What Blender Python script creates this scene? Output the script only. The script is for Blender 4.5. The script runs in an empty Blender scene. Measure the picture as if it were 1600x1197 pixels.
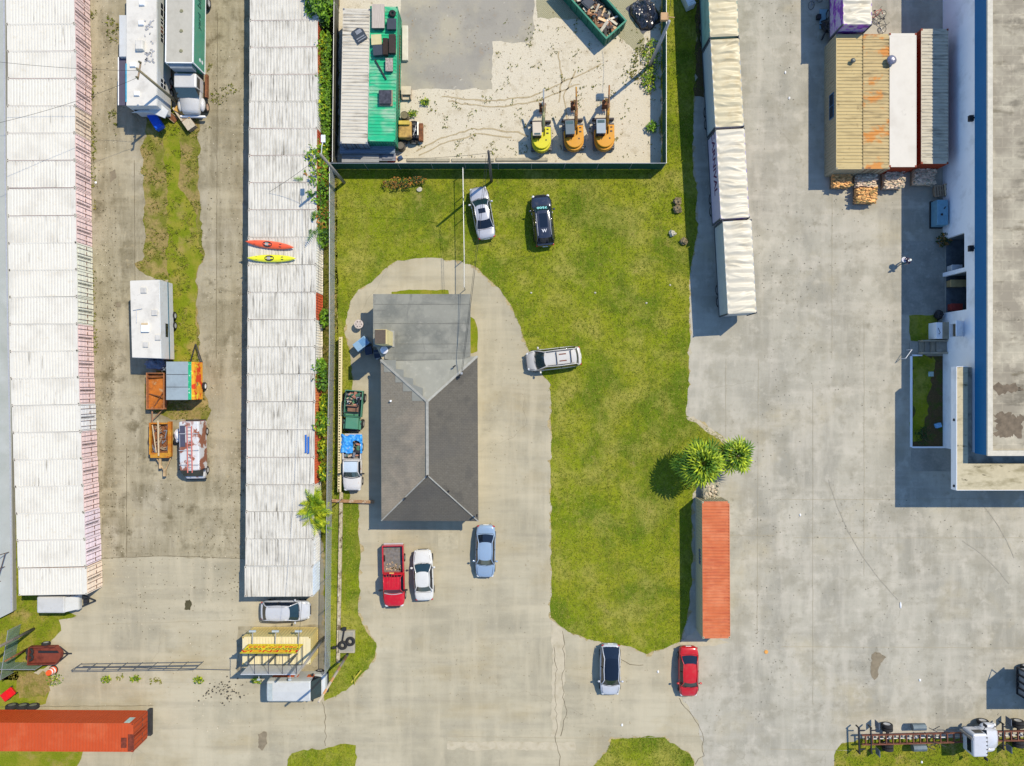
import bpy, bmesh, math, random
import numpy as np
from mathutils import Vector, Matrix, noise
from mathutils.geometry import tessellate_polygon
random.seed(7)
R = math.radians
# ------------------------------------------------------------------ camera, light, exposure
H = 69.0; F = 1166.0; CX = 800.0; CY = 598.0
scn = bpy.context.scene
col = bpy.data.collections.new("place"); scn.collection.children.link(col)
cam_d = bpy.data.cameras.new("camera"); cam = bpy.data.objects.new("camera", cam_d); col.objects.link(cam)
cam.location = (0, 0, H); cam.rotation_euler = (0, 0, 0)
cam_d.sensor_width = 36.0; cam_d.lens = F / 1600 * 36.0; cam_d.clip_start = 1.0; cam_d.clip_end = 2000
scn.camera = cam
SUNV = Vector((.56, .463, 1.0)).normalized()
SUN_EL = math.asin(SUNV.z); SUN_AZ = math.atan2(SUNV.x, SUNV.y)
wd = bpy.data.worlds.new("World"); scn.world = wd; wd.use_nodes = True
nt = wd.node_tree; nt.nodes.clear()
sky = nt.nodes.new("ShaderNodeTexSky"); sky.sky_type = 'NISHITA'; sky.sun_disc = False
sky.sun_elevation = SUN_EL; sky.sun_rotation = SUN_AZ; sky.ozone_density = 7.0; sky.dust_density = .1; sky.air_density = 1.0
bg = nt.nodes.new("ShaderNodeBackground"); bg.inputs[1].default_value = .15
ow = nt.nodes.new("ShaderNodeOutputWorld")
nt.links.new(sky.outputs[0], bg.inputs[0]); nt.links.new(bg.outputs[0], ow.inputs[0])
sd = bpy.data.lights.new("sun", 'SUN'); sd.energy = 3.35; sd.angle = R(.5); sd.color = (1, .90, .72)
so = bpy.data.objects.new("sun", sd); col.objects.link(so); so.location = SUNV * 100
so.rotation_euler = (-SUNV).to_track_quat('-Z', 'Y').to_euler()
scn.view_settings.view_transform = 'Standard'; scn.view_settings.look = 'None'
scn.view_settings.exposure = 0.60; scn.view_settings.gamma = 1
GAIN = 1.52          # display value of a sunlit level surface of albedo 1

def W(px, py, z=0.0):
    k = (H - z) / F
    return Vector(((px - CX) * k, (CY - py) * k, z))
def lin(c):
    return tuple(((v / 255 + .055) / 1.055) ** 2.4 if v > 10 else v / 255 / 12.92 for v in c)
def D(r, g, b):      # display colour -> surface albedo
    return tuple(min(.82, k * v / GAIN) for k, v in zip((1, .955, .87), lin((r, g, b))))

# ------------------------------------------------------------------ materials
MATS = {}
def mat(name, c, rough=.8, metal=0.0, v=.18, s=2.0, layers=(), bump=0.0, bs=30.0, objcol=False, world=False,
        island=0.0, coat=0.0, alpha=None, st=(1, 1, 1), spec=.3, brick=None, trans=0):
    if name in MATS: return MATS[name]
    m = bpy.data.materials.new(name); m.use_nodes = True; n = m.node_tree; N = n.nodes; L = n.links; N.clear()
    out = N.new("ShaderNodeOutputMaterial"); p = N.new("ShaderNodeBsdfPrincipled"); L.new(p.outputs[0], out.inputs[0])
    p.inputs['Roughness'].default_value = rough; p.inputs['Metallic'].default_value = metal
    p.inputs['Specular IOR Level'].default_value = spec
    p.inputs['Coat Weight'].default_value = coat; p.inputs['Coat Roughness'].default_value = .08
    tc = N.new("ShaderNodeTexCoord")
    if world:
        g = N.new("ShaderNodeNewGeometry"); vec = g.outputs['Position']
    else:
        oi0 = N.new("ShaderNodeObjectInfo"); ad = N.new("ShaderNodeVectorMath"); ad.operation = 'ADD'
        mm = N.new("ShaderNodeMath"); mm.operation = 'MULTIPLY'; mm.inputs[1].default_value = 97.0
        L.new(oi0.outputs['Random'], mm.inputs[0]); L.new(tc.outputs['Object'], ad.inputs[0]); L.new(mm.outputs[0], ad.inputs[1])
        vec = ad.outputs[0]
    def nz(scale, stretch, detail=5, dist=0.0):
        mp = N.new("ShaderNodeMapping"); L.new(vec, mp.inputs[0]); mp.inputs['Scale'].default_value = stretch
        t = N.new("ShaderNodeTexNoise"); t.inputs['Scale'].default_value = scale; t.inputs['Detail'].default_value = detail
        t.inputs['Roughness'].default_value = .62; t.inputs['Distortion'].default_value = dist
        L.new(mp.outputs[0], t.inputs[0]); return t.outputs[0]
    def rng(sock, lo, hi, a=0.0, b=1.0):
        r = N.new("ShaderNodeMapRange"); r.inputs[1].default_value = lo; r.inputs[2].default_value = hi
        r.inputs[3].default_value = a; r.inputs[4].default_value = b; L.new(sock, r.inputs[0]); return r.outputs[0]
    def mul(a, b):
        q = N.new("ShaderNodeMath"); q.operation = 'MULTIPLY'
        for i, x in enumerate((a, b)):
            if isinstance(x, (int, float)): q.inputs[i].default_value = x
            else: L.new(x, q.inputs[i])
        return q.outputs[0]
    def mixc(f, a, b, mode='MIX'):
        q = N.new("ShaderNodeMix"); q.data_type = 'RGBA'; q.blend_type = mode
        if isinstance(f, (int, float)): q.inputs[0].default_value = f
        else: L.new(f, q.inputs[0])
        for i, x in ((6, a), (7, b)):
            if isinstance(x, tuple): q.inputs[i].default_value = (*x[:3], 1)
            else: L.new(x, q.inputs[i])
        return q.outputs[2]
    if objcol:
        oi = N.new("ShaderNodeObjectInfo"); base = oi.outputs['Color']
    else: base = tuple(c)
    if v > 0:
        f = rng(nz(s, st), .3, .7, 1 - v, 1 + v)
        cmb = N.new("ShaderNodeCombineColor"); [L.new(f, cmb.inputs[i]) for i in range(3)]
        base = mixc(1.0, base, cmb.outputs[0], 'MULTIPLY')
    if island > 0:
        g2 = N.new("ShaderNodeNewGeometry"); f = rng(g2.outputs['Random Per Island'], 0, 1, 1 - island, 1 + island)
        cmb = N.new("ShaderNodeCombineColor"); L.new(f, cmb.inputs[1]); L.new(f, cmb.inputs[2])
        L.new(rng(g2.outputs['Random Per Island'], 0, 1, 1 - island * 1.3, 1 + island * 1.3), cmb.inputs[0])
        base = mixc(1.0, base, cmb.outputs[0], 'MULTIPLY')
    for ly in layers:
        kind = ly.get('k', 'noise')
        if kind == 'crack':
            vo = N.new("ShaderNodeTexVoronoi"); vo.feature = 'DISTANCE_TO_EDGE'; vo.inputs['Scale'].default_value = ly['s']
            wn = N.new("ShaderNodeTexNoise"); wn.inputs['Scale'].default_value = ly['s'] * 3; wn.inputs['Detail'].default_value = 6
            L.new(vec, wn.inputs[0]); av = N.new("ShaderNodeVectorMath"); av.operation = 'MULTIPLY_ADD'
            av.inputs[1].default_value = (ly.get('warp', 2.0),) * 3
            L.new(wn.outputs[1], av.inputs[0]); L.new(vec, av.inputs[2]); L.new(av.outputs[0], vo.inputs[0])
            f = rng(vo.outputs[0], 0, ly['w'], 1, 0)
            f = mul(f, rng(nz(ly['s'] * .8, (1, 1, 1), 2), .5, .62))
        elif kind == 'wave':
            wv = N.new("ShaderNodeTexWave"); wv.bands_direction = ly.get('dir', 'X'); wv.inputs['Scale'].default_value = ly['s']
            wv.inputs['Distortion'].default_value = ly.get('dist', 0.0); L.new(tc.outputs['Object'] if not world else vec, wv.inputs[0])
            f = rng(wv.outputs[1], ly['lo'], ly['hi'])
        else:
            f = rng(nz(ly['s'], ly.get('st', (1, 1, 1)), ly.get('d', 5), ly.get('dist', 0.0)), ly['lo'], ly['hi'])
        if 'm' in ly:
            f = mul(f, rng(nz(ly['m'][0], (1, 1, 1), 2), ly['m'][1], ly['m'][2]))
        f = mul(f, ly.get('a', 1.0))
        base = mixc(f, base, tuple(ly['c']), ly.get('mode', 'MIX'))
    if brick:
        bt = N.new("ShaderNodeTexBrick"); L.new(vec if world else tc.outputs['Object'], bt.inputs[0])
        bt.inputs['Scale'].default_value = brick[0]; bt.inputs['Brick Width'].default_value = brick[1]; bt.inputs['Row Height'].default_value = brick[2]
        bt.inputs['Mortar Size'].default_value = brick[3]; bt.inputs['Color1'].default_value = (1, 1, 1, 1); bt.inputs['Color2'].default_value = (.9, .9, .9, 1)
        bt.inputs['Mortar'].default_value = (*brick[4], 1)
        base = mixc(brick[5], base, bt.outputs[0], 'MULTIPLY')
    if isinstance(base, tuple): p.inputs['Base Color'].default_value = (*base, 1)
    else: L.new(base, p.inputs['Base Color'])
    if bump > 0:
        b = N.new("ShaderNodeBump"); b.inputs['Strength'].default_value = min(1, bump); b.inputs['Distance'].default_value = .05
        L.new(nz(bs, (1, 1, 1), 4), b.inputs['Height']); L.new(b.outputs[0], p.inputs['Normal'])
    if alpha is not None: p.inputs['Alpha'].default_value = alpha
    if trans:
        p.inputs['Transmission Weight'].default_value = trans
    MATS[name] = m; return m
def dirt(c, s, lo=.55, hi=.75, a=.6, **k): return dict(c=c, s=s, lo=lo, hi=hi, a=a, **k)

GRIME = D(90, 84, 70)
def paint(name, c, rough=.35, v=.05, coat=.5, lay=()):
    return mat(name, c, rough=rough, v=v, s=1.5, coat=coat, spec=.5,
               layers=[dirt(D(150, 140, 120), 3.0, .5, .8, .25), *lay])
M_ = {}
black = mat("black_plastic", (.02, .02, .022), .5, v=.3)
rubber = mat("tyre_rubber", (.022, .021, .02), .85, v=.3, s=8)
steel = mat("bare_steel", (.32, .32, .31), .4, .7, v=.2, s=6)
alum = mat("dull_aluminium", (.5, .5, .5), .45, .4, v=.12, s=5)
glass = mat("car_glass", (.012, .03, .035), .06, v=.2, s=1.2, spec=.8)
glass2 = mat("tinted_glass", (.006, .010, .018), .05, v=.1, s=1.2, spec=.7)
redl = mat("tail_light_red", (.35, .01, .01), .2, v=0, coat=.5)
whitel = mat("head_lamp_clear", (.55, .56, .55), .1, v=0, coat=.5)
white_p = mat("white_paint", (.72, .72, .7), .5, v=.05, s=2, layers=[dirt(D(150, 145, 130), 2.5, .52, .8, .35)])
wood = mat("weathered_wood", (.30, .22, .14), .85, v=.3, s=4, st=(1, 8, 8), bump=.3, bs=20)
wood_pale = mat("pale_new_wood", (.52, .40, .24), .8, v=.25, s=5, st=(1, 6, 6))
pole_wood = mat("grey_pole_wood", (.24, .22, .19), .85, v=.25, s=6, st=(4, 4, .4))
rusty = mat("rusted_steel", (.19, .075, .03), .9, v=.45, s=4, layers=[dirt((.06, .03, .02), 5, .5, .7, .7)])
conc = mat("cast_concrete", D(190, 185, 168), .9, v=.12, s=2, layers=[dirt(D(110, 105, 90), 1.2, .5, .75, .5)], bump=.2)
wire_m = mat("black_cable", (.02, .02, .02), .6, v=0)

# ------------------------------------------------------------------ mesh builder
class MB:
    def __init__(s): s.v = []; s.f = []; s.mi = []; s.M = Matrix.Identity(4)
    def add(s, vs, fs, mi=0):
        o = len(s.v); s.v += [tuple(s.M @ Vector(v)) for v in vs]
        for f in fs: s.f.append(tuple(i + o for i in f)); s.mi.append(mi)
        return s
    def box(s, x0, x1, y0, y1, z0, z1, mi=0):
        return s.add([(x0, y0, z0), (x1, y0, z0), (x1, y1, z0), (x0, y1, z0), (x0, y0, z1), (x1, y0, z1), (x1, y1, z1), (x0, y1, z1)],
                     [(0, 3, 2, 1), (4, 5, 6, 7), (0, 1, 5, 4), (1, 2, 6, 5), (2, 3, 7, 6), (3, 0, 4, 7)], mi)
    def cbox(s, c, sz, rz=0, mi=0, rx=0, ry=0):
        M0 = s.M; s.M = M0 @ Matrix.Translation(c) @ Matrix.Rotation(rz, 4, 'Z') @ Matrix.Rotation(ry, 4, 'Y') @ Matrix.Rotation(rx, 4, 'X')
        s.box(-sz[0] / 2, sz[0] / 2, -sz[1] / 2, sz[1] / 2, -sz[2] / 2, sz[2] / 2, mi); s.M = M0; return s
    def taper(s, c, s0, s1, z0, z1, off=(0, 0), mi=0):
        a, b = s0[0] / 2, s0[1] / 2; d, e = s1[0] / 2, s1[1] / 2; x, y = c; ox, oy = off
        return s.add([(x - a, y - b, z0), (x + a, y - b, z0), (x + a, y + b, z0), (x - a, y + b, z0),
                      (x + ox - d, y + oy - e, z1), (x + ox + d, y + oy - e, z1), (x + ox + d, y + oy + e, z1), (x + ox - d, y + oy + e, z1)],
                     [(0, 3, 2, 1), (4, 5, 6, 7), (0, 1, 5, 4), (1, 2, 6, 5), (2, 3, 7, 6), (3, 0, 4, 7)], mi)
    def tube(s, pts, r, n=6, mi=0, r1=None):
        pts = [Vector(p) for p in pts]; rings = []
        for i, p in enumerate(pts):
            d = (pts[min(i + 1, len(pts) - 1)] - pts[max(i - 1, 0)])
            if d.length < 1e-6: d = Vector((0, 0, 1))
            d.normalize(); a = d.orthogonal().normalized() if i == 0 else (rings_a - d * rings_a.dot(d)).normalized()
            rings_a = a; b = d.cross(a)
            rr = r if r1 is None else r + (r1 - r) * i / (len(pts) - 1)
            rings.append([p + (a * math.cos(t) + b * math.sin(t)) * rr for t in [2 * math.pi * k / n for k in range(n)]])
        vs = [v for rg in rings for v in rg]; fs = []
        for i in range(len(pts) - 1):
            for k in range(n):
                fs.append((i * n + k, i * n + (k + 1) % n, (i + 1) * n + (k + 1) % n, (i + 1) * n + k))
        fs.append(tuple(range(n - 1, -1, -1))); fs.append(tuple((len(pts) - 1) * n + k for k in range(n)))
        return s.add(vs, fs, mi)
    def bar(s, a, b, r, n=6, mi=0): return s.tube([a, b], r, n, mi)
    def beam(s, a, b, w, h, mi=0):       # rectangular section between two points
        a, b = Vector(a), Vector(b); d = b - a; L = d.length; q = d.to_track_quat('X', 'Z').to_matrix().to_4x4()
        M0 = s.M; s.M = M0 @ Matrix.Translation((a + b) / 2) @ q; s.box(-L / 2, L / 2, -w / 2, w / 2, -h / 2, h / 2, mi); s.M = M0; return s
    def cyl(s, c, r, z0, z1, n=16, r1=None, mi=0):
        r1 = r if r1 is None else r1
        vs = [(c[0] + math.cos(2 * math.pi * k / n) * r, c[1] + math.sin(2 * math.pi * k / n) * r, z0) for k in range(n)] + \
             [(c[0] + math.cos(2 * math.pi * k / n) * r1, c[1] + math.sin(2 * math.pi * k / n) * r1, z1) for k in range(n)]
        return s.add(vs, [(k, (k + 1) % n, n + (k + 1) % n, n + k) for k in range(n)] + [tuple(range(n - 1, -1, -1)), tuple(range(n, 2 * n))], mi)
    def prism(s, poly, z0, z1, mi=0):
        n = len(poly)
        if sum(poly[i][0] * poly[(i + 1) % n][1] - poly[(i + 1) % n][0] * poly[i][1] for i in range(n)) < 0: poly = poly[::-1]
        vs = [(p[0], p[1], z0) for p in poly] + [(p[0], p[1], z1) for p in poly]
        return s.add(vs, [(k, (k + 1) % n, n + (k + 1) % n, n + k) for k in range(n)] + [tuple(range(n - 1, -1, -1)), tuple(range(n, 2 * n))], mi)
    def sheet(s, poly, z, mi=0):
        tr = tessellate_polygon([[Vector((p[0], p[1], 0)) for p in poly]]); vs = [(p[0], p[1], z) for p in poly]; fs = []
        for t in tr:
            a, b, c = [Vector(vs[i]) for i in t]
            fs.append(t if (b - a).cross(c - a).z > 0 else t[::-1])
        return s.add(vs, fs, mi)
    def torus(s, c, R1, r, axis='Z', n=18, m=8, mi=0):
        vs = []; fs = []
        for i in range(n):
            t = 2 * math.pi * i / n
            for j in range(m):
                u = 2 * math.pi * j / m; q = R1 + r * math.cos(u); p = (q * math.cos(t), q * math.sin(t), r * math.sin(u))
                if axis == 'Y': p = (p[0], p[2], p[1])
                elif axis == 'X': p = (p[2], p[0], p[1])
                vs.append((c[0] + p[0], c[1] + p[1], c[2] + p[2])); fs.append((i * m + j, ((i + 1) % n) * m + j, ((i + 1) % n) * m + (j + 1) % m, i * m + (j + 1) % m))
        return s.add(vs, fs, mi)
    def blob(s, c, r, seed=0, amp=.25, n=10, mi=0, fr=1.3):
        rx, ry, rz = r if isinstance(r, (tuple, list)) else (r, r, r); vs = []; fs = []; m = n * 2
        for i in range(n + 1):
            ph = math.pi * i / n
            for j in range(m):
                t = 2 * math.pi * j / m; d = Vector((math.sin(ph) * math.cos(t), math.sin(ph) * math.sin(t), math.cos(ph)))
                k = 1 + amp * noise.noise(d * fr + Vector((seed * 7.1, seed * 3.3, seed)))
                vs.append((c[0] + d.x * rx * k, c[1] + d.y * ry * k, c[2] + d.z * rz * k))
        for i in range(n):
            for j in range(m): fs.append((i * m + j, (i + 1) * m + j, (i + 1) * m + (j + 1) % m, i * m + (j + 1) % m))
        return s.add(vs, fs, mi)
    def corr(s, o, u, v, nrm, L, Hh, pitch, dep, mi=0, bottom=.38, slope=.14):
        """trapezoid corrugation: runs along u (length L), ribs along v (length Hh), cut inward along -nrm"""
        o, u, v, nrm = Vector(o), Vector(u), Vector(v), Vector(nrm); n = max(1, round(L / pitch)); p = L / n; pts = []
        for i in range(n):
            b = i * p; pts += [(b, 0), (b + p * (.5 - bottom / 2 - slope / 2), 0), (b + p * (.5 - bottom / 2 + slope / 2), -dep), (b + p * (.5 + bottom / 2 - slope / 2), -dep), (b + p * (.5 + bottom / 2 + slope / 2), 0)]
        pts.append((L, 0)); vs = []
        for a, h in pts: vs += [o + u * a + nrm * h, o + u * a + nrm * h + v * Hh]
        flip = u.cross(v).dot(nrm) < 0; fs = []
        for i in range(len(pts) - 1):
            f = (2 * i, 2 * i + 2, 2 * i + 3, 2 * i + 1); fs.append(f[::-1] if flip else f)
        return s.add(vs, fs, mi)
    def build(s, name, mats, parent=None, smooth=False, bevel=0, color=None, label=None, loc=None, rz=0):
        me = bpy.data.meshes.new(name); me.from_pydata(s.v, [], s.f)
        if not isinstance(mats, (list, tuple)): mats = [mats]
        for m in mats: me.materials.append(m)
        if len(mats) > 1: me.polygons.foreach_set("material_index", s.mi)
        if smooth: me.polygons.foreach_set("use_smooth", [True] * len(s.f))
        me.update(); o = bpy.data.objects.new(name, me); col.objects.link(o)
        if parent: o.parent = parent
        if loc is not None: o.location = loc
        o.rotation_euler.z = rz
        if bevel:
            b = o.modifiers.new("bevel", 'BEVEL'); b.width = bevel; b.segments = 2; b.limit_method = 'ANGLE'
        if color is not None: o.color = (*color, 1)
        if label: o['label'] = label
        return o
def T(name, label, cat, loc=(0, 0, 0), rz=0, group=None):
    o = bpy.data.objects.new(name, None); o.empty_display_size = .2; col.objects.link(o)
    o.location = loc; o.rotation_euler.z = rz; o['label'] = label; o['category'] = cat
    if group: o['group'] = group
    return o
def tag(o, label=None, cat=None, group=None, kind=None):
    if label: o['label'] = label
    if cat: o['category'] = cat
    if group: o['group'] = group
    if kind: o['kind'] = kind
    return o
def kids(o): return [c for c in col.objects if c.parent is o]
KID = {}
def tree_index():
    KID.clear()
    for c in col.objects:
        if c.parent: KID.setdefault(c.parent.name, []).append(c)
def dup(o, parent=None):
    c = o.copy(); col.objects.link(c); c.parent = parent
    for k in KID.get(o.name, []): dup(k, c)
    return c
def text_obj(txt, size, m, parent, loc, rot, name='lettering', ext=.004, sx=1.0, align='CENTER'):
    cu = bpy.data.curves.new(name, 'FONT'); cu.body = txt; cu.size = size; cu.extrude = ext; cu.align_x = align; cu.align_y = 'CENTER'; cu.resolution_u = 2
    cu.offset = size * .02
    t = bpy.data.objects.new(name + "_src", cu); col.objects.link(t)
    bpy.context.view_layer.update()
    dg = bpy.context.evaluated_depsgraph_get(); me = bpy.data.meshes.new_from_object(t.evaluated_get(dg))
    bpy.data.objects.remove(t); me.name = name; me.materials.clear(); me.materials.append(m)
    o = bpy.data.objects.new(name, me); col.objects.link(o); o.parent = parent; o.location = loc; o.rotation_euler = rot; o.scale = (sx, 1, 1)
    return o

# ------------------------------------------------------------------ ground
def jag(pts, step=.35, amp=.18, z=0.0, seed=0):
    P = [W(*p) for p in pts]; out = []
    for i in range(len(P)):
        a, b = P[i], P[(i + 1) % len(P)]; L = (b - a).length; n = max(1, int(L / step)); d = (b - a) / max(L, 1e-6); nn = Vector((-d.y, d.x, 0))
        for k in range(n):
            q = a + (b - a) * (k / n)
            w = amp * (noise.noise(q * .9 + Vector((seed * 5.0, 0, 0))) + .7 * noise.noise(q * 3.1) + .5 * noise.noise(q * 8.0)) * 1.3
            q2 = q + nn * w; out.append((q2.x, q2.y))
    return out
def inpoly(P, xs, ys):
    P = np.array(P); x0, y0 = P[:, 0], P[:, 1]; x1, y1 = np.roll(x0, -1), np.roll(y0, -1); c = np.zeros(len(xs), bool)
    for a, b, d, e in zip(x0, y0, x1, y1):
        k = ((b > ys) != (e > ys))
        if abs(e - b) < 1e-12: continue
        c ^= k & (xs < (d - a) * (ys - b) / (e - b) + a)
    return c
def streaks(a1, a2, d1, d2):
    a1 *= 1.25; a2 *= 1.2
    return [dirt(d1, .35, .46, .66, a1, st=(.16, 1.5, 1), d=8), dirt(d1, .35, .48, .68, a1, st=(1.7, .14, 1), d=8), dirt(d2, .5, .5, .66, a2, st=(.2, 1.3, 1), d=8), dirt(d2, .55, .5, .66, a2, st=(1.4, .18, 1), d=8),
            dirt(d1, 2.6, .56, .70, a1, d=8, m=(.25, .45, .6)), dirt(d2, 9, .58, .70, .45), dirt(d1, 12, .60, .72, .4)]
grey_lay = [dirt(D(212, 209, 196), .10, .46, .58, .75), dirt(D(170, 169, 159), .13, .47, .60, .85, st=(1.8, .7, 1)), dirt(D(200, 190, 160), .12, .55, .68, .6)] + streaks(.34, .45, D(170, 168, 156), D(214, 210, 198)) + [dirt(D(168, 165, 150), .45, .5, .62, .5, d=9), dirt(D(220, 216, 204), .7, .54, .66, .5, d=9), dirt(D(150, 146, 130), 1.8, .58, .70, .5, d=8, m=(.13, .45, .58))] + [
            dirt(D(120, 116, 104), 1.1, .66, .78, .5), dict(k='crack', c=D(140, 135, 118), s=.09, w=.003, a=.3, warp=2.5)]
asph_lay = [dirt(D(212, 206, 184), .09, .45, .58, .85), dirt(D(174, 170, 152), .15, .46, .62, .8), dirt(D(150, 144, 124), 1.0, .60, .74, .5, d=8, m=(.16, .46, .58)), dirt(D(188, 174, 138), .11, .52, .68, .6, st=(1, 2, 1)),
            dirt(D(150, 146, 130), 1.3, .55, .78, .5, m=(.12, .45, .6)), dirt(D(222, 216, 200), 3.0, .62, .72, .5, m=(.3, .45, .6)),
            dirt(D(160, 156, 142), .6, .50, .72, .45, st=(.12, 1.6, 1)), dirt(D(168, 163, 146), .6, .55, .75, .35, st=(1.6, .1, 1)), dirt(D(95, 90, 75), 1.6, .70, .80, .35),
            *streaks(.3, .4, D(176, 170, 148), D(216, 208, 184)), dict(k='crack', c=D(130, 123, 104), s=.09, w=.003, a=.35, warp=2.5)]
m_asph = mat("sunbleached_pavement", D(200, 194, 172), .92, v=.05, s=14, world=True, layers=asph_lay, bump=.25, bs=12, spec=.15)
m_grey = mat("worn_grey_pavement", D(196, 194, 182), .92, v=.05, s=14, world=True, layers=grey_lay, bump=.25, bs=12, spec=.15)
m_lane = mat("dirty_lane_concrete", D(182, 175, 152), .92, v=.09, s=11, world=True, spec=.15, bump=.3, bs=9, layers=[
    dirt(D(196, 190, 172), .16, .46, .62, .75, st=(1.6, .7, 1)), dirt(D(144, 137, 114), .3, .46, .62, .8, st=(2.0, .45, 1), d=8), dirt(D(204, 198, 176), .8, .54, .68, .7, st=(1.6, .4, 1), d=8), *streaks(.4, .45, D(146, 138, 112), D(206, 198, 172)), dirt(D(108, 100, 76), .9, .50, .68, .75, m=(.2, .42, .56)), dirt(D(96, 90, 66), 2.2, .58, .70, .5, m=(.3, .46, .58)),
    dirt(D(205, 190, 155), 1.7, .58, .72, .6, m=(.35, .45, .58)), dirt(D(90, 82, 62), 2.4, .66, .76, .5), dict(k='crack', c=D(105, 96, 70), s=.16, w=.004, a=.5, warp=2.0)])
m_slab = mat("grey_yard_slab", D(178, 175, 166), .9, v=.05, s=12, world=True, spec=.15, layers=[dirt(D(198, 192, 172), .25, .45, .62, .8), dirt(D(160, 158, 152), .4, .5, .66, .6), dirt(D(226, 222, 208), 2.4, .62, .7, .6, m=(.3, .45, .6)), dirt(D(190, 165, 130), .8, .62, .72, .4)])
m_sand = mat("crushed_coral_sand", D(232, 225, 206), .95, v=.12, s=9, world=True, spec=.1, bump=.6, bs=7, layers=[dirt(D(234, 226, 204), .3, .45, .65, .6), dirt(D(190, 178, 150), .9, .54, .72, .6), dirt(D(140, 122, 84), 2.6, .6, .72, .6), dirt(D(236, 228, 206), 5, .6, .7, .6)])
grass_l = [dirt(D(160, 166, 46), .14, .42, .58, .8), dirt(D(100, 128, 30), .20, .46, .60, .85, dist=.8), dirt(D(182, 178, 92), .30, .48, .64, .7), dirt(D(176, 160, 104), .5, .62, .74, .7), dirt(D(150, 150, 60), 1.0, .52, .66, .5, st=(2.2, .25, 1)), dirt(D(96, 112, 30), 1.4, .50, .66, .55),
           dirt(D(182, 176, 92), 4.5, .54, .68, .55), dirt(D(78, 98, 22), 6.5, .58, .70, .5), dirt(D(176, 158, 92), .8, .66, .76, .55)]
m_grass = mat("mown_lawn", D(140, 158, 32), .95, v=.26, s=16, world=True, layers=grass_l, bump=1.0, bs=9, spec=.1)
m_grass2 = mat("bright_verge_grass", D(132, 148, 34), .95, v=.26, s=12, world=True, layers=[dirt(D(168, 162, 66), .7, .45, .62, .75), dirt(D(186, 164, 104), .5, .52, .66, .8), dirt(D(80, 110, 20), 4, .55, .7, .5)], bump=1.0, bs=9, spec=.1)
m_weed = mat("weedy_dirt", D(164, 148, 96), .95, v=.25, s=6, world=True, layers=[dirt(D(122, 132, 40), .5, .46, .58, .85), dirt(D(198, 174, 118), .8, .52, .66, .7), dirt(D(92, 84, 48), 2.2, .56, .7, .6), dirt(D(112, 128, 30), 3.2, .55, .66, .6)], bump=1.0, bs=7, spec=.1)
m_soil = mat("dark_soil", D(104, 88, 58), .95, v=.3, s=8, world=True, layers=[dirt(D(82, 102, 30), 1.2, .5, .62, .8), dirt(D(150, 128, 84), 4, .6, .7, .6)], bump=.8, bs=9)
m_walk = mat("trowelled_walk_concrete", D(176, 176, 168), .9, v=.1, s=5, world=True, layers=[dirt(D(130, 130, 124), .5, .45, .7, .7), dirt(D(208, 208, 200), 1.6, .56, .7, .5)], spec=.15)
m_joint = mat("joint_filler", D(120, 112, 92), .95, v=.25, s=4, world=True)
m_jlight = mat("pale_patch_concrete", D(212, 204, 182), .95, v=.1, s=3, world=True, layers=[dirt(D(178, 168, 140), 1.5, .5, .7, .7)])

b = MB(); b.sheet([(-260, -260), (260, -260), (260, 260), (-260, 260)], 0); tag(b.build('pavement', m_asph), 'pale sun-bleached pavement covering the whole site', kind='structure')
REG = {}
m_fringe = mat('fringe_soil', D(196, 180, 138), .95, v=.25, s=6, world=True, layers=[dirt(D(150, 136, 88), 2.0, .5, .62, .8), dirt(D(220, 208, 176), 4, .55, .66, .7)])
def region(name, pts, m, lvl, kind='structure', amp=.18, step=.35, label=None, seed=0):
    P = jag(pts, step, amp, seed=seed); b = MB(); b.sheet(P, .004 * lvl); o = b.build(name, m); tag(o, label, kind=kind)
    REG.setdefault(name, []).append(P); return P
region('lane', [(100, -40), (402, -40), (399, 500), (394, 871), (300, 872), (240, 868), (160, 873), (152, 700)], m_lane, 1, amp=.12)
region('yard_pavement', [(1072, 650), (1075, 600), (1078, 520), (1076, 440), (1081, 410), (1089, 368), (1088, 300), (1082, 250), (1088, 100), (1092, -60), (1700, -60), (1700, 1240), (1100, 1240), (1098, 1160), (1090, 1125), (1065, 1090), (1075, 1012), (1068, 985), (1077, 950), (1082, 870), (1080, 790), (1092, 660)], m_grey, 1, amp=.2)
region('yard_sand', [(526, -40), (1036, -40), (1034, 264), (526, 264)], m_sand, 1, amp=.05)
region('yard_slab', [(626, -40), (834, -40), (834, 62), (800, 68), (770, 64), (769, 138), (626, 140)], m_slab, 2, amp=.12)
LAWN_PTS = [(527, 261), (1033, 261), (1033, -40), (1092, -40), (1088, 100), (1084, 160), (1082, 250), (1088, 300), (1089, 368), (1081, 410), (1076, 440), (1078, 520), (1075, 600), (1072, 650), (1092, 660), (1125, 678), (1138, 700), (1120, 742), (1088, 752), (1080, 790), (1082, 870), (1077, 950), (1068, 985), (1062, 1004), (1040, 1012), (1012, 1020), (985, 1010), (935, 1002), (900, 992), (876, 978), (861, 965), (861, 600), (850, 588), (838, 562), (824, 545), (814, 510), (800, 480), (780, 450), (760, 432), (742, 416), (720, 408), (690, 404), (650, 402), (622, 408), (602, 418), (580, 440), (560, 452), (548, 470), (541, 500), (538, 525), (527, 525), (525, 400)]
LAWN = region('lawn', LAWN_PTS, m_grass, 2, 'stuff', amp=.13, label='mown yellow-green lawn around the small house')
SW_PTS = [(524, 520), (539, 520), (549, 562), (551, 605), (546, 640), (546, 780), (560, 788), (562, 860), (560, 960), (572, 986), (588, 1004), (586, 1028), (562, 1058), (540, 1078), (508, 1094), (504, 1078), (508, 1040), (506, 840), (500, 838), (500, 820), (516, 800)]
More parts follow.
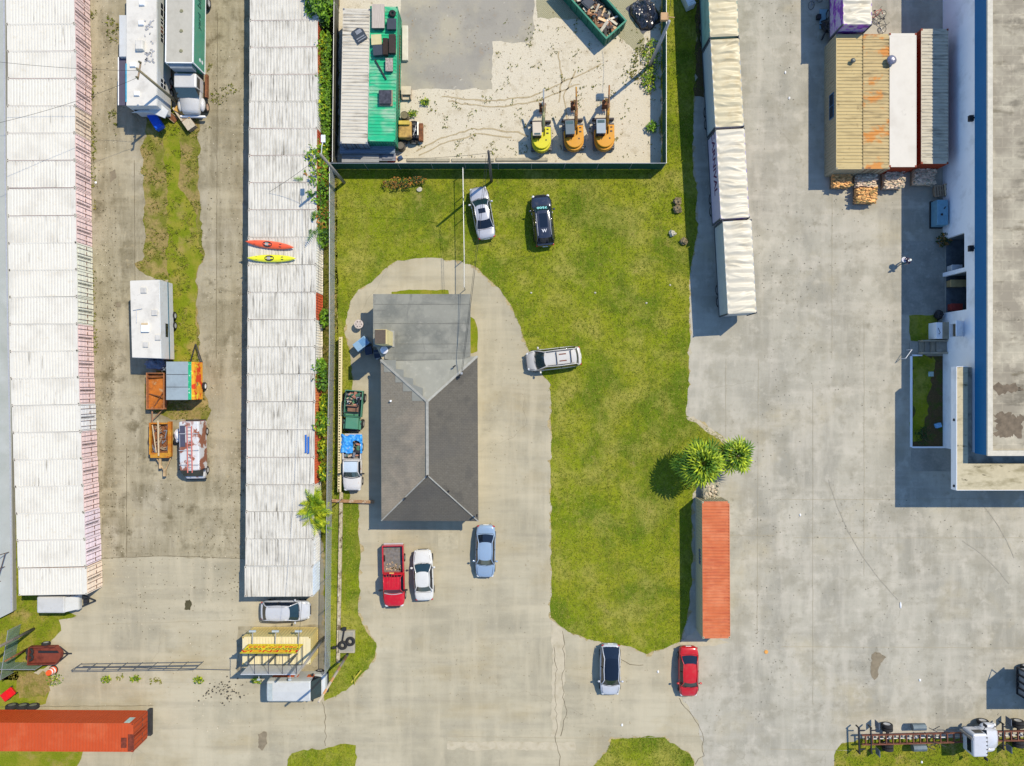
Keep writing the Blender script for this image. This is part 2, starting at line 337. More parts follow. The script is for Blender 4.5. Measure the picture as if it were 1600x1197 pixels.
SW = region('verge_grass', SW_PTS, m_grass, 3, 'stuff', amp=.12, label='strip of grass between the chain-link fence and the drive')
WEED = region('weed_strip', [(492, -40), (530, -40), (528, 260), (526, 300), (528, 525), (524, 800), (506, 845), (497, 840), (494, 400)], m_weed, 2, 'stuff', amp=.1, label='weedy dirt strip behind the middle container row')
MED = region('weedy_median', [(236, 168), (300, 168), (312, 190), (310, 300), (318, 410), (308, 420), (308, 470), (312, 540), (306, 590), (330, 640), (322, 655), (268, 655), (228, 640), (226, 600), (262, 560), (262, 440), (228, 430), (210, 412), (226, 400), (226, 300), (222, 230)], m_weed, 2, 'stuff', amp=.22, label='weedy dirt median in the container lane')
region('median_grass', [(262, 420), (262, 300), (274, 285), (288, 300), (306, 330), (316, 412), (306, 422), (306, 470), (308, 560), (286, 574), (264, 568), (264, 440)], m_grass2, 3, 'stuff', amp=.2, label='bright green grass on the lane median')
region('median_grass', [(255, 168), (280, 166), (284, 250), (276, 300), (262, 300), (255, 230)], m_grass2, 4, 'stuff', amp=.16, label='bright green grass below the parked box truck', seed=2)
LG = region('left_verge_grass', [(-60, -40), (16, -40), (20, 300), (26, 640), (36, 900), (60, 930), (120, 962), (92, 968), (96, 985), (80, 1000), (72, 1020), (95, 1030), (30, 1062), (-60, 1062)], m_grass2, 1, 'stuff', amp=.12, label='bright grass beside the left container row')
region('left_verge_grass', [(-60, 1050), (40, 1052), (36, 1075), (78, 1078), (72, 1100), (30, 1110), (130, 1170), (118, 1197), (100, 1240), (-60, 1240)], m_grass2, 1, 'stuff', amp=.22, seed=3, label='bright grass around the orange shipping container')
region('dirt_patch', [(28, 1048), (80, 1050), (78, 1078), (70, 1088), (30, 1090), (26, 1070)], m_weed, 3, 'stuff', amp=.25, label='bare weedy dirt by the traffic barrel')
I1 = region('roadside_grass', [(448, 1184), (456, 1176), (500, 1170), (540, 1161), (556, 1164), (557, 1182), (548, 1240), (448, 1240)], m_grass, 2, 'stuff', amp=.16, label='small grass patch at the bottom edge')
I2_PTS = [(925, 1197), (950, 1170), (955, 1154), (1000, 1150), (1038, 1152), (1058, 1166), (1078, 1178), (1084, 1197), (1090, 1240), (920, 1240)]
I2 = region('roadside_grass', I2_PTS, m_grass, 2, 'stuff', amp=.16, seed=4, label='rounded grass patch at the bottom edge')
I3 = region('roadside_grass', [(1303, 1240), (1303, 1180), (1315, 1162), (1345, 1154), (1660, 1150), (1660, 1240)], m_grass2, 2, 'stuff', amp=.14, seed=5, label='bright grass strip under the flatbed truck')
region('house_side_grass', [(732, 492), (742, 498), (747, 520), (746, 548), (730, 552)], m_grass2, 2, 'stuff', amp=.08, label='sliver of grass beside the house wall')
region('house_side_grass', [(612, 456), (640, 452), (700, 453), (702, 464), (612, 464)], m_grass2, 2, 'stuff', amp=.1, seed=2, label='sliver of grass along the north wall of the house')
region('loading_walk', [(1409, 376), (1476, 376), (1476, 491), (1409, 491)], m_walk, 2, amp=.0)
region('loading_walk', [(1424, 698), (1489, 698), (1489, 736), (1430, 736), (1422, 725)], m_walk, 2, amp=.02)
region('planting_bed', [(1424, 556), (1480, 556), (1480, 697), (1424, 697)], m_soil, 3, 'stuff', amp=0, label='planting bed of grass and mulch along the white building')
region('bed_grass', [(1425, 557), (1462, 557), (1455, 600), (1446, 640), (1440, 690), (1425, 690)], m_grass, 4, 'stuff', amp=.3, label='grass in the longer planting bed')
region('bed_grass', [(1420, 492), (1466, 492), (1466, 532), (1422, 532)], m_grass, 4, 'stuff', amp=.08, seed=3, label='grass square beside the concrete steps')
region('dark_gravel', [(1088, -40), (1104, -40), (1104, 120), (1100, 152), (1086, 150)], m_soil, 3, 'stuff', amp=.2, label='dark soil beside the white trailers')
region('gravel_pad', [(838, -40), (1010, -40), (1006, 92), (975, 62), (930, 30), (838, 28)], mat("gravel_pad", D(206, 200, 172), .95, v=.15, s=10, world=True, bump=1, bs=8, brick=(4.5, .9, .45, .10, (.42, .48, .36), .75)), 2, 'structure', amp=.15)
# joints and seams in the paving
def seam(pts, w=.05, m=m_joint, amp=.05, lvl=4, name='paving_joint'):
    P = [W(*p) for p in pts]; L = []; Rr = []
    q = []
    for i in range(len(P) - 1):
        n = max(1, int((P[i + 1] - P[i]).length / .4))
        q += [P[i].lerp(P[i + 1], k / n) for k in range(n)]
    q.append(P[-1])
    for i, p in enumerate(q):
        d = (q[min(i + 1, len(q) - 1)] - q[max(i - 1, 0)]).normalized(); nn = Vector((-d.y, d.x, 0))
        o = nn * amp * (noise.noise(p * .8) + noise.noise(p * 3)) * 1.5; ww = w * (.6 + .9 * abs(noise.noise(p * 1.7)))
        L.append(p + o + nn * ww / 2); Rr.append(p + o - nn * ww / 2)
    b = MB(); n = len(q)
    b.add([(v.x, v.y, .004 * lvl) for v in L + Rr], [(i, n + i, n + i + 1, i + 1) for i in range(n - 1)]); tag(b.build(name, m), kind='structure')
for pts in [[(867, 1010), (868, 1080), (870, 1150), (874, 1197)], [(880, 985), (882, 1020), (879, 1060), (884, 1110), (878, 1150)], [(1062, 1090), (1070, 1105), (1088, 1125), (1098, 1145), (1096, 1165), (1100, 1180), (1085, 1192)],
            [(504, 1096), (507, 1120), (509, 1150), (510, 1165)], [(970, 1030), (985, 1036), (1005, 1040)]]: seam(pts, .055, m_joint, .16)
m_fj = mat("faint_joint", D(184, 178, 158), .95, v=.1, world=True)
for pts in [[(150, 872), (260, 868), (400, 873)], [(198, 700), (198, 870)], [(210, 250), (212, 560)], [(340, 20), (338, 560)], [(0, 1104), (240, 1102)], ]: seam(pts, .05, m_joint, .03)
for pts in [[(1134, 560), (1134, 700)], [(1185, 560), (1183, 990)], [(1212, 780), (1330, 780), (1600, 778)], [(1136, 836), (1210, 836)], [(1350, 500), (1350, 900)], [(1270, 600), (1270, 1100)], [(1240, 840), (1600, 840)], [(700, 1150), (900, 1153), (1100, 1150)], [(1200, 1170), (1330, 1172)], [(150, 975), (380, 968)], [(1300, 560), (1300, 300)], [(1220, 1010), (1598, 1012)]]: seam(pts, .045, m_fj, .02)
# skid marks
m_skid = mat("tyre_mark", D(180, 177, 165), .9, v=.15, world=True, s=3)
for cx, cy, r, a0, a1 in [(1700, 640, 420, 195, 228), (1380, 1050, 240, 35, 62), (1340, 960, 260, 20, 45)]:
    seam([(cx + r * math.cos(R(a)), cy - r * math.sin(R(a))) for a in range(a0, a1, 6)], .09, m_skid, .02, lvl=5, name='tyre_mark')
m_stain = mat("oil_stain", D(150, 140, 120), .9, v=.2, world=True, s=2)
m_dstain = mat("dark_oil_stain", D(88, 84, 58), .8, v=.25, world=True, s=2)
for pts, m in [([(1362, 1022), (1368, 1018), (1374, 1020), (1384, 1026), (1378, 1034), (1373, 1044), (1372, 1058), (1366, 1062), (1360, 1054)], m_stain), ([(290, 938), (297, 936), (300, 944), (297, 953), (289, 952)], m_dstain),
               ([(182, 472), (189, 472), (189, 480), (182, 480)], m_stain), ([(403, 1146), (415, 1143), (418, 1160), (410, 1172), (404, 1168)], m_stain), ([(171, 268), (180, 264), (182, 276), (173, 284)], m_stain)]:
    b = MB(); b.sheet(jag(pts, .12, .1), .020); tag(b.build('oil_stain', m), kind='structure')
b = MB(); b.sheet(jag([(372, 978), (506, 976), (514, 1046), (370, 1050)], .4, .1), .012); tag(b.build('stained_paving', m_lane), kind='structure')
for pts in [[(862, 968), (880, 985), (884, 1040), (880, 1090), (874, 1150), (862, 1150)], [(1072, 652), (1084, 650), (1140, 690), (1132, 694)], [(700, 1158), (900, 1160), (900, 1172), (700, 1170)], [(1088, 985), (1062, 1004), (1075, 1012), (1140, 1004)]]:
    b = MB(); b.sheet(jag(pts, .3, .14), .012); tag(b.build('paving_patch', m_jlight), kind='structure')

# grass blades and weeds, scattered in world space
def blades(name, P, dens, hmin, hmax, m, seed, label, z=.012, thin=None, wid=.018):
    rs = np.random.RandomState(seed); A = np.array(P); x0, y0 = A.min(0); x1, y1 = A.max(0); n = int((x1 - x0) * (y1 - y0) * dens)
    x = rs.uniform(x0, x1, n); y = rs.uniform(y0, y1, n); k = inpoly(P, x, y); x, y = x[k], y[k]
    k = (np.abs(x) < 50) & (np.abs(y) < 37); x, y = x[k], y[k]
    if thin is not None:
        f = np.array([noise.noise(Vector((a * thin[0], b * thin[0], seed))) for a, b in zip(x, y)]); k = f > thin[1]; x, y = x[k], y[k]
    n = len(x); NB = 3; vs = np.zeros((n, NB, 3, 3)); t = rs.uniform(0, 6.283, (n, NB)); h = rs.uniform(hmin, hmax, (n, NB)); ln = rs.uniform(.3, 1.1, (n, NB)) * h
    dx, dy = np.cos(t), np.sin(t); w = wid + rs.uniform(0, wid, (n, NB))
    bx = x[:, None] + rs.normal(0, .05, (n, NB)); by = y[:, None] + rs.normal(0, .05, (n, NB))
    vs[:, :, 0] = np.stack([bx - dy * w, by + dx * w, np.full_like(bx, z)], -1); vs[:, :, 1] = np.stack([bx + dy * w, by - dx * w, np.full_like(bx, z)], -1)
    vs[:, :, 2] = np.stack([bx + dx * ln, by + dy * ln, z + h], -1)
    vs = vs.reshape(-1, 3); nf = len(vs) // 3
    me = bpy.data.meshes.new(name); me.vertices.add(len(vs)); me.vertices.foreach_set("co", vs.ravel()); me.loops.add(nf * 3); me.loops.foreach_set("vertex_index", np.arange(nf * 3, dtype=np.int32))
    me.polygons.add(nf); me.polygons.foreach_set("loop_start", np.arange(0, nf * 3, 3, dtype=np.int32)); me.polygons.foreach_set("loop_total", np.full(nf, 3, dtype=np.int32))
    me.update(calc_edges=True); me.materials.append(m); o = bpy.data.objects.new(name, me); col.objects.link(o); tag(o, label, kind='stuff'); return o
pass
m_bl = mat("grass_blades", D(158, 172, 62), .9, v=.25, s=.5, world=True, island=.35, layers=[dirt(D(178, 178, 80), .4, .52, .68, .6), dirt(D(96, 118, 26), .25, .5, .66, .5)], spec=.1)
m_bl2 = mat("weed_blades", D(138, 146, 56), .9, v=.3, s=.7, world=True, island=.4, layers=[dirt(D(186, 170, 96), .9, .5, .64, .7)], spec=.1)
for i_, (src, sd_) in enumerate(((LAWN_PTS, 31), (SW_PTS, 33), (I2_PTS, 35))):
    Pf = jag(src, .2, .36, seed=sd_); bf = MB(); bf.sheet(Pf, .0068 if i_ != 1 else .0072); tag(bf.build('soil_fringe', m_fringe), ('worn soil fringe around the lawn', 'worn soil fringe around the fence grass strip', 'worn soil fringe around the rounded roadside patch')[i_], kind='stuff')
blades('grass_tufts', LAWN, 42, .03, .11, m_bl, 1, 'fine blades of the mown lawn')
blades('grass_tufts', SW, 40, .03, .14, m_bl, 2, 'fine blades of grass along the chain-link fence')
blades('grass_tufts', LG, 30, .04, .16, m_bl2, 3, 'fine blades of grass at the left edge')
for i, P in enumerate((I1, I2, I3)): blades('grass_tufts', P, 40, .04, .14, m_bl, 5 + i, ['fine blades of the small roadside patch', 'fine blades of the rounded roadside patch', 'fine blades of the strip under the flatbed truck'][i])
blades('weeds', MED, 20, .04, .2, m_bl2, 9, 'scattered weeds on the lane median', wid=.03, thin=(.7, -.05))
blades('weeds', WEED, 30, .05, .3, m_bl2, 10, 'weeds behind the middle container row', wid=.03)
blades('weeds', [tuple(W(*p)[:2]) for p in [(780, 30), (1034, 30), (1034, 250), (640, 250), (640, 142), (770, 138)]], 9, .03, .16, m_bl2, 12, 'small weeds dotted over the sandy yard', wid=.035, thin=(.9, .22))
blades('weeds', [tuple(W(*p)[:2]) for p in [(1000, 60), (1020, 60), (1024, 140), (990, 130), (980, 110)]], 30, .03, .2, m_bl2, 13, 'weeds growing at the foot of the utility pole', wid=.04)
blades('weeds', [tuple(W(*p)[:2]) for p in [(140, 0), (152, 0), (150, 300), (152, 600), (144, 600)]], 22, .04, .2, m_bl2, 14, 'weeds along the foot of the left container row', wid=.04, thin=(.4, .0))
blades('weeds', [tuple(W(*p)[:2]) for p in [(168, 0), (186, 0), (182, 210), (168, 210)]], 20, .04, .2, m_bl2, 15, 'weeds in the lane beside the mobile home', wid=.04, thin=(.35, .12))
blades('weeds', [tuple(W(*p)[:2]) for p in [(320, 90), (380, 20), (380, 200), (322, 200)]], 12, .04, .2, m_bl2, 16, 'weeds in the lane beside the box truck', wid=.04, thin=(.5, .3))
blades('weeds', [tuple(W(*p)[:2]) for p in [(85, 1052), (330, 1052), (330, 1068), (85, 1068)]], 40, .04, .2, m_bl2, 17, 'weeds along the sliding gate', wid=.05, thin=(.5, .34))
# ------------------------------------------------------------------ shipping containers
STR = dict(st=(3.2, .35, 1))
m_croof = mat("container_roof_white", D(246, 245, 238), .6, v=.03, s=2, spec=.3, layers=[
    dirt(D(196, 192, 182), .5, .5, .72, .45), dirt(D(104, 98, 84), 1.0, .60, .72, .8, st=(4.2, .28, 1), m=(.22, .50, .58)), dirt(D(220, 218, 208), 1.6, .54, .70, .4, st=(4, .3, 1)), dirt(D(225, 218, 200), 2.5, .58, .7, .5)])
m_croof_b = mat("container_roof_worn", D(238, 237, 230), .6, v=.03, s=2, spec=.3, layers=[
    dirt(D(182, 180, 172), .6, .48, .7, .5), dirt(D(88, 82, 68), 1.1, .56, .68, .9, st=(4.2, .25, 1), m=(.25, .45, .54)), dirt(D(176, 172, 160), 1.6, .5, .66, .65, st=(4, .3, 1)), dirt(D(150, 120, 70), 1.0, .66, .74, .7, st=(4, .4, 1), m=(.2, .5, .6))])
m_cwall = mat("container_wall_paint", (.5, .5, .5), .6, v=.08, s=2, objcol=True, layers=[dirt((.10, .06, .04), 1.5, .6, .78, .5, st=(1, 1, .3)), dirt(D(120, 112, 100), 4, .6, .75, .3)])
m_cdark = mat("container_dark_steel", (.12, .05, .035), .7, v=.3, s=5)
m_seal = mat("door_seal_rubber", (.03, .02, .02), .8, v=.2)
m_cast = mat("white_casting", D(225, 222, 212), .6, v=.1)
def container(name, castm=None, L=6.06, Wd=2.40, Hh=2.59, roof=m_croof, wall=None, frame=None, doors=True, pitch=.27, rdep=.032, z0=0.0, cast=True, doorcol=None):
    r = T(name, '', 'shipping container'); hx, hy = L / 2, Wd / 2; wm = wall or m_cwall; fm = frame or wm; z1 = z0 + Hh
    b = MB()
    for sx in (-1, 1):
        for sy in (-1, 1): b.box(sx * hx - (.12 if sx > 0 else 0), sx * hx + (.12 if sx < 0 else 0), sy * hy - (.12 if sy > 0 else 0), sy * hy + (.12 if sy < 0 else 0), z0 + .11, z1 - .11)
    for sy in (-1, 1):
        y0 = sy * hy - (.06 if sy > 0 else 0)
        b.box(-hx + .12, hx - .12, y0, y0 + .06, z1 - .10, z1 - .012); b.box(-hx + .12, hx - .12, y0, y0 + .06, z0 + .05, z0 + .2)
    for sx in (-1, 1):
        x0 = sx * hx - (.08 if sx > 0 else 0)
        b.box(x0, x0 + .08, -hy + .12, hy - .12, z1 - .14, z1 - .012); b.box(x0, x0 + .08, -hy + .12, hy - .12, z0 + .05, z0 + .2)
    b.box(-hx + .1, hx - .1, -hy + .08, hy - .08, z0 + .1, z0 + .16)
    b.build('frame', fm, r)
    b = MB()
    for sy in (-1, 1): b.corr((-hx + .12, sy * (hy - .012), z0 + .2), (1, 0, 0), (0, 0, 1), (0, sy, 0), L - .24, Hh - .3, .28, .036)
    b.corr((-hx + .012, -hy + .12, z0 + .2), (0, 1, 0), (0, 0, 1), (-1, 0, 0), Wd - .24, Hh - .34, .25, .045)
    if not doors: b.corr((hx - .012, -hy + .12, z0 + .2), (0, 1, 0), (0, 0, 1), (1, 0, 0), Wd - .24, Hh - .34, .25, .045)
    b.build('corrugated_walls', wm, r)
    b = MB(); b.corr((-hx + .08, -hy + .06, z1 - .004), (1, 0, 0), (0, 1, 0), (0, 0, 1), L - .16, Wd - .12, pitch, rdep, bottom=.36 if rdep > .035 else .30, slope=.14)
    b.box(-hx + .08, hx - .08, -hy + .06, hy - .06, z1 - .08, z1 - .05)
    for sx in (-1, 1):
        x0 = sx * hx - (.30 if sx > 0 else 0); b.box(x0 + (.0 if sx > 0 else .0), x0 + .30, -hy + .01, hy - .01, z1 - .010, z1 + .001)
    for sy in (-1, 1): y0 = sy * hy - (.07 if sy > 0 else 0); b.box(-hx + .3, hx - .3, y0, y0 + .07, z1 - .010, z1 + .003)
    b.build('roof', roof, r)
    if cast:
        for sx in (-1, 1):
            for sy in (-1, 1):
                c = MB(); c.cbox((sx * (hx - .07), sy * (hy - .065), z1 - .045), (.17, .16, .12)); c.cyl((sx * (hx - .07), sy * (hy - .065)), .045, z1 + .014, z1 + .019, 8, mi=1)
                c.build('corner_casting', [castm or fm, m_seal], r)
    if doors:
        for sy in (-1, 1):
            d = MB(); d.cbox((hx - .03, sy * (hy / 2 - .03), z0 + Hh / 2 + .02), (.045, hy - .14, Hh - .42))
            for k in range(4): d.cbox((hx - .012, sy * (hy / 2 - .03), z0 + .45 + k * .55), (.03, hy - .2, .34))
            dd = d.build('door', wm, r)
            g = MB(); 
            for yy in (.08, hy - .12): g.box(hx - .03, hx + .012, min(sy * yy, sy * (yy + .025)), max(sy * yy, sy * (yy + .025)), z0 + .2, z1 - .16)
            g.build('door_seal', m_seal, dd)
            for yy in (.3, .78):
                g = MB(); g.bar((hx + .04, sy * yy, z0 + .1), (hx + .04, sy * yy, z1 - .08), .02); g.cbox((hx + .05, sy * (yy + .12), z0 + 1.1), (.03, .3, .05)); g.build('lock_rod', m_cdark, dd)
    return r
def setcol(o, c, names=('frame', 'corrugated_walls', 'door', 'corner_casting')):
    for k in KID.get(o.name, []):
        if k.name.split('.')[0] in names: k.color = (*c, 1)
ORD = ['first', 'second', 'third', 'fourth', 'fifth', 'sixth', 'seventh', 'eighth', 'ninth', 'tenth', 'eleventh', 'twelfth', 'thirteenth', 'fourteenth', 'fifteenth', 'sixteenth', 'seventeenth', 'eighteenth', 'nineteenth', 'twentieth', 'twenty-first', 'twenty-second', 'twenty-third']
def interp(y, tab):
    tab = sorted(tab)
    for (a, x0), (b, x1) in zip(tab, tab[1:]):
        if y <= b: return x0 + (x1 - x0) * (y - a) / (b - a)
    return tab[-1][1]
protoA = container('shipping_container', castm=m_cast); protoB = container('shipping_container', castm=m_cast, roof=m_croof_b)
tree_index()
PINK = (.80, .60, .55); CREAM = (.78, .77, .62); PEACH = (.82, .66, .50); PALE = (.80, .78, .74); LILAC = (.78, .64, .66)
ya = [-6 - 42.4, -5.5, 37, 79, 122, 165, 207, 250, 293, 337, 379, 421, 463, 506, 548, 590, 632, 675, 717, 759, 801, 843, 886, 930]
LA = [(-60, 10), (37, 11), (79, 15), (207, 12), (250, 13), (337, 15), (463, 17.5), (548, 18), (590, 19.5), (632, 21), (717, 24.5), (801, 28), (886, 31), (930, 33)]
RA = [(-60, 114), (37, 115), (79, 115.5), (122, 117), (165, 115.5), (250, 115), (337, 115.5), (463, 118), (548, 118), (590, 119.5), (632, 121.5), (717, 124.5), (801, 128), (886, 131.5), (930, 133.5)]
colsA = [PINK, PINK, PINK, PINK, PINK, PEACH, PINK, PINK, PINK, PINK, CREAM, CREAM, CREAM, PINK, PINK, PINK, PALE, PINK, PINK, PINK, LILAC, LILAC, PEACH]
CN = {id(PINK): 'pink', id(CREAM): 'cream', id(PEACH): 'peach', id(PALE): 'pale grey', id(LILAC): 'lilac pink'}
first = True; nA = len(ya) - 1
for k in range(nA):
    y0, y1 = ya[k], ya[k + 1]; ym = (y0 + y1) / 2; xl, xr = interp(ym, LA), interp(ym, RA)
    o = protoA if first else dup(protoA); first = False
    c = W((xl + xr) / 2, ym, 2.59); o.location = (c.x, c.y, 0); o.rotation_euler.z = R(random.uniform(.2, .8)) + (R(.6) if ym > 560 else 0)
    tree_index(); cc = colsA[k]; jit = random.uniform(.9, 1.06); setcol(o, tuple(min(.85, v * jit) for v in cc))
    o['label'] = 'white-roofed container with %s end doors, %s from the bottom in the left row' % (CN[id(cc)], ORD[nA - 1 - k]); o['group'] = 'white-roofed containers in the left row'
yb = [-54, -11.5, 31, 73, 115.5, 157.5, 200, 242, 284.5, 327, 370, 413, 456, 499, 541.5, 584, 627, 671, 714, 757, 799, 841.5, 884, 932]
LB = [(-60, 392), (31, 391.5), (242, 389.5), (400, 388.5), (600, 387), (757, 386), (884, 384), (932, 382)]
RB = [(-60, 496), (31, 495.5), (242, 494.5), (327, 493.5), (456, 492.5), (600, 491.5), (757, 489.5), (884, 489), (932, 487)]
RED = (.60, .12, .05); ORG = (.66, .20, .07); STRP = (.80, .74, .62); GRY = (.62, .68, .74)
colsB = [RED, STRP, RED, ORG, STRP, STRP, RED, ORG, RED, STRP, STRP, STRP, RED, STRP, STRP, ORG, ORG, RED, RED, STRP, STRP, PALE, GRY]
CNB = {id(RED): 'rust-red', id(STRP): 'cream', id(ORG): 'orange', id(GRY): 'blue-grey', id(PALE): 'pale grey'}
first = True; nB = len(yb) - 1
for k in range(nB):
    y0, y1 = yb[k], yb[k + 1]; ym = (y0 + y1) / 2; xl, xr = interp(ym, LB), interp(ym, RB)
    o = protoB if first else dup(protoB); first = False
    c = W((xl + xr) / 2, ym, 2.59); o.location = (c.x, c.y, 0); o.rotation_euler.z = math.pi + R(random.uniform(.0, .5)); o.scale.y = (y1 - y0) / 42.5 * .995
    tree_index(); cc = colsB[k]; jit = random.uniform(.9, 1.06); setcol(o, tuple(min(.85, v * jit) for v in cc))
    o['label'] = 'streaked white-roofed container with %s end wall, %s from the bottom in the middle row' % (CNB[id(cc)], ORD[nB - 1 - k]); o['group'] = 'white-roofed containers in the middle row'

# bigger containers
def place(o, px, py, z, rz): c = W(px, py, z); o.location = (c.x, c.y, 0); o.rotation_euler.z = R(rz)
rib = dict(pitch=.28, rdep=.06)
m_sal = mat("faded_orange_roof", D(222, 124, 78), .6, v=.08, s=2, layers=[dirt(D(240, 152, 108), .6, .45, .65, .7), dirt(D(196, 88, 60), 1.6, .5, .68, .6, st=(3, .4, 1)), dirt(D(110, 50, 30), 2, .64, .74, .7, st=(.5, 3, 1), m=(.15, .55, .62))])
m_beige_w = mat("beige_container_wall", D(205, 200, 172), .6, v=.06, s=2, layers=[dirt(D(120, 100, 70), 2, .6, .75, .5)])
o = container('shipping_container', None, 12.19, 2.44, 2.59, m_sal, m_beige_w, doors=False, cast=True, **rib); place(o, 1119, 890, 2.59, -89.7)
o['label'] = 'long container with faded orange roof beside the lawn and palms'
b = MB()
for k in range(4): b.cbox((-1.5 + k * .35, -1.225, 1.6), (.28, .03, .5))
b.build('louvre_panel', mat("blue_grey_louvre", (.07, .1, .16), .5), o)
m_org = mat("bright_orange_roof", D(212, 92, 46), .55, v=.05, s=1.5, layers=[dirt(D(232, 128, 84), .5, .5, .7, .5), dirt(D(140, 52, 26), 1.6, .62, .74, .7, m=(.2, .5, .6))])
m_orgw = mat("bright_orange_wall", D(196, 78, 32), .55, v=.06, s=1.5, layers=[dirt(D(140, 52, 26), 1.4, .6, .74, .7, m=(.3, .45, .6))])
o = container('shipping_container', None, 13.6, 2.5, 2.65, m_org, m_orgw, z0=1.15, **rib); tree_index()
c = W(208 - 13.6 / 2 * 17.9, 1151.5, 3.8); o.location = (c.x, c.y, 0); o.rotation_euler.z = R(-.3); o['label'] = 'bright orange container standing on a wheeled chassis at the bottom left corner'; OC = o
b = MB()
for (x, w, l) in ((5.75, .5, 1.2), (6.35, .55, 1.8)):
    b.add([(x, -l / 2 - .3, 3.812), (x + w, -l / 2 - .3, 3.812), (x + w, l / 2 - .6, 3.812), (x, l / 2 - .6, 3.812)], [(0, 1, 2, 3)])
b.build('rust_patch', mat("deep_rust_patch", (.14, .03, .015), .9, v=.4, s=5), o)
b = MB()
for s in (-.45, .45): b.box(-6.6, 6.6, s - .06, s + .06, .85, 1.14)
for x in np.arange(-6.2, 6.6, 1.2): b.box(x, x + .1, -1.1, 1.1, 1.0, 1.12)
b.box(6.7, 6.98, -1.2, 1.2, .55, .95); b.build('chassis', mat("chassis_black", (.03, .03, .03), .7, v=.3), o)
def wheel(parent, x, y, r, w, z=None, rimm=alum, name='wheel', out=1, axis='Y'):
    b = MB(); n = 18; z = r if z is None else z
    prof = [(-w / 2, r * .62), (-w / 2, r * .93), (-w / 2 + w * .12, r), (w / 2 - w * .12, r), (w / 2, r * .93), (w / 2, r * .62)]
    vs = []; fs = []
    for i in range(n):
        t = 2 * math.pi * i / n
        for (yy, rr) in prof: vs.append((x + rr * math.cos(t), y + yy, z + rr * math.sin(t)) if axis == 'Y' else (x + yy, y + rr * math.cos(t), z + rr * math.sin(t)))
    m = len(prof)
    for i in range(n):
        for j in range(m - 1): fs.append((i * m + j, i * m + j + 1, ((i + 1) % n) * m + j + 1, ((i + 1) % n) * m + j))
    b.add(vs, fs); o = b.build(name, rubber, parent, smooth=False)
    b = MB(); vs = [];
    for s in (-1, 1):
        base = len(vs)
        c = (x, y + s * w * .30, z) if axis == 'Y' else (x + s * w * .30, y, z)
        vs = [c]; 
        for i in range(n):
            t = 2 * math.pi * i / n; rr = r * .63; yy = s * w * .46
            vs.append((x + rr * math.cos(t), y + yy, z + rr * math.sin(t)) if axis == 'Y' else (x + yy, y + rr * math.cos(t), z + rr * math.sin(t)))
        b.add(vs, [(0, 1 + i, 1 + (i + 1) % n) for i in range(n)])
    b.build('rim', rimm, o); return o
for x in (-6.0, -5.0, -4.05):
    for s in (-1, 1): wheel(OC, x + .0, s * 1.25, .52, .3, rimm=steel)
b = MB(); b.cbox((6.2, 1.262, 3.2), (.5, .02, 1.0)); b.build('number_plate_panel', mat("pale_stripe_panel", D(190, 220, 215), .5), OC)

# cluster on the right
m_tan = mat("tan_container_roof", D(216, 196, 142), .65, v=.06, s=2, layers=[dirt(D(150, 132, 92), 1.5, .5, .7, .7, st=(3, .4, 1), m=(.2, .4, .6)), dirt(D(110, 84, 50), 2, .62, .74, .6)])
m_tanw = mat("tan_container_wall", D(190, 182, 156), .65, v=.06, s=2, layers=[dirt(D(70, 66, 60), 1.8, .6, .68, .5, st=(1, 1, .4), m=(.4, .5, .6))])
m_tanr = mat("tan_rusted_roof", D(212, 190, 138), .65, v=.06, s=2, layers=[dirt(D(120, 104, 72), 1.4, .5, .7, .75, st=(3, .4, 1)), dirt(D(226, 150, 62), .42, .54, .60, .95, st=(1.5, .9, 1)), dirt(D(158, 88, 40), 1.2, .54, .64, .9, st=(3, .6, 1), m=(.42, .54, .60))])
m_sm = mat("smooth_white_roof", D(236, 234, 228), .6, v=.03, layers=[dirt(D(212, 208, 200), .5, .5, .7, .7), dirt(D(160, 156, 148), 1.4, .62, .74, .6, m=(.3, .5, .58))])
m_ro = mat("red_oxide_wall", D(176, 72, 40), .65, v=.1, layers=[dirt(D(100, 40, 22), 2, .56, .72, .6)])
m_gw = mat("ribbed_cream_roof", D(214, 208, 190), .6, v=.06, layers=[dirt(D(120, 116, 104), 1.2, .5, .7, .7, st=(3, .5, 1)), dirt(D(70, 66, 58), 3, .66, .74, .8)])
for (x0, x1, y0, y1, rf, wl, lb, p, d) in ((1307, 1348.5, 55, 262, m_tan, m_tanw, 'tan-roofed container with small window, outermost of the right cluster', .30, .07), (1348.5, 1389, 54, 262, m_tanr, m_tanw, 'tan container roof blotched with orange rust in the right cluster', .30, .07),
                                   (1389.5, 1432, 51, 261, m_sm, m_ro, 'container with smooth white roof between the tan and ribbed ones', 50, .0), (1440, 1481, 45, 255, m_gw, m_ro, 'red container with ribbed cream roof half shaded by the white building', .30, .07)):
    o = container('shipping_container', None, 12.0 if d else 11.9, 2.42, 2.59, rf, wl, doors=(wl is m_tanw and x0 > 1340), pitch=p, rdep=max(d, .001)); place(o, (x0 + x1) / 2, (y0 + y1) / 2, 2.59, -90)
    o['label'] = lb; o['group'] = 'containers side by side near the white building'
    if x0 == 1307:
        b = MB(); b.box(-1.0, 1.1, -1.235, -1.21, 1.25, 2.0, 0); w = b.build('window', glass2, o)
        b = MB(); b.box(-1.08, 1.18, -1.238, -1.214, 1.17, 1.25); b.box(-1.08, 1.18, -1.238, -1.214, 2.0, 2.08); b.box(-1.08, -1.0, -1.24, -1.212, 1.25, 2.0); b.box(1.1, 1.18, -1.24, -1.212, 1.25, 2.0); b.box(0, .06, -1.239, -1.212, 1.25, 2.0); b.build('frame', mat("blue_window_frame", D(60, 120, 170), .4), w)
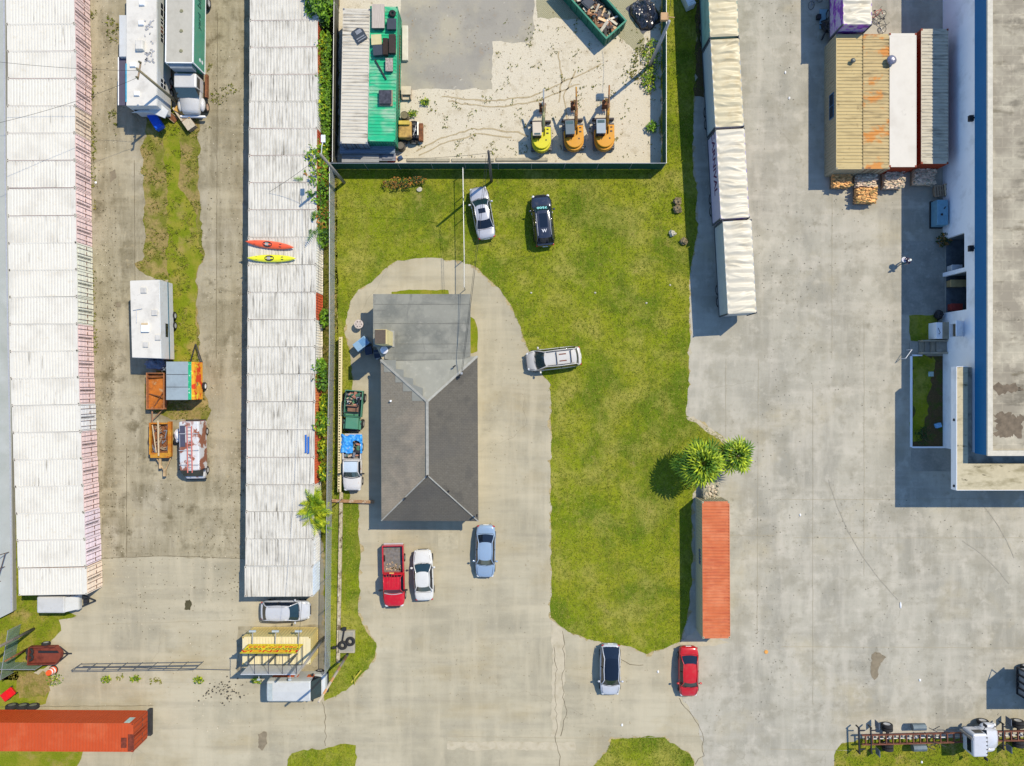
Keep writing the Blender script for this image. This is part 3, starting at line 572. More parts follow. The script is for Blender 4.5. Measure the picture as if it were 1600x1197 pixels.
def vent(px, py, z, r, lb, m):
    b = MB(); b.cyl((0, 0), r * .5, 0, .12, 12); b.blob((0, 0, .12 + r * .55), (r, r, r * .6), 3, .12, 10); o = b.build('roof_vent', m, smooth=False, loc=W(px, py, z)); tag(o, lb, 'roof vent')
vent(1331, 96, 2.6, .22, 'small dark turbine vent on the tan container roof', mat("vent_dark_metal", (.10, .11, .10), .5, .5, v=.4, s=12)); vent(1390, 96, 2.6, .42, 'large grey turbine vent between tan and white container roofs', mat("vent_grey_metal", (.22, .22, .27), .4, .5, v=.4, s=9))
# yard containers
m_wy = mat("streaky_white_roof", D(232, 228, 216), .6, v=.05, layers=[dirt(D(136, 124, 104), 1.3, .48, .66, .8, st=(3.4, .35, 1), m=(.3, .4, .55)), dirt(D(88, 74, 58), 2.2, .6, .7, .8, st=(3, .5, 1), m=(.3, .5, .6))])
m_gw2 = mat("blue_grey_wall", D(150, 160, 176), .6, v=.08)
o = container('shipping_container', None, 12.0, 2.42, 2.59, m_wy, m_gw2, doors=True, pitch=.30, rdep=.07); place(o, 555, 118.5, 2.59, -91.2); o['label'] = 'streaky white ribbed container in the fenced yard'; YW = o
m_teal = mat("teal_roof", D(40, 205, 150), .5, v=.06, s=2, layers=[dirt(D(190, 222, 198), .9, .44, .62, .75, st=(2.2, .6, 1), m=(.3, .42, .52)), dirt(D(60, 190, 150), 1.5, .55, .7, .5)])
m_tealw = mat("teal_wall", D(60, 170, 130), .5, v=.08, s=2, layers=[dirt(D(130, 190, 165), 1.0, .5, .7, .5)])
o = container('shipping_container', None, 12.0, 2.44, 2.59, m_teal, m_tealw, doors=False, pitch=.30, rdep=.07); place(o, 598, 115, 2.59, -91.0); o['label'] = 'teal-green container with clutter on its roof in the fenced yard'
b = MB(); b.box(-1.5, 2.5, 1.225, 1.25, .9, 1.1); b.box(-4.2, -2, 1.225, 1.25, .9, 1.1); b.build('timber_rail', rusty, o)
# cream container below the billboard
m_cy = mat("cream_yellow_roof", D(246, 236, 196), .6, v=.04, layers=[dirt(D(200, 186, 140), 1.0, .55, .75, .5)])
m_cyw = mat("cream_yellow_wall", D(232, 214, 146), .6, v=.05, layers=[dirt(D(180, 150, 80), 1.5, .6, .75, .5)])
o = container('shipping_container', None, 6.06, 2.44, 2.7, m_cy, m_cyw, doors=False, pitch=.26, rdep=.03); place(o, 432, 1016, 2.7, 180); o['label'] = 'cream-yellow container standing beneath the billboard'

# ------------------------------------------------------------------ fences
m_green = mat("green_windscreen_mesh", D(38, 92, 72), .85, v=.2, s=2, layers=[dirt(D(90, 130, 112), 1.2, .6, .75, .5)])
m_galv = mat("galvanised_pipe", (.36, .37, .37), .45, .5, v=.1)
m_link = mat("chain_link_mesh", (.50, .53, .52), .6, .2, v=.1, alpha=.30)
def fence(name, pts, Hh, label, cat, screen, mm, posts=3.0, top=True, thick=.03, group=None, r=.03, lean=0):
    P = [W(*p) for p in pts]; o = P[0].copy(); root = T(name, label, cat, o, group=group); P = [p - o for p in P]
    b = MB()
    for a, c in zip(P, P[1:]): b.beam(a + Vector((0, 0, Hh / 2 + .03)), c + Vector((0, 0, Hh / 2 + .03)), thick, Hh - .08)
    b.build(screen, mm, root)
    if top:
        b = MB()
        for a, c in zip(P, P[1:]): b.bar(a + Vector((0, 0, Hh)), c + Vector((0, 0, Hh)), r)
        b.build('top_rail', m_galv, root)
    for a, c in zip(P, P[1:]):
        n = max(1, round((c - a).length / posts))
        for k in range(n + (1 if c is P[-1] else 0)):
            q = a.lerp(c, k / n); b = MB(); b.bar((q.x, q.y, 0), (q.x, q.y, Hh + .08), r * 1.2); b.build('post', m_galv, root)
    return root
fence('mesh_fence', [(524, 264), (1034, 264)], 1.9, 'long green windscreen fence between the sandy yard and the lawn', 'fence', 'windscreen', m_green, 3.0, group='green fences around the yard')
fence('mesh_fence', [(1034.5, 263), (1034.5, -30)], 1.9, 'green windscreen fence on the right side of the yard', 'fence', 'windscreen', m_green, 3.0, group='green fences around the yard')
fence('mesh_fence', [(527, 262), (530, -30)], 1.9, 'grey mesh fence behind the white yard container', 'fence', 'windscreen', mat("dusty_dark_mesh", D(96, 96, 84), .9, v=.3), 3.0, group='green fences around the yard')
fence('chain_link_fence', [(523, 268), (523, 540), (520, 700), (518, 850), (516, 1040)], 2.0, 'tall chain-link fence along the left side of the lawn', 'fence', 'link_mesh', m_link, 3.2)
# privacy strips seen on the long fence
fence('yard_divider_fence', [(725, 270), (726, 340), (727, 404), (727, 452)], 1.65, 'thin pipe-rail fence running from green fence to house roof', 'fence', 'link_mesh', mat("fine_link_mesh", (.4, .42, .4), .6, .2, alpha=.07), 2.6, r=.034)
# slatted cream barrier beside the house
m_slat = mat("cream_slats", D(244, 232, 184), .7, v=.08); a = W(536, 527); c = W(534, 766)
r = T('slatted_rack', 'long narrow cream slotted rack with rusty feet beside the fence', 'rack', a); d = (c - a); n = int(d.length / .24)
b = MB(); q = d.normalized(); nn = Vector((-q.y, q.x, 0)) 
b.beam(Vector((0, 0, 1.0)) + nn * .10, d + Vector((0, 0, 1.0)) + nn * .10, .16, .06); b.beam(Vector((0, 0, 1.0)) - nn * .12, d + Vector((0, 0, 1.0)) - nn * .12, .05, .06)
for k in range(n): p = q * (k * .24 + .1); b.beam(p + Vector((0, 0, 1.0)) + nn * .02, p + Vector((0, 0, 1.0)) - nn * .10, .12, .05)
b.build('slotted_top', m_slat, r)
b = MB(); b.beam(Vector((0, 0, .48)) - nn * .16, d + Vector((0, 0, .48)) - nn * .16, .03, .94); b.build('side_panel', mat("dark_brown_panel", (.05, .025, .015), .9, v=.3), r)
for k in range(6): p = q * (k * d.length / 5); b = MB(); b.beam(p, p + Vector((0, 0, .95)), .08, .08); b.build('leg', rusty, r)
# crumbling low kerb wall
m_kw = mat("crumbling_wall", D(206, 196, 172), .95, v=.25, s=5, world=True, layers=[dirt(D(90, 74, 50), 1.8, .5, .62, .9), dirt(D(240, 236, 224), 3, .56, .66, .7)], bump=1, bs=9)
b = MB(); a, c = W(534, 768), W(529, 1034); b.beam(Vector((0, 0, .12)), (c - a) + Vector((0, 0, .12)), .3, .24); tag(b.build('low_wall', m_kw, loc=a), 'crumbling low concrete kerb wall in the grass strip', 'low wall')
b = MB(); a, c = W(520, 781), W(586, 783); b.beam(Vector((0, 0, .3)), (c - a) + Vector((0, 0, .35)), .28, .06); b.beam(Vector((.1, 0, .0)), Vector((.1, 0, .3)), .2, .2); b.beam((c - a) - Vector((.3, 0, 0)), (c - a) + Vector((-.3, 0, .3)), .2, .2)
tag(b.build('plank_barrier', mat("peeling_brown_plank", D(178, 140, 104), .9, v=.3, s=6, layers=[dirt(D(214, 200, 180), 3, .5, .65, .8)]), loc=a), 'peeling brown plank barrier across the grass by the house', 'barrier')
# parking kerbs in yard
for (x0, y0, x1, y1, lb) in ((636, 250, 703, 250, 'left beige parking kerb along the green fence'), (706, 250, 772, 249, 'middle beige parking kerb along the green fence'), (775, 249, 856, 249, 'right beige parking kerb behind the yellow excavator')):
    a, c = W(x0, y0), W(x1, y1); b = MB(); d = c - a; b.prism([(0, -.15), (d.x, -.15), (d.x, .15), (0, .15)], 0, .14); o = b.build('parking_kerb', conc, loc=a, bevel=.03); tag(o, lb, 'kerb', group='kerbs along the yard fence')
b = MB(); b.box(0, .55, 0, 3.2, 0, .35); tag(b.build('concrete_barrier', mat("white_barrier", D(236, 230, 216), .7, v=.1), bevel=.04, loc=W(629, 96)), 'long white concrete block beside the teal container', 'concrete block')
r = T('yard_steps', 'short pale wooden steps beside the teal container', 'steps', W(636, 146)); b = MB(); b.box(-.45, .45, -.3, .45, .55, .62); b.build('tread', mat("pale_tread", D(226, 214, 190), .8, v=.15), r)
b = MB(); b.box(-.45, .45, -.65, -.32, .25, .31); b.build('tread', mat("pale_tread", D(226, 214, 190), .8), r); b = MB(); b.box(-.42, -.36, -.65, .45, 0, .55); b.box(.36, .42, -.65, .45, 0, .55); b.build('side_board', wood, r)

# ------------------------------------------------------------------ left edge warehouse
m_wr = mat("grey_metal_roofing", D(196, 204, 204), .55, v=.06, s=.8, world=True, layers=[dirt(D(168, 178, 172), .4, .5, .7, .6), dirt(D(214, 222, 226), .3, .55, .7, .6)])
r = T('loading_platform', 'long low grey metal-decked platform along the left edge', 'platform', W(-60, 500))
o0 = W(-60, 500); 
def rel(px, py, z, o=None): p = W(px, py, z) - (o or o0); return (p.x, p.y, z)
P = [rel(-60, -60, .6), rel(8, -60, .6), rel(10, 260, .6), rel(14, 420, .6), rel(18, 700, .6), rel(20, 955, .6), rel(-20, 975, .6), rel(-60, 985, .6)]
b = MB(); b.prism([p[:2] for p in P], .5, .6); rf = b.build('deck', m_wr, r)
Q = [(p[0] * 1 - (.05 if i in (1, 2, 3, 4, 5) else 0), p[1] * 1) for i, p in enumerate(P)]; b = MB(); b.prism(Q, 0, .5); b.build('wall', mat("grey_wall", D(170, 172, 166), .8, v=.1), r)
b = MB(); b.beam((P[1][0] - .1, P[1][1], .62), (P[2][0] - .1, P[2][1], .62), .14, .06); b.beam((P[2][0] - .1, P[2][1], .62), (P[4][0] - .1, P[4][1], .62), .14, .06); b.beam((P[4][0] - .1, P[4][1], .62), (P[5][0] - .1, P[5][1], .62), .14, .06); b.build('edge_trim', alum, rf)

# ------------------------------------------------------------------ small house
m_sh = mat("asphalt_shingles_dark", D(160, 153, 138), .9, v=.1, s=3, layers=[dirt(D(172, 168, 160), 9, .54, .66, .6), dirt(D(100, 98, 94), 6, .56, .7, .6), dirt(D(184, 172, 154), .25, .46, .6, .75), dirt(D(134, 130, 122), .35, .52, .66, .6), dirt(D(168, 164, 158), 7, .6, .72, .35)], brick=(1.0, .32, .15, .012, (.62, .62, .62), .75), bump=.3, bs=30)
m_cap = mat("ridge_sealant", D(176, 178, 174), .8, v=.15, s=3)
m_flat = mat("grey_rolled_roofing", D(160, 162, 154), .85, v=.06, s=1.2, layers=[dirt(D(124, 128, 124), .5, .42, .60, .85), dirt(D(112, 115, 112), 1.6, .58, .7, .6, st=(1, .3, 1)), dirt(D(182, 182, 174), 1.0, .56, .72, .6), dirt(D(112, 114, 112), .9, .58, .7, .5, st=(.2, 2.5, 1)), dirt(D(200, 200, 196), 2.5, .66, .74, .7, m=(.4, .5, .6))])
m_coat = mat("pale_roof_coating", D(168, 170, 162), .85, v=.06, s=1.5, layers=[dirt(D(150, 152, 146), .7, .5, .68, .6, st=(1, .4, 1)), dirt(D(196, 196, 188), 1.5, .56, .7, .5)])
m_stucco = mat("beige_stucco", D(206, 196, 170), .9, v=.08)
ho = W(671, 690); house = T('small_house', 'single-storey house with dark shingle hip roof and flat grey rear roof', 'house', ho)
def hr(px, py, z): p = W(px, py, z) - ho; return Vector((p.x, p.y, z))
EZ, RZ = 3.0, 4.7
NW, NE, SE, SWc = hr(595, 562, EZ), hr(746, 556, EZ), hr(747.5, 814, EZ), hr(596, 813, EZ)
RN, RS = hr(667.5, 627, RZ), hr(668, 742, RZ)
fl = hr(735, 556, EZ)
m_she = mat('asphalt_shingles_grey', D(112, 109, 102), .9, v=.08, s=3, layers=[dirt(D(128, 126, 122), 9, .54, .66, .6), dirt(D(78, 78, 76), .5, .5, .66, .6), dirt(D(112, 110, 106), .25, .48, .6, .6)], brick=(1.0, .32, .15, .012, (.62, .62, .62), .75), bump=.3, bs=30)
for nm, pts in (('west', (SWc, RS, RN, NW)), ('east', (SE, NE, RN, RS)), ('south', (SWc, SE, RS))):
    b = MB(); n = len(pts); c = (pts[2] - pts[0]).cross(pts[1] - pts[0]).normalized(); c = c if c.z > 0 else -c
    b.add([tuple(p) for p in pts] + [tuple(p - Vector((0, 0, .12))) for p in pts], [tuple(range(n)), tuple(range(2 * n - 1, n - 1, -1))] + [(i, (i + 1) % n, n + (i + 1) % n, n + i) for i in range(n)])
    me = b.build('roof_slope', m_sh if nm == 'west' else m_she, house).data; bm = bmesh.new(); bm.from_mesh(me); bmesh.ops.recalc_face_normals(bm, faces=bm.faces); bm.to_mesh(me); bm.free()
b = MB(); b.add([tuple(NW), tuple(NE), tuple(RN)], [(0, 1, 2)]); b.add([tuple(p - Vector((0, 0, .1))) for p in (NW, NE, RN)], [(0, 2, 1)]); b.build('coated_slope', m_coat, house)
b = MB()
def cap(a, c, w=.2, z=.05): b.beam(a + Vector((0, 0, z)), c + Vector((0, 0, z)), w, .05)
cap(RN, RS, .24); cap(RN, NW, .20); cap(RN, NE, .20); cap(RS, SWc, .10); cap(RS, SE, .10); b.build('ridge_cap', m_cap, house)
# stepped membrane along the west hip
def on_west(px, py):   # point on the west slope seen at that pixel
    n = (NW - RN).cross(SWc - RN); k = Vector(((px - CX) / F, (CY - py) / F, -1)); cpos = Vector((0, 0, H)) - ho; t = (RN - cpos).dot(n) / k.dot(n); return cpos + k * t
b = MB()
for (x0, x1, y0, y1) in ((594.5, 600, 561, 567), (600, 619, 562, 581), (618, 631, 576, 597), (630, 646, 588, 611), (644, 661, 600, 626)):
    ps = [on_west(x0, y1), on_west(x1, y1), on_west(x1, max(y0, y1 - 20 + 0)), on_west(x0, y0)]
    b.add([tuple(p + Vector((-.01, 0, .02 + .002 * x0 % .01))) for p in ps], [(0, 1, 2, 3)])
b.build('stepped_membrane', m_coat, house)
a0, a1 = hr(583, 459, 3.1), hr(735, 459, 3.1); a2, a3 = hr(735, 566, 3.1), hr(612, 566, 3.1)
b = MB(); P = [tuple(hr(x, y, 3.1))[:2] for x, y in ((583, 459), (735, 459), (735, 556), (722, 562), (612, 563), (601, 560), (601, 541), (583, 541))]; b.prism(P, 2.95, 3.1); fr = b.build('flat_roof', m_flat, house)
b = MB()
for y in (475, 505, 537, 551): p0, p1 = hr(584, y, 3.108), hr(734, y, 3.108); b.beam(p0, p1, .05, .006)
b.build('roofing_seam', mat("seam_dark", D(130, 132, 126), .9, v=.2, s=4), fr)
b = MB(); P2 = [tuple(hr(x, y, 2.9))[:2] for x, y in ((588, 464), (731, 464), (731, 556), (742, 560), (743, 808), (600, 808), (600, 566), (588, 541))]; b.prism(P2, 0, 2.94); b.build('wall', m_stucco, house)
# cream bulkhead
c0, c1 = hr(585, 537, 6.6), hr(603.5, 514, 6.6)
b = MB(); b.box(c0.x, c1.x, c0.y, c1.y, 2.2, 6.5); st = b.build('stair_tower', mat("cream_plaster", D(240, 226, 170), .85, v=.08, layers=[dirt(D(190, 170, 120), 1, .55, .7, .6)]), house)
b = MB(); b.box(c0.x + .03, c1.x - .06, c0.y + .03, c1.y - .03, 6.5, 6.56); b.build('tower_cap', mat("brown_cap", D(108, 98, 88), .9, v=.15, s=6), st)
b = MB(); p = hr(611, 526, 3.1); b.box(c0.x - .0, c1.x + .14, c0.y - .08, c1.y + .12, 3.1, 3.2); b.build('flashing', m_cap, st)
for (px, py) in ((611, 626), (668, 743), (633, 778), (701, 767), (745, 805)):
    p = hr(px, py, 0); q = on_west(px, py) if px < 640 and py < 700 else hr(px, py, 3.9 if px != 668 else 4.7)
    b = MB(); b.cyl((q.x, q.y), .09, q.z - .25, q.z + .25, 10); b.build('vent_pipe', white_p if px == 611 else black, house)
b = MB(); p = hr(722, 583, 3.9); b.cyl((p.x, p.y), .05, 3.3, 4.5, 8); b.cbox((p.x, p.y, 4.5), (.18, .18, .12)); b.build('service_mast', m_galv, house)
for (px, py, w) in ((710, 572, .12), (694, 599, .12), (717, 590, .1)): p = hr(px, py, 3.75); b = MB(); b.cbox((p.x, p.y, 3.85), (.3, w, .1), .6); b.build('roof_bracket', black, house)
p = hr(606, 548, 1.6); b = MB(); b.blob((0, 0, 0), (.34, .34, .07), 1, .05); b.bar((0, 0, -3.5), (0, 0, 0), .03); o = b.build('satellite_dish', mat("dish_white", (.6, .6, .62), .5), loc=(ho.x + p.x, ho.y + p.y, 3.5)); tag(o, 'pale round satellite dish beside the cream stair tower', 'satellite dish')
# ------------------------------------------------------------------ white industrial building on the right
m_ww = mat("white_wall_paint", (.80, .81, .82), .7, v=.03, s=.6, layers=[dirt(D(205, 210, 215), .5, .52, .75, .5)])
m_bl = mat("blue_fascia_metal", (.008, .125, .29), .5, v=.06, s=1, layers=[dict(k='wave', c=(.01, .10, .30), s=.9, lo=.9, hi=1, a=.5, dir='Y')])
m_br = mat("stained_deck_roof", D(196, 190, 172), .9, v=.08, s=2, world=True, layers=[dirt(D(158, 151, 136), .30, .42, .58, .8), dirt(D(120, 115, 102), .55, .54, .66, .7, st=(.5, 1.3, 1)), dirt(D(222, 214, 194), .8, .54, .68, .6), dirt(D(124, 116, 96), .7, .58, .7, .75, st=(.5, 1.4, 1)), dirt(D(90, 84, 66), 1.6, .66, .74, .7)], brick=(.42, .75, .36, .02, (1.25, 1.25, 1.22), .4))
m_para = mat("mossy_parapet_top", D(214, 206, 178), .9, v=.08, s=3, world=True, layers=[dirt(D(150, 142, 108), .9, .5, .66, .7, st=(.6, 1.6, 1)), dirt(D(84, 80, 54), 1.9, .62, .7, .85, st=(.6, 1.3, 1))])
m_dark = mat("dark_interior", (.03, .032, .035), .8, v=.3)
bo = W(1473, 400); B = T('white_building', 'large white building with blue fascia and stained grey roof on the right', 'building', bo)
def br(px, py, z=0): p = W(px, py, z) - bo; return Vector((p.x, p.y, z))
ZR = 6.67; YT = br(1473, -60).y; YS = br(1550, 710, ZR).y; XE = 14.0
yA0, yA1 = br(1473, 374).y, br(1473, 426).y     # upper garage door
yB0, yB1 = br(1473, 432).y, br(1473, 489).y
yC0, yC1 = br(1478, 506, 1.2).y, br(1478, 526, 1.2).y
segs = [(YT, yA0, 0, 6.5), (yA0, yA1, 3.3, 6.5), (yA1, yB0, 0, 6.5), (yB0, yB1, 3.6, 6.5), (yB1, yC0, 0, 6.5), (yC0, yC1, 3.2, 6.5), (yC0, yC1, 0, 1.1), (yC1, YS, 0, 6.5)]
b = MB()
for (ya_, yb_, z0, z1) in segs: b.box(0, .3, min(ya_, yb_), max(ya_, yb_), z0, z1)
b.box(.3, XE, YS, YS + .3, 0, 6.5); wl = b.build('wall', m_ww, B)
b = MB(); b.box(-.06, -.003, YS, YT, 4.86, 6.6); b.box(-.06, XE, YS - .06, YS - .003, 4.86, 6.6); fa = b.build('fascia', m_bl, B)
b = MB(); b.box(.35, XE, YS + .35, YT, 6.3, 6.5); rf = b.build('roof', m_br, B)
b = MB(); b.box(-.1, .34, YS - .1, YT, 6.5, 6.67); b.box(.34, XE, YS - .1, YS + .34, 6.5, 6.668); b.build('parapet', mat("parapet_white", D(225, 222, 210), .8, v=.12, s=3), rf)
m_tar = mat("tar_stain_roof", D(128, 116, 100), .9, v=.3, s=2, world=True)
for i, pts in enumerate(([(1552, 646), (1566, 644), (1580, 652), (1600, 648), (1600, 672), (1590, 682), (1575, 684), (1560, 678), (1552, 680)], [(1560, 600), (1600, 600), (1600, 612), (1558, 612)])):
    P = jag([(x, y, 6.5) for x, y in pts], .1, .38, seed=i); b = MB(); b.sheet([(p[0] - bo.x, p[1] - bo.y) for p in P], 6.505 + .002 * i); b.build('tar_patch', m_tar, rf)
# canopy
cxl = br(1495, 700, 4.9).x; cyn = br(1495, 573, 4.9).y; cys = br(1495, 765, 4.9).y
b = MB(); w = .95
b.box(cxl + w, -.062, cys + 2.25, cyn, 4.15, 4.45); b.box(-.062, XE, cys + 2.25, YS - .062, 4.15, 4.448); cn = b.build('canopy_deck', mat("canopy_deck", D(190, 186, 172), .9, v=.2, s=1, world=True, layers=[dirt(D(110, 108, 100), .8, .5, .66, .8)]), B)
b = MB(); b.box(cxl, cxl + w, cys + 2.25, cyn, 4.15, 4.9); b.box(cxl, XE, cys, cys + 2.25, 4.15, 4.902); b.build('canopy_parapet', m_para, B)
b = MB(); b.box(cxl - .04, cxl - .003, cys - .04, cyn + .03, 4.12, 4.93); b.box(cxl - .003, XE, cys - .04, cys - .003, 4.12, 4.93); b.box(cxl - .003, cxl + w, cyn + .003, cyn + .04, 4.12, 4.93); b.build('canopy_trim', m_ww, B)
for y in (cys + .3, cys + 6): b = MB(); b.cbox((cxl - .07, y, 4.6), (.08, .2, .2)); b.build('downlight', black, B)
# garages
for nm, (ya_, yb_, hh) in {'a': (yA0, yA1, 3.3), 'b': (yB0, yB1, 3.6)}.items():
    y0, y1 = min(ya_, yb_), max(ya_, yb_)
    b = MB(); b.box(6.0, 6.1, y0, y1, 0, hh); b.box(.3, 6.0, y0 - .08, y0, 0, hh); b.box(.3, 6.0, y1, y1 + .08, 0, hh); b.box(.3, 6.0, y0, y1, hh, hh + .1); b.box(.3, 6, y0, y1, .03, .04); g = b.build('garage_bay', mat("bay_interior", (.10, .12, .13), .8, v=.3), B)
    b = MB(); b.cbox((.45, (y0 + y1) / 2, hh - .25), (.3, y1 - y0 - .1, .35)); b.build('rolled_shutter', steel, g)
yb0, yb1 = min(yB0, yB1), max(yB0, yB1); ya0, ya1 = min(yA0, yA1), max(yA0, yA1)
for i, (x, y, z, sx, sy, sz, c, nm, lb, ct) in enumerate([(.9, yb0 + .5, 0, 1.0, .6, .7, (.25, .04, .03), 'tool_chest', 'red tool chest just inside the lower garage bay', 'tool chest'), (.8, ya0 + .35, 0, .9, .5, .9, (.5, .5, .48), 'workbench', 'white-topped bench inside the upper garage bay', 'workbench'), (1.0, yb1 - .7, 0, 1.4, .6, .8, (.3, .22, .1), 'crate', 'brown wooden crate inside the lower garage bay', 'crate')]):
    r = T(nm, lb, ct, bo + Vector((x, y, 0))); b = MB(); b.cbox((0, 0, sz / 2), (sx, sy, sz - .1)); b.build('case', mat("case_col%d" % i, c, .5, v=.2), r, bevel=.03)
    for k in (-1, 1):
        for l in (-1, 1): b = MB(); b.cyl((k * (sx / 2 - .08), l * (sy / 2 - .08)), .05, 0, .08, 8); b.build('foot', black, r)
    b = MB(); b.cbox((0, 0, sz - .02), (sx + .05, sy + .05, .06)); b.build('top', mat("case_top%d" % i, tuple(min(.7, v * 1.6) for v in c), .5), r)
# window hatch + door steps + landing
r = T('awning_window', 'white propped-open window awning on the white wall above the steps', 'awning', bo + Vector((-.0, (yC0 + yC1) / 2, 3.2)))
b = MB(); L = abs(yC0 - yC1) + .2; M0 = b.M; b.M = Matrix.Rotation(R(38), 4, 'Y'); b.box(-1.6, -.02, -L / 2, L / 2, -.03, .03); b.M = M0; b.build('panel', m_ww, r)
for s in (-1, 1): b = MB(); b.bar((-.02, s * L * .45, -.9), (-.9, s * L * .45, -.72 + 1.3), .02); b.build('strut', alum, r)
st0 = W(1422, 533); r = T('concrete_steps', 'short flight of concrete steps up to the side door of the white building', 'steps', st0)
for k, (x0, x1) in enumerate(((1436, 1443), (1443, 1450), (1450, 1457), (1457, 1476))):
    b = MB(); a, c = W(x0, 550) - st0, W(x1, 534) - st0; b.box(a.x, c.x - .01, a.y, c.y, 0, .17 * (k + 1)); b.build('step', m_walk if k % 2 else conc, r, bevel=.015)
b = MB(); a, c = W(1434, 552.6) - st0, W(1476, 550.2) - st0; b.box(a.x, c.x, a.y, c.y, 0, .9); b.build('side_wall', conc, r)
b = MB(); a, c = W(1434, 533.8) - st0, W(1476, 531.6) - st0; b.box(a.x, c.x, a.y, c.y, 0, .9); b.build('side_wall', conc, r)
b = MB(); a, c = W(1421, 551) - st0, W(1434, 534) - st0; b.box(a.x, c.x, a.y, c.y, .016, .05); b.build('landing_pad', m_walk, r)
r0 = W(1460, 530); r = T('utility_box', 'pale utility cabinet on a concrete block beside the steps', 'utility cabinet', r0)
b = MB(); c = W(1474, 504) - r0; b.box(0, c.x, 0, c.y, 0, 1.0); b.build('plinth', conc, r, bevel=.03); b = MB(); c = W(1461, 505) - r0; b.box(-.55, 0, 0, c.y, 0, 1.3); bx = b.build('cabinet', m_ww, r, bevel=.02)
b = MB(); b.cbox((-.3, c.y * .5, 1.31), (.04, .5, .03), .4); b.cbox((-.3, c.y * .3, 1.31), (.08, .08, .04)); b.build('latch', black, bx)
# kerbs of the planting bed
for i, (x0, y0, x1, y1) in enumerate(((1421.5, 556, 1424.5, 698), (1424.6, 697, 1480, 699.5), (1424.6, 553.6, 1440, 556))):
    o0_ = W(x0, y1); c = W(x1, y0) - o0_; b = MB(); b.box(0, c.x, 0, c.y, 0, .16); o = b.build('bed_kerb', m_ww, loc=o0_, bevel=.02); tag(o, ('long white kerb on the left side of the planting bed', 'white kerb across the bottom of the planting bed', 'short white kerb beside the steps at the top of the bed')[i], 'kerb')
o = W(1454, 584); b = MB(); b.box(-.22, .22, -.22, .22, 0, .14); b.box(-.03, .03, -.22, .22, .14, .17); tag(b.build('irrigation_box', mat("pale_cyan_plastic", D(190, 220, 222), .5), loc=o, bevel=.02), 'small pale square box standing in the planting bed grass', 'valve box')
o = W(1464, 664); b = MB(); b.cbox((0, 0, .18), (.5, .4, .34), .3); b.cbox((0, 0, .37), (.4, .3, .04), .3); tag(b.build('plastic_tub', mat("blue_tub", (.2, .42, .65), .4), loc=o, bevel=.03), 'small light blue tub lying in the planting bed mulch', 'tub')
o = W(1407, 560); b = MB(); b.bar((0, 0, .9), (.55, .8, .95), .03); b.bar((0, 0, 0), (0, 0, .9), .03); b.bar((.55, .8, 0), (.55, .8, .95), .03); tag(b.build('handrail', white_p, loc=o), 'short slanted white handrail in front of the steps', 'handrail')
for i, (px, py) in enumerate(((1524, 185), (1524, 388))): p = W(px, py, 4.5); b = MB(); b.cbox((0, 0, 0), (.35, .5, .3)); b.cbox((.2, 0, .2), (.3, .12, .12)); o = b.build('wall_lamp', black, B); o.location = (-.2, p.y - bo.y, 4.55)
# generator + pallet + shelf
r = T('generator', 'pale blue-grey machine box against the white building wall', 'generator', W(1461, 336)); b = MB(); b.box(-.5, .5, -1.15, 1.15, .2, 1.25); b.build('housing', mat("machine_blue_grey", D(120, 175, 205), .5, v=.12, layers=[dirt((.1, .1, .1), 3, .6, .7, .5)]), r, bevel=.05)
b = MB(); b.box(-.55, .55, -1.25, 1.25, .05, .2); b.build('skid', black, r); b = MB(); b.bar((.1, .3, 1.25), (.25, .5, 1.25), .05); b.cyl((-.1, -.2), .1, 1.25, 1.32, 10); b.build('fittings', black, r)
for i, (px, py, rz) in enumerate(((1464, 300, 0), (1478, 298, 0))):
    r = T('wooden_pallet', ('slatted wooden pallet leaning by the wall behind the wood bundles', 'paler wooden pallet lying half against the white wall')[i], 'pallet', W(px, py), R(4))
    b = MB()
    for k in range(5): b.box(-.5 + k * .23, -.38 + k * .23, -.55, .55, .5 + i * .12, .53 + i * .12)
    b.build('deck_boards', wood_pale if i else wood, r); b = MB()
    for k in (-.5, 0, .42): b.box(-.5, .54, k, k + .09, .38 + i * .12, .5 + i * .12)
    b.build('stringers', wood, r); b = MB(); b.box(-.4, .4, -.4, .4, 0, .38); b.build('base_stack', wood, r)

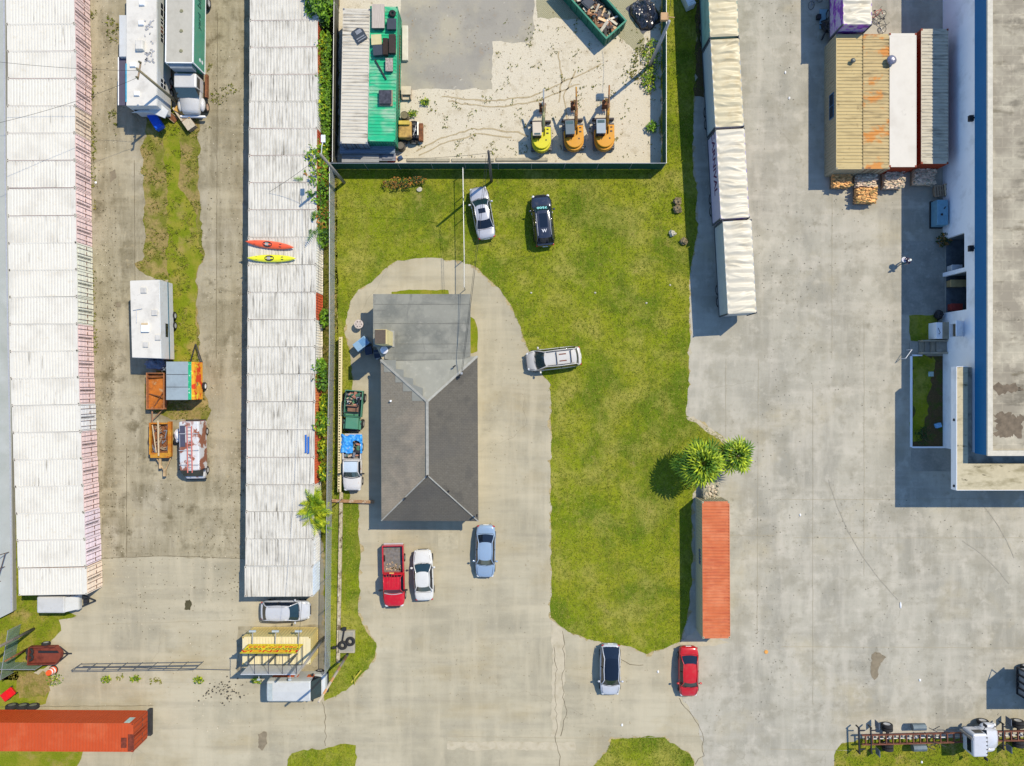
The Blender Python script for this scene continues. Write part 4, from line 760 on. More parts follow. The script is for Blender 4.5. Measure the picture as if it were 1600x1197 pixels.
# ------------------------------------------------------------------ curtain-sided trailers
m_tarp = mat("white_tarp", D(236, 231, 214), .45, v=.04, s=.8, spec=.4, layers=[dirt(D(200, 186, 150), .5, .5, .72, .45), dirt(D(170, 160, 130), 1.5, .62, .75, .35)])
m_tarpy = mat("yellowed_tarp", D(228, 218, 184), .45, v=.05, s=.8, spec=.4, layers=[dirt(D(200, 176, 124), .6, .5, .68, .6)])
m_side = mat("grey_side_panel", D(196, 206, 214), .6, v=.06)
m_tframe = mat("trailer_frame_dark", (.06, .07, .08), .6, v=.2)
def trailer(px0, py0, px1, py1, pxw, z, rz, label, tarp, side, seed, mats_side=None, group=None):
    """roof rectangle given by its four image sides at height z"""
    k = (H - z) / F; Wd = 2.5; L = (py1 - py0) * k / math.cos(R(rz)); c = W((px0 + px1) / 2, (py0 + py1) / 2, z)
    r = T('box_trailer', label, 'trailer', (c.x, c.y, 0), R(rz - 90), group); hx, hy = L / 2 - .06, Wd / 2     # local x points down the picture
    rnd = random.Random(seed); nx, ny = 130, 26; vs = []; fs = []; folds = [(rnd.uniform(-hx, hx), rnd.uniform(-hy * .4, hy * .4), rnd.uniform(.8, 1.6), rnd.uniform(-.2, .2), rnd.uniform(.03, .09)) for _ in range(int(L * 3.5))]
    for i in range(nx + 1):
        x = -hx + 2 * hx * i / nx
        for j in range(ny + 1):
            y = -hy + 2 * hy * j / ny; e = min(1, (hy - abs(y)) / .18) * min(1, (hx - abs(x)) / .15); h = .05 * math.sin(x * 2 * math.pi / .78 + .9 * noise.noise(Vector((x * .5, y * .9, seed)))) * (1 + .5 * noise.noise(Vector((x, y, seed))))
            for (fx, fy, ly, sl, am) in folds:
                d = (x - fx - sl * (y - fy) - .12 * math.sin(y * 2 + fx)) / .09; w_ = math.exp(-((y - fy) / ly) ** 2 * 2); h += am * math.exp(-d * d) * w_ * .8
            h += .12 * (1 - (y / hy) ** 2) * .5
            vs.append((x, y, z - .06 + h * e))
    for i in range(nx):
        for j in range(ny): a = i * (ny + 1) + j; fs.append((a, a + ny + 1, a + ny + 2, a + 1))
    b = MB(); b.add(vs, fs); b.build('tarp_roof', tarp, r, smooth=True)
    b = MB(); b.box(-hx, hx, -hy, -hy + .05, 1.15, z - .06); b.box(-hx, hx, hy - .05, hy, 1.15, z - .06); b.box(-hx, -hx + .05, -hy + .05, hy - .05, 1.15, z - .06); b.box(hx - .05, hx, -hy + .05, hy - .05, 1.15, z - .06); b.box(-hx, hx, -hy, hy, 1.08, 1.15)
    b.build('box_body', side, r)
    b = MB()
    for sy in (-1, 1):
        for x in (-hx, hx): b.cbox((x, sy * hy, (1.15 + z) / 2 - .03), (.14, .09, z - 1.2))
        b.box(-hx, hx, sy * hy - .04, sy * hy + .04, 1.02, 1.2)
    b.box(-hx * .95, hx * .95, -.5, -.38, .75, 1.08); b.box(-hx * .95, hx * .95, .38, .5, .75, 1.08); b.build('frame', m_tframe, r)
    for x in (hx - 1.4, hx - 2.5):
        for s in (-1, 1): wheel(r, x, s * 1.02, .5, .3, rimm=steel)
    b = MB(); b.box(-hx + 1.5, -hx + 1.65, -.9, -.75, 0, 1.05); b.box(-hx + 1.5, -hx + 1.65, .75, .9, 0, 1.05); b.build('landing_legs', m_tframe, r)
    return r, hx, hy
G = 'white tarp-roofed trailers parked nose to tail'
zt = 3.85
trailer(1134, 343, 1178, 490, 0, zt, 3.2, 'bright white tarp-roofed trailer at the lower end of the line', m_tarp, m_side, 1, group=G)
r, hx, hy = trailer(1120, 200, 1170, 341, 0, zt, 3.2, 'tarp-roofed trailer with CARNIVAL lettering on its lilac side', m_tarp, mat("lilac_side", D(214, 206, 236), .6, v=.06, layers=[dirt((.12, .04, .45), .35, .54, .62, .85)]), 2, group=G); r.location.x += W(0, 0, zt).x * 0
text_obj('CARNIVAL', 1.25, mat("plum_lettering", (.08, .01, .06), .6), r, (-1.3, -hy - .005, 2.75), (R(90), 0, 0), 'lettering', sx=.95)
trailer(1113, 59, 1160, 198, 0, zt, 3.2, 'yellowed tarp-roofed trailer second from the top of the line', m_tarpy, m_side, 3, group=G)
trailer(1106, -70, 1153, 57, 0, zt, 2.4, 'tarp-roofed trailer cut by the top edge beside the mesh fence', m_tarpy, mat("green_grey_side", D(150, 190, 180), .6, v=.3, s=1), 4, group=G)
m_pur = mat("purple_graphic_side", D(206, 196, 228), .6, v=.05, layers=[dirt((.18, .03, .30), .9, .50, .54, .95, st=(1, 1, 2)), dirt((.34, .10, .5), 1.6, .55, .6, .9, st=(2, 1, 1))])
r, hx, hy = trailer(1318, -130, 1362, 38, 0, 3.95, .3, 'tarp-roofed trailer with purple graphics above the tan containers', m_tarp, m_pur, 5)
# ramp and junk beside the purple trailer
r = T('loading_ramp', 'pale blue-grey ramp plate beside the purple graphic trailer', 'ramp', W(1290, 30)); b = MB(); b.box(-.6, .9, -.9, .9, .06, .12); b.build('plate', mat("ramp_plate", D(150, 190, 210), .6), r); b = MB(); b.beam((-.5, -.3, .16), (.8, .2, .16), .12, .06); b.cbox((-.75, .1, .25), (.35, .4, .4)); b.build('bracket', black, r)
b = MB(); b.blob((0, 0, .45), (.55, .5, .5), 4, .6, 8, fr=2.5); b.bar((-.5, -1.2, .3), (.1, .2, .5), .09); b.bar((-.6, .3, .1), (.3, .2, .6), .06); tag(b.build('bagged_junk', black, loc=W(1290, 44)), 'black junk heap in the shade of the purple trailer', 'junk heap')
def bike(px, py, rz, label, colr):
    r = T('bicycle', label, 'bicycle', W(px, py), R(rz)); lean = R(62)
    def q(x, z): return (x, math.sin(lean) * z, math.cos(lean) * z + .05)
    for x in (-.52, .52):
        b = MB(); pts = [q(x + .33 * math.cos(t), .33 + .33 * math.sin(t)) for t in [2 * math.pi * k / 20 for k in range(21)]]; b.tube(pts, .026, 5); b.build('wheel', mat("bike_tyre", (.08, .08, .08), .7), r)
        b = MB()
        for k in range(6): t = math.pi * k / 6; b.bar(q(x + .31 * math.cos(t), .33 + .31 * math.sin(t)), q(x - .31 * math.cos(t), .33 - .31 * math.sin(t)), .004, 4)
        b.build('spokes', steel, r)
    b = MB(); pa = [(-.52, .33), (-.12, .33), (.38, .78), (-.22, .80), (-.12, .33)]
    for a, c in zip(pa, pa[1:]): b.bar(q(*a), q(*c), .022)
    b.bar(q(-.52, .33), q(-.22, .8), .016); b.bar(q(.38, .85), q(.52, .33), .022); b.build('frame', mat("bike_" + colr[0], colr[1], .4), r)
    b = MB(); b.bar((q(.38, .95)[0], q(.38, .95)[1], q(.38, .95)[2] - .2), (q(.38, .95)[0], q(.38, .95)[1], q(.38, .95)[2] + .25), .018); b.build('handlebar', black, r)
    b = MB(); p = q(-.24, .88); b.blob(p, (.14, .07, .05), 1, .1, 6); b.build('saddle', black, r)
bike(1371, 31, 20, 'red-framed bicycle lying beside the purple trailer', ('red', (.4, .04, .03))); bike(1368, 42, -60, 'dark bicycle fallen next to the red one', ('dark', (.05, .06, .07)))
bike(1276, 8, 40, 'black bicycle in the shade at the top edge', ('grey', (.2, .22, .25)))
# bundles of firewood on pallets
m_fw = mat("split_firewood", D(232, 186, 124), .9, v=.3, s=6, island=.45); m_fw2 = mat("pale_firewood", D(226, 210, 188), .9, v=.3, s=6, island=.4)
for i, (px, py, sx, sy, mt, lb) in enumerate(((1310, 284, 1.65, 1.4, m_fw, 'bundle of tan split firewood below the outermost tan container'), (1347, 283, 1.75, 1.45, m_fw2, 'pale firewood bundle directly above the sunlit one'), (1347, 308, 1.75, 1.4, m_fw, 'fully sunlit orange-tan firewood bundle nearest the open pavement'), (1390, 285, 1.7, 1.45, m_fw2, 'pale firewood bundle third from the left, half in shade'), (1437, 278, 1.8, 1.55, m_fw2, 'fully shaded grey firewood bundle below the red container'))):
    r = T('firewood_bundle', lb, 'firewood', W(px, py), group='firewood bundles on pallets'); rn = random.Random(i); b = MB()
    for k in range(260):
        x = rn.uniform(-sx / 2, sx / 2); y = rn.uniform(-sy / 2, sy / 2); z = .18 + rn.random() ** .5 * .85; b.cbox((x, y, z), (rn.uniform(.2, .4), rn.uniform(.07, .13), rn.uniform(.06, .1)), rn.uniform(-.5, .5), rx=rn.uniform(-.5, .5), ry=rn.uniform(-.2, .2))
    b.box(-sx / 2 + .08, sx / 2 - .08, -sy / 2 + .08, sy / 2 - .08, .14, .9); b.build('wood_pile', mt, r)
    b = MB(); [b.box(-sx / 2, sx / 2, -sy / 2 + k * (sy / 4 - .03), -sy / 2 + k * (sy / 4 - .03) + .1, .09, .13) for k in range(5)]; [b.box(x, x + .1, -sy / 2, sy / 2, 0, .09) for x in (-sx / 2, -.05, sx / 2 - .1)]; b.build('pallet', wood, r)

# ------------------------------------------------------------------ road vehicles
def loft(b, secs, mi=0, caps=True):
    n = len(secs[0]); vs = [p for s in secs for p in s]; fs = []
    for i in range(len(secs) - 1):
        for j in range(n): fs.append((i * n + j, i * n + (j + 1) % n, (i + 1) * n + (j + 1) % n, (i + 1) * n + j))
    if caps: fs.append(tuple(range(n - 1, -1, -1))); fs.append(tuple((len(secs) - 1) * n + j for j in range(n)))
    b.add(vs, fs, mi)
def lerp1(x, tab):
    for (a, u), (c, v) in zip(tab, tab[1:]):
        if x <= c: t = (x - a) / (c - a); return u + (v - u) * max(0, min(1, t))
    return tab[-1][1]
def car(px, py, heading, L, Wd, Hh, p, label, cat='car', hood=.27, ws=.13, roof=.30, rg=.12, trunk=.18, belt=.92, hoodh=.86, trunkh=.95, zc=.7, glassroof=False, sunroof=None, rack=False, name='parked_car', group='cars parked on the site', rimm=alum, ch=.8, mirrors=True):
    c = W(px, py, zc); r = T(name, label, cat, (c.x, c.y, 0), R(heading), group); hl, hw = L / 2, Wd / 2
    xf = lambda f: hl - f * L            # f = 0 at the nose
    fr_h, fr_w, fr_r, fr_g = hood, hood + ws, hood + ws + roof, hood + ws + roof + rg
    wt = [(0, .46), (.008, .60), (.025, .74), (.06, .87), (.11, .945), (.18, .98), (.3, 1), (.7, 1), (.84, .975), (.92, .925), (.96, .85), (.985, .73), (.994, .62), (1, .50)]
    ht = [(0, .50), (.012, .62), (.03, .70), (.07, hoodh * .9), (hood * .55, hoodh * .97), (hood, belt * 1.02), (fr_w, belt * 1.03), (fr_r, belt * 1.04), (fr_g, trunkh), (.95, trunkh * .985), (.985, trunkh * .93), (1, .6)]
    if trunk < .03: ht[-4:] = [(fr_r, belt * 1.04), (.96, belt * 1.02), (.985, belt * .95), (1, .6)]
    secs = []
    for f in sorted(set([0, .006, .015, .03, .05, .08, .12, .17, hood * .8, hood - .002, hood + .01, .4, .5, .6, .7, .8, .86, .9, .93, .955, .97, .985, .994, 1])):
        w = hw * lerp1(f, wt); h = lerp1(f, ht); x = xf(f); zb = .22 + (.12 if f < .03 or f > .97 else 0)
        bul = 0 if hood < f < .9 else .035
        half = [(w * .86, zb), (w * .985, zb + .14), (w, h * .62), (w * .985, h * .80), (w * .95, h * .92), (w * .88, h * .975), (w * .74, h * 1.0), (w * .4, h + bul * .7), (0, h + bul)]
        ring = [(x, y, z) for y, z in half] + [(x, -y, z) for y, z in half[::-1][1:]]
        secs.append(ring[::-1])
    b = MB(); loft(b, secs); b.build('body', p, r, smooth=True)
    # greenhouse
    rw = hw * .70 * (1.03 if cat != 'car' else 1); bw = hw * .925; ti = .06
    xs0, xs1 = xf(hood), xf(fr_w); xr1 = xf(fr_r); xr2 = xf(min(fr_g, .975))
    bz = belt * .99; mid = .5
    def plan(x):   # roof half width
        return rw * (1 - .10 * ((x - (xs1 + xr1) / 2) / max(.1, (xs1 - xr1) / 2)) ** 2 * .6)
    def arc(xa, xb, z0, z1, w0, w1, bow0, bow1, nn=8):
        A = [(xa - bow0 * (2 * k / nn - 1) ** 2, w0 * (2 * k / nn - 1), z0) for k in range(nn + 1)]; Bq = [(xb - bow1 * (2 * k / nn - 1) ** 2, w1 * (2 * k / nn - 1), z1) for k in range(nn + 1)]; return A, Bq
    zr = Hh - .05
    A, Bq = arc(xs0 + .02, xs1 + .03, bz + .03, zr + .0, bw * .90, plan(xs1) * .97, .16, .08); n9 = 9
    b = MB(); b.add(A + Bq, [(i, i + 1, n9 + i + 1, n9 + i) for i in range(8)]); b.build('windshield', glass, r, smooth=True)
    A2, B2 = arc(xr2 - .02, xr1 - .03, (trunkh if trunk >= .03 else bz) + .02, zr, bw * .86, plan(xr1) * .97, -.10, -.05)
    b = MB(); b.add(A2 + B2, [(i, n9 + i, n9 + i + 1, i + 1) for i in range(8)]); b.build('rear_window', glass2, r, smooth=True)
    for s in (-1, 1):
        b = MB(); q = [(xs0 - .10, s * bw, bz), ((xs0 + xs1) / 2 - .1, s * (bw + plan(xs1)) / 2 * 1.015, (bz + zr) / 2), (xs1 - .04, s * plan(xs1) * 1.02, zr - .02), (xr1 + .04, s * plan(xr1) * 1.02, zr - .02), ((xr1 + xr2) / 2 + .08, s * (bw + plan(xr1)) / 2 * 1.01, (bz + zr) / 2), (xr2 + .14, s * bw * .985, bz)]
        b.add(q, [(0, 1, 2, 3, 4, 5) if s < 0 else (5, 4, 3, 2, 1, 0)]); sw = b.build('side_window', glass2, r)
        b = MB(); xm = (xs1 + xr1) / 2 - .05
        b.beam((xm, s * (bw + .01), bz), (xm - .02, s * (plan(xm) * 1.02 + .015), zr), .07, .03); b.build('door_pillar', black, sw)
    b = MB(); b.add([(xs0 - .1, -bw * .97, bz - .02), (xs0 - .1, bw * .97, bz - .02), (xr2 + .1, bw * .97, bz - .02), (xr2 + .1, -bw * .97, bz - .02)], [(0, 3, 2, 1)]); b.build('interior', mat("dark_cabin", (.03, .03, .03), .9), r)
    b = MB(); nx, ny = 10, 10; vs = []; fs = []
    for i in range(nx + 1):
        t = i / nx; x0 = xs1 + .06 + (xr1 - .06 - xs1 - .06) * t
        for j in range(ny + 1):
            u = 2 * j / ny - 1; w = plan(x0); bow = (-.08 * u * u if t < .5 else .05 * u * u) * abs(2 * t - 1) ** 2
            vs.append((x0 + bow, w * u, Hh - .045 * u * u - .045 * (2 * t - 1) ** 2 - (.03 if abs(u) > .95 else 0)))
    for i in range(nx):
        for j in range(ny): a = i * (ny + 1) + j; fs.append((a, a + ny + 1, a + ny + 2, a + 1))
    b.add(vs, fs); ro = b.build('roof', glass2 if glassroof else p, r, smooth=True)
    for s in (-1, 1):
        b = MB(); b.tube([(xs0 - .04, s * bw * .96, bz + .0), ((xs0 + xs1) / 2, s * (bw + plan(xs1)) / 2 * 1.0, (bz + zr) / 2 + .04), (xs1 + .02, s * plan(xs1), zr + .01), ((xs1 + xr1) / 2, s * plan((xs1 + xr1) / 2) * 1.01, Hh - .035), (xr1 - .02, s * plan(xr1), zr + .01), ((xr1 + xr2) / 2, s * (bw * .95 + plan(xr1)) / 2, (bz + zr) / 2 + .04), (xr2 - .02, s * bw * .90, (trunkh if trunk >= .03 else bz) + .02)], .042, 6); b.build('pillar_rail', p, r, smooth=True)
    if sunroof:
        b = MB(); a, c2 = sunroof; x0, x1 = xs1 + (xr1 - xs1) * a, xs1 + (xr1 - xs1) * c2; b.add([(x0, -rw * .5, Hh - .012), (x0, rw * .5, Hh - .012), (x1, rw * .5, Hh - .012), (x1, -rw * .5, Hh - .012)], [(0, 1, 2, 3) if x0 < x1 else (0, 1, 2, 3)[::-1]]); b.box(x1, x0, -rw * .5, rw * .5, Hh - .03, Hh + .008); b.build('sunroof', glass2, ro)
    if rack:
        for s in (-1, 1): b = MB(); b.tube([(xs1 - .2, s * rw * .86, Hh - .03), (xs1 - .35, s * rw * .86, Hh + .05), (xr1 + .35, s * rw * .86, Hh + .05), (xr1 + .2, s * rw * .86, Hh - .03)], .025, 6); b.build('roof_rail', rack if not isinstance(rack, bool) else alum, ro)
    for x in (xf(.17), xf(.80)):
        for s in (-1, 1):
            wheel(r, x, s * (hw - .12), .33, .24, rimm=rimm)
            b = MB(); n = 12; vs = [(x + .38 * math.cos(math.pi * k / n), s * (hw + .004), .33 + .38 * math.sin(math.pi * k / n)) for k in range(n + 1)] + [(x + .38 * math.cos(math.pi * k / n), s * (hw - .25), .33 + .38 * math.sin(math.pi * k / n)) for k in range(n + 1)]
            b.add(vs, [tuple(range(n + 1))]); b.build('wheel_arch', black, r)
    for s in (-1, 1):
        if mirrors:
            b = MB(); b.blob((xs0 - .38, s * (hw + .12), belt + .06), (.10, .13, .08), 1, .05, 6); b.bar((xs0 - .36, s * (hw - .06), belt + .02), (xs0 - .36, s * (hw + .08), belt + .04), .03); b.build('wing_mirror', p, r, smooth=True)
        b = MB(); b.blob((hl - .20, s * hw * .70, hoodh * .74), (.15, .13, .05), 1, .05, 6); b.build('headlight', whitel, r, smooth=True)
        b = MB(); b.blob((-hl + .12, s * hw * .72, .78), (.09, .17, .08), 1, .05, 6); b.build('tail_light', redl, r, smooth=True)
        b = MB(); b.box(xs0 - .7, xs0 - .5, s * hw - .01, s * hw + .02, belt * .84, belt * .88) ; b.build('door_handle', alum, r)
    b = MB()
    xh = xf(.04); w9 = hw * .80
    pts = [(xs0 + .06 - .16 * (u * u), w9 * u, belt * 1.02 + .035 - .03 * u * u) for u in [k / 5 - 1 for k in range(11)]]; b.tube(pts, .014, 4)
    for s in (-1, 1): b.tube([(xs0 - .05, s * w9, belt * .985), (xf(hood * .5), s * w9 * .97, hoodh * .985 + .01), (xf(.045), s * w9 * .84, hoodh * .86)], .012, 4)
    if trunk >= .03: b.tube([(xr2 - .08, bw * .8 * u, trunkh + .015) for u in (-1, -.5, 0, .5, 1)], .012, 4)
    b.build('panel_gap', black, r)
    b = MB(); b.cbox((hl - .03, 0, .52), (.06, Wd * .42, .12)); b.build('grille', black, r)
    b = MB(); b.cbox((-hl + .0, 0, .62), (.03, .5, .14)); b.build('number_plate', white_p, r)
    b = MB(); b.bar((xs0 + .03, -.55, bz + .06), (xs0 - .12, .05, bz + .11), .012, 4); b.bar((xs0 + .03, .05, bz + .06), (xs0 - .12, .6, bz + .11), .012, 4); b.build('wipers', black, r)
    return r
p_silver = paint('silver_paint', (.46, .46, .47), rough=.3); p_silver.node_tree.nodes['Principled BSDF'].inputs['Metallic'].default_value = .35
p_black = paint('navy_black_paint', (.016, .020, .034), rough=.18, coat=1)
p_champ = paint('champagne_silver_paint', (.50, .48, .43), rough=.35)
p_red = paint('deep_red_paint', (.46, .008, .008), rough=.3, coat=.5)
p_red2 = paint('bright_red_paint', (.48, .004, .012), rough=.35, coat=.4)
p_white = paint('pearl_white_paint', (.57, .56, .52), rough=.3)
p_white2 = paint('cool_white_paint', (.45, .47, .50), rough=.3)
p_blue = paint('ice_blue_silver_paint', (.22, .31, .42), rough=.28, coat=1)
car(753.5, 332, 100.5, 4.85, 1.80, 1.43, p_silver, 'silver sedan with sunroof parked on the lawn', sunroof=(.22, .55), hood=.25, ws=.14, roof=.27, rg=.15, trunk=.19)
c = car(848, 344, 95.5, 4.8, 1.92, 1.68, p_black, 'black SUV with pale figures on its windshield parked on the lawn', cat='suv', sunroof=(.10, .62), rack=True, hood=.24, ws=.12, roof=.50, rg=.10, trunk=0, trunkh=.98, hoodh=.98, belt=1.02)
text_obj('7500', .50, mat("cyan_window_paint", (.30, .75, .70), .6), c, (1.03, 0, 1.385), (Matrix.Rotation(R(46), 3, 'Y') @ Matrix.Rotation(R(90), 3, 'Z')).to_euler(), 'price_figures', sx=.95)
text_obj('W', .42, mat("white_window_paint", (.6, .6, .6), .6), c, (-1.15, 0, 1.675), (0, 0, R(-90)), 'roof_mark', sx=1.0)
c = car(865, 560, -173.5, 5.05, 1.98, 1.75, p_champ, 'champagne minivan with roof rack parked across the lawn edge', cat='minivan', hood=.16, ws=.17, roof=.56, rg=.06, trunk=0, hoodh=.94, belt=1.0, rack=mat("rack_black", (.03, .03, .03), .5))
b = MB(); b.box(-.25, -.18, -.55, .55, 1.80, 1.84); b.box(-1.55, -1.48, -.55, .55, 1.80, 1.84); b.build('cross_bars', black, c); b = MB()
for y in (-.3, .3): b.box(-1.1, -.45, y - .05, y + .05, 1.752, 1.757)
b.build('rust_streak', mat("brown_rust_mark", (.16, .05, .03), .8, v=.4, s=9), c)
car(661.5, 898, 92.5, 4.65, 1.82, 1.42, p_white, 'white sedan beside the red pickup', hood=.26, ws=.15, roof=.28, rg=.12, trunk=.17)
car(758.5, 861, -91, 4.85, 1.84, 1.43, p_blue, 'ice-blue sedan parked below the right corner of the house', hood=.25, ws=.12, roof=.32, rg=.14, trunk=.15)
car(953.5, 1046, -90.5, 4.72, 1.88, 1.60, p_white2, 'white crossover with full dark glass roof', cat='suv', glassroof=True, hood=.22, ws=.15, roof=.40, rg=.20, trunk=0, hoodh=.9, belt=.96)
car(1076, 1049, -90, 4.62, 1.82, 1.44, p_red, 'red sedan near the corner of the faded orange container', hood=.21, ws=.13, roof=.36, rg=.14, trunk=.13)
car(446, 953.5, 0, 4.5, 1.84, 1.6, p_white2, 'silver-white hatchback parked below the middle container row', cat='suv', hood=.20, ws=.17, roof=.46, rg=.12, trunk=0, hoodh=.92, belt=.98, rack=True)

def pickup(px, py, heading, L, Wd, Hh, p, label, bedm, cabf=(.30, .41, .60), zc=.8, name='pickup_truck', hp=None, roofp=None):
    c = W(px, py, zc); r = T(name, label, 'pickup truck', (c.x, c.y, 0), R(heading), 'pickup trucks'); hl, hw = L / 2, Wd / 2; xf = lambda f: hl - f * L; h0, h1, h2 = cabf; belt = 1.12
    wt = [(0, .66), (.02, .8), (.06, .92), (.14, .98), (.3, 1), (1, 1)]; secs = []
    for f in (0, .008, .02, .04, .08, .14, .2, h0 * .9, h0, h1, (h1 + h2) / 2, h2):
        w = hw * lerp1(f, wt); h = lerp1(f, [(0, .62), (.02, .86), (.06, .98), (h0, 1.08), (h1, belt), (1, belt)]); x = xf(f)
        half = [(w * .88, .35), (w, .5), (w, h * .7), (w * .97, h * .92), (w * .86, h * .99), (w * .5, h + .03), (0, h + .045)]
        secs.append(([(x, y, z) for y, z in half] + [(x, -y, z) for y, z in half[::-1][1:]])[::-1])
    b = MB(); loft(b, secs); b.build('body', p, r, smooth=True)
    x0, x1 = xf(1), xf(h2) - .04; t = .09; b = MB()
    b.box(x0, x1, -hw * .98, -hw * .98 + t, .45, 1.12); b.box(x0, x1, hw * .98 - t, hw * .98, .45, 1.12); b.box(x0, x0 + .07, -hw * .98 + t, hw * .98 - t, .5, 1.11); b.box(x1 - .06, x1, -hw * .98 + t, hw * .98 - t, .5, 1.13); b.build('bed_wall', p, r, bevel=.03)
    b = MB(); b.box(x0 + .07, x1 - .06, -hw * .98 + t, hw * .98 - t, .58, .62); b.build('bed_floor', bedm, r)
    rw = hw * .76; bz = belt; zr = Hh - .04; xs0, xs1, xr = xf(h0), xf(h1), xf(h2) + .06
    b = MB(); A = [(xs0 - .14 * (k / 4 - 1) ** 2, hw * .88 * (k / 4 - 1), bz + .0) for k in range(9)]; Bq = [(xs1 - .06 * (k / 4 - 1) ** 2, rw * (k / 4 - 1), zr) for k in range(9)]; b.add(A + Bq, [(i, i + 1, 10 + i, 9 + i) for i in range(8)]); b.build('windshield', glass, r, smooth=True)
    b = MB(); b.add([(xr, -hw * .86, bz), (xr, hw * .86, bz), (xr + .1, rw, zr), (xr + .1, -rw, zr)], [(0, 3, 2, 1)]); b.build('rear_window', glass2, r)
    for s in (-1, 1):
        b = MB(); q = [(xs0 - .12, s * hw * .94, bz - .02), (xs1, s * rw * 1.03, zr), (xr + .12, s * rw * 1.03, zr), (xr, s * hw * .94, bz - .02)]; b.add(q, [(0, 1, 2, 3) if s < 0 else (3, 2, 1, 0)]); b.build('side_window', glass2, r)
        b = MB(); b.tube([(xs0 - .06, s * hw * .9, bz), (xs1, s * rw, zr + .01), (xr + .08, s * rw, zr + .01), (xr, s * hw * .9, bz)], .05, 6); b.build('pillar_rail', p, r, smooth=True)
        if hp is None or 1:
            b = MB(); b.cbox((xs0 - .35, s * (hw + .2), belt + .12), (.12, .24, .2)); b.bar((xs0 - .35, s * hw * .9, belt), (xs0 - .35, s * (hw + .1), belt + .08), .03); b.build('wing_mirror', black, r)
        b = MB(); b.blob((hl - .16, s * hw * .7, .80), (.14, .17, .09), 1, .05, 6); b.build('headlight', whitel, r); b = MB(); b.cbox((-hl + .02, s * hw * .88, .85), (.06, .14, .3)); b.build('tail_light', redl, r)
        for x in (xf(.17), xf(.78)): wheel(r, x, s * (hw - .1), .38, .26, rimm=alum)
    b = MB()
    nx, ny = 8, 8; vs = []; fs = []
    for i in range(nx + 1):
        for j in range(ny + 1): u = 2 * j / ny - 1; tt = 2 * i / nx - 1; vs.append((xs1 + .03 + (xr + .04 - xs1 - .03) * i / nx, rw * u, Hh - .04 * u * u - .03 * tt * tt))
    for i in range(nx):
        for j in range(ny): a = i * (ny + 1) + j; fs.append((a, a + ny + 1, a + ny + 2, a + 1))
    b.add(vs, fs); ro = b.build('roof', roofp or p, r, smooth=True)
    b = MB(); b.cbox((hl - .02, 0, .66), (.1, Wd * .5, .28)); b.build('grille', black, r); b = MB(); b.cbox((-hl - .06, 0, .5), (.14, Wd * .9, .14)); b.build('rear_bumper', alum, r, bevel=.03)
    b = MB(); b.tube([(xs0 + .08 - .14 * (u * u), hw * .84 * u, 1.115 - .02 * u * u) for u in (-1, -.6, -.2, .2, .6, 1)], .04, 5); b.build('cowl', alum if hp is None else black, r)
    return r, ro, x0, x1, hw
m_bed = mat("dusty_bed_liner", (.15, .14, .13), .9, v=.3, s=4, layers=[dirt(D(150, 135, 110), 3, .52, .7, .7)])
r, ro, x0, x1, hw = pickup(615, 899.5, -88.8, 5.65, 1.98, 1.85, p_red2, 'bright red crew-cab pickup with empty bed', m_bed, (.23, .33, .545))
b = MB()
for k in range(5): b.box(-.45, .75, -.5 + k * .24, -.46 + k * .24, 1.835, 1.87)
b.build('roof_rib', p_red2, ro); b = MB(); b.cbox((-.52, 0, 1.83), (.1, .4, .06)); b.build('brake_light', mat("amber_lens", (.6, .35, .1), .3), ro)
b = MB(); rn = random.Random(3)
for k in range(40): b.cbox((x1 - .2 - abs(rn.gauss(0, .3)), rn.uniform(-.7, .7), .65), (.14, .1, .05), rn.uniform(0, 3))
b.build('bed_litter', mat("pale_litter", D(200, 180, 150), .9, island=.4), r)
p_old = paint('rusty_white_paint', (.55, .54, .52), rough=.6, coat=0, lay=[dirt((.32, .12, .04), 2.6, .58, .68, .9, m=(1.0, .45, .55))])
p_oldg = paint('faded_sky_paint', (.42, .50, .56), rough=.6, coat=0)
r, ro, x0, x1, hw = pickup(550.5, 723, -90, 5.1, 1.72, 1.62, p_old, 'rusty white pickup with blue tarp and scrap in its bed', m_bed, (.25, .36, .56), hp=1, roofp=p_oldg)
m_btarp = mat("blue_tarp", (.03, .25, .62), .45, v=.2, s=2, layers=[dirt((.2, .45, .75), 3, .55, .7, .6)])
vs = []; fs = []; n = 26
for i in range(n + 1):
    for j in range(n + 1):
        x = x0 - .1 + (x1 - x0 - .5) * i / n; y = -hw * 1.15 + 2.3 * hw * j / n; h = 1.22 + .22 * noise.noise(Vector((x * 1.6, y * 1.6, 3))) + .12 * noise.noise(Vector((x * 5, y * 5, 1))) - .9 * max(0, abs(y) - hw * .98)
        vs.append((x + .12 * noise.noise(Vector((y * 2, 0, 5))), y + .08 * noise.noise(Vector((x * 2, 4, 5))), h))
for i in range(n):
    for j in range(n):
        x, y, z = vs[i * (n + 1) + j]
        if noise.noise(Vector((x * 1.1 + 3, y * 1.1, 2))) > .12 and abs(y) < hw * .95: continue
        a = i * (n + 1) + j; fs.append((a, a + n + 1, a + n + 2, a + 1))
b = MB(); b.add(vs, fs); tag(b.build('tarpaulin', m_btarp, smooth=True, loc=r.location, rz=r.rotation_euler.z), 'crumpled blue tarpaulin draped over the bed of the rusty pickup', 'tarp')
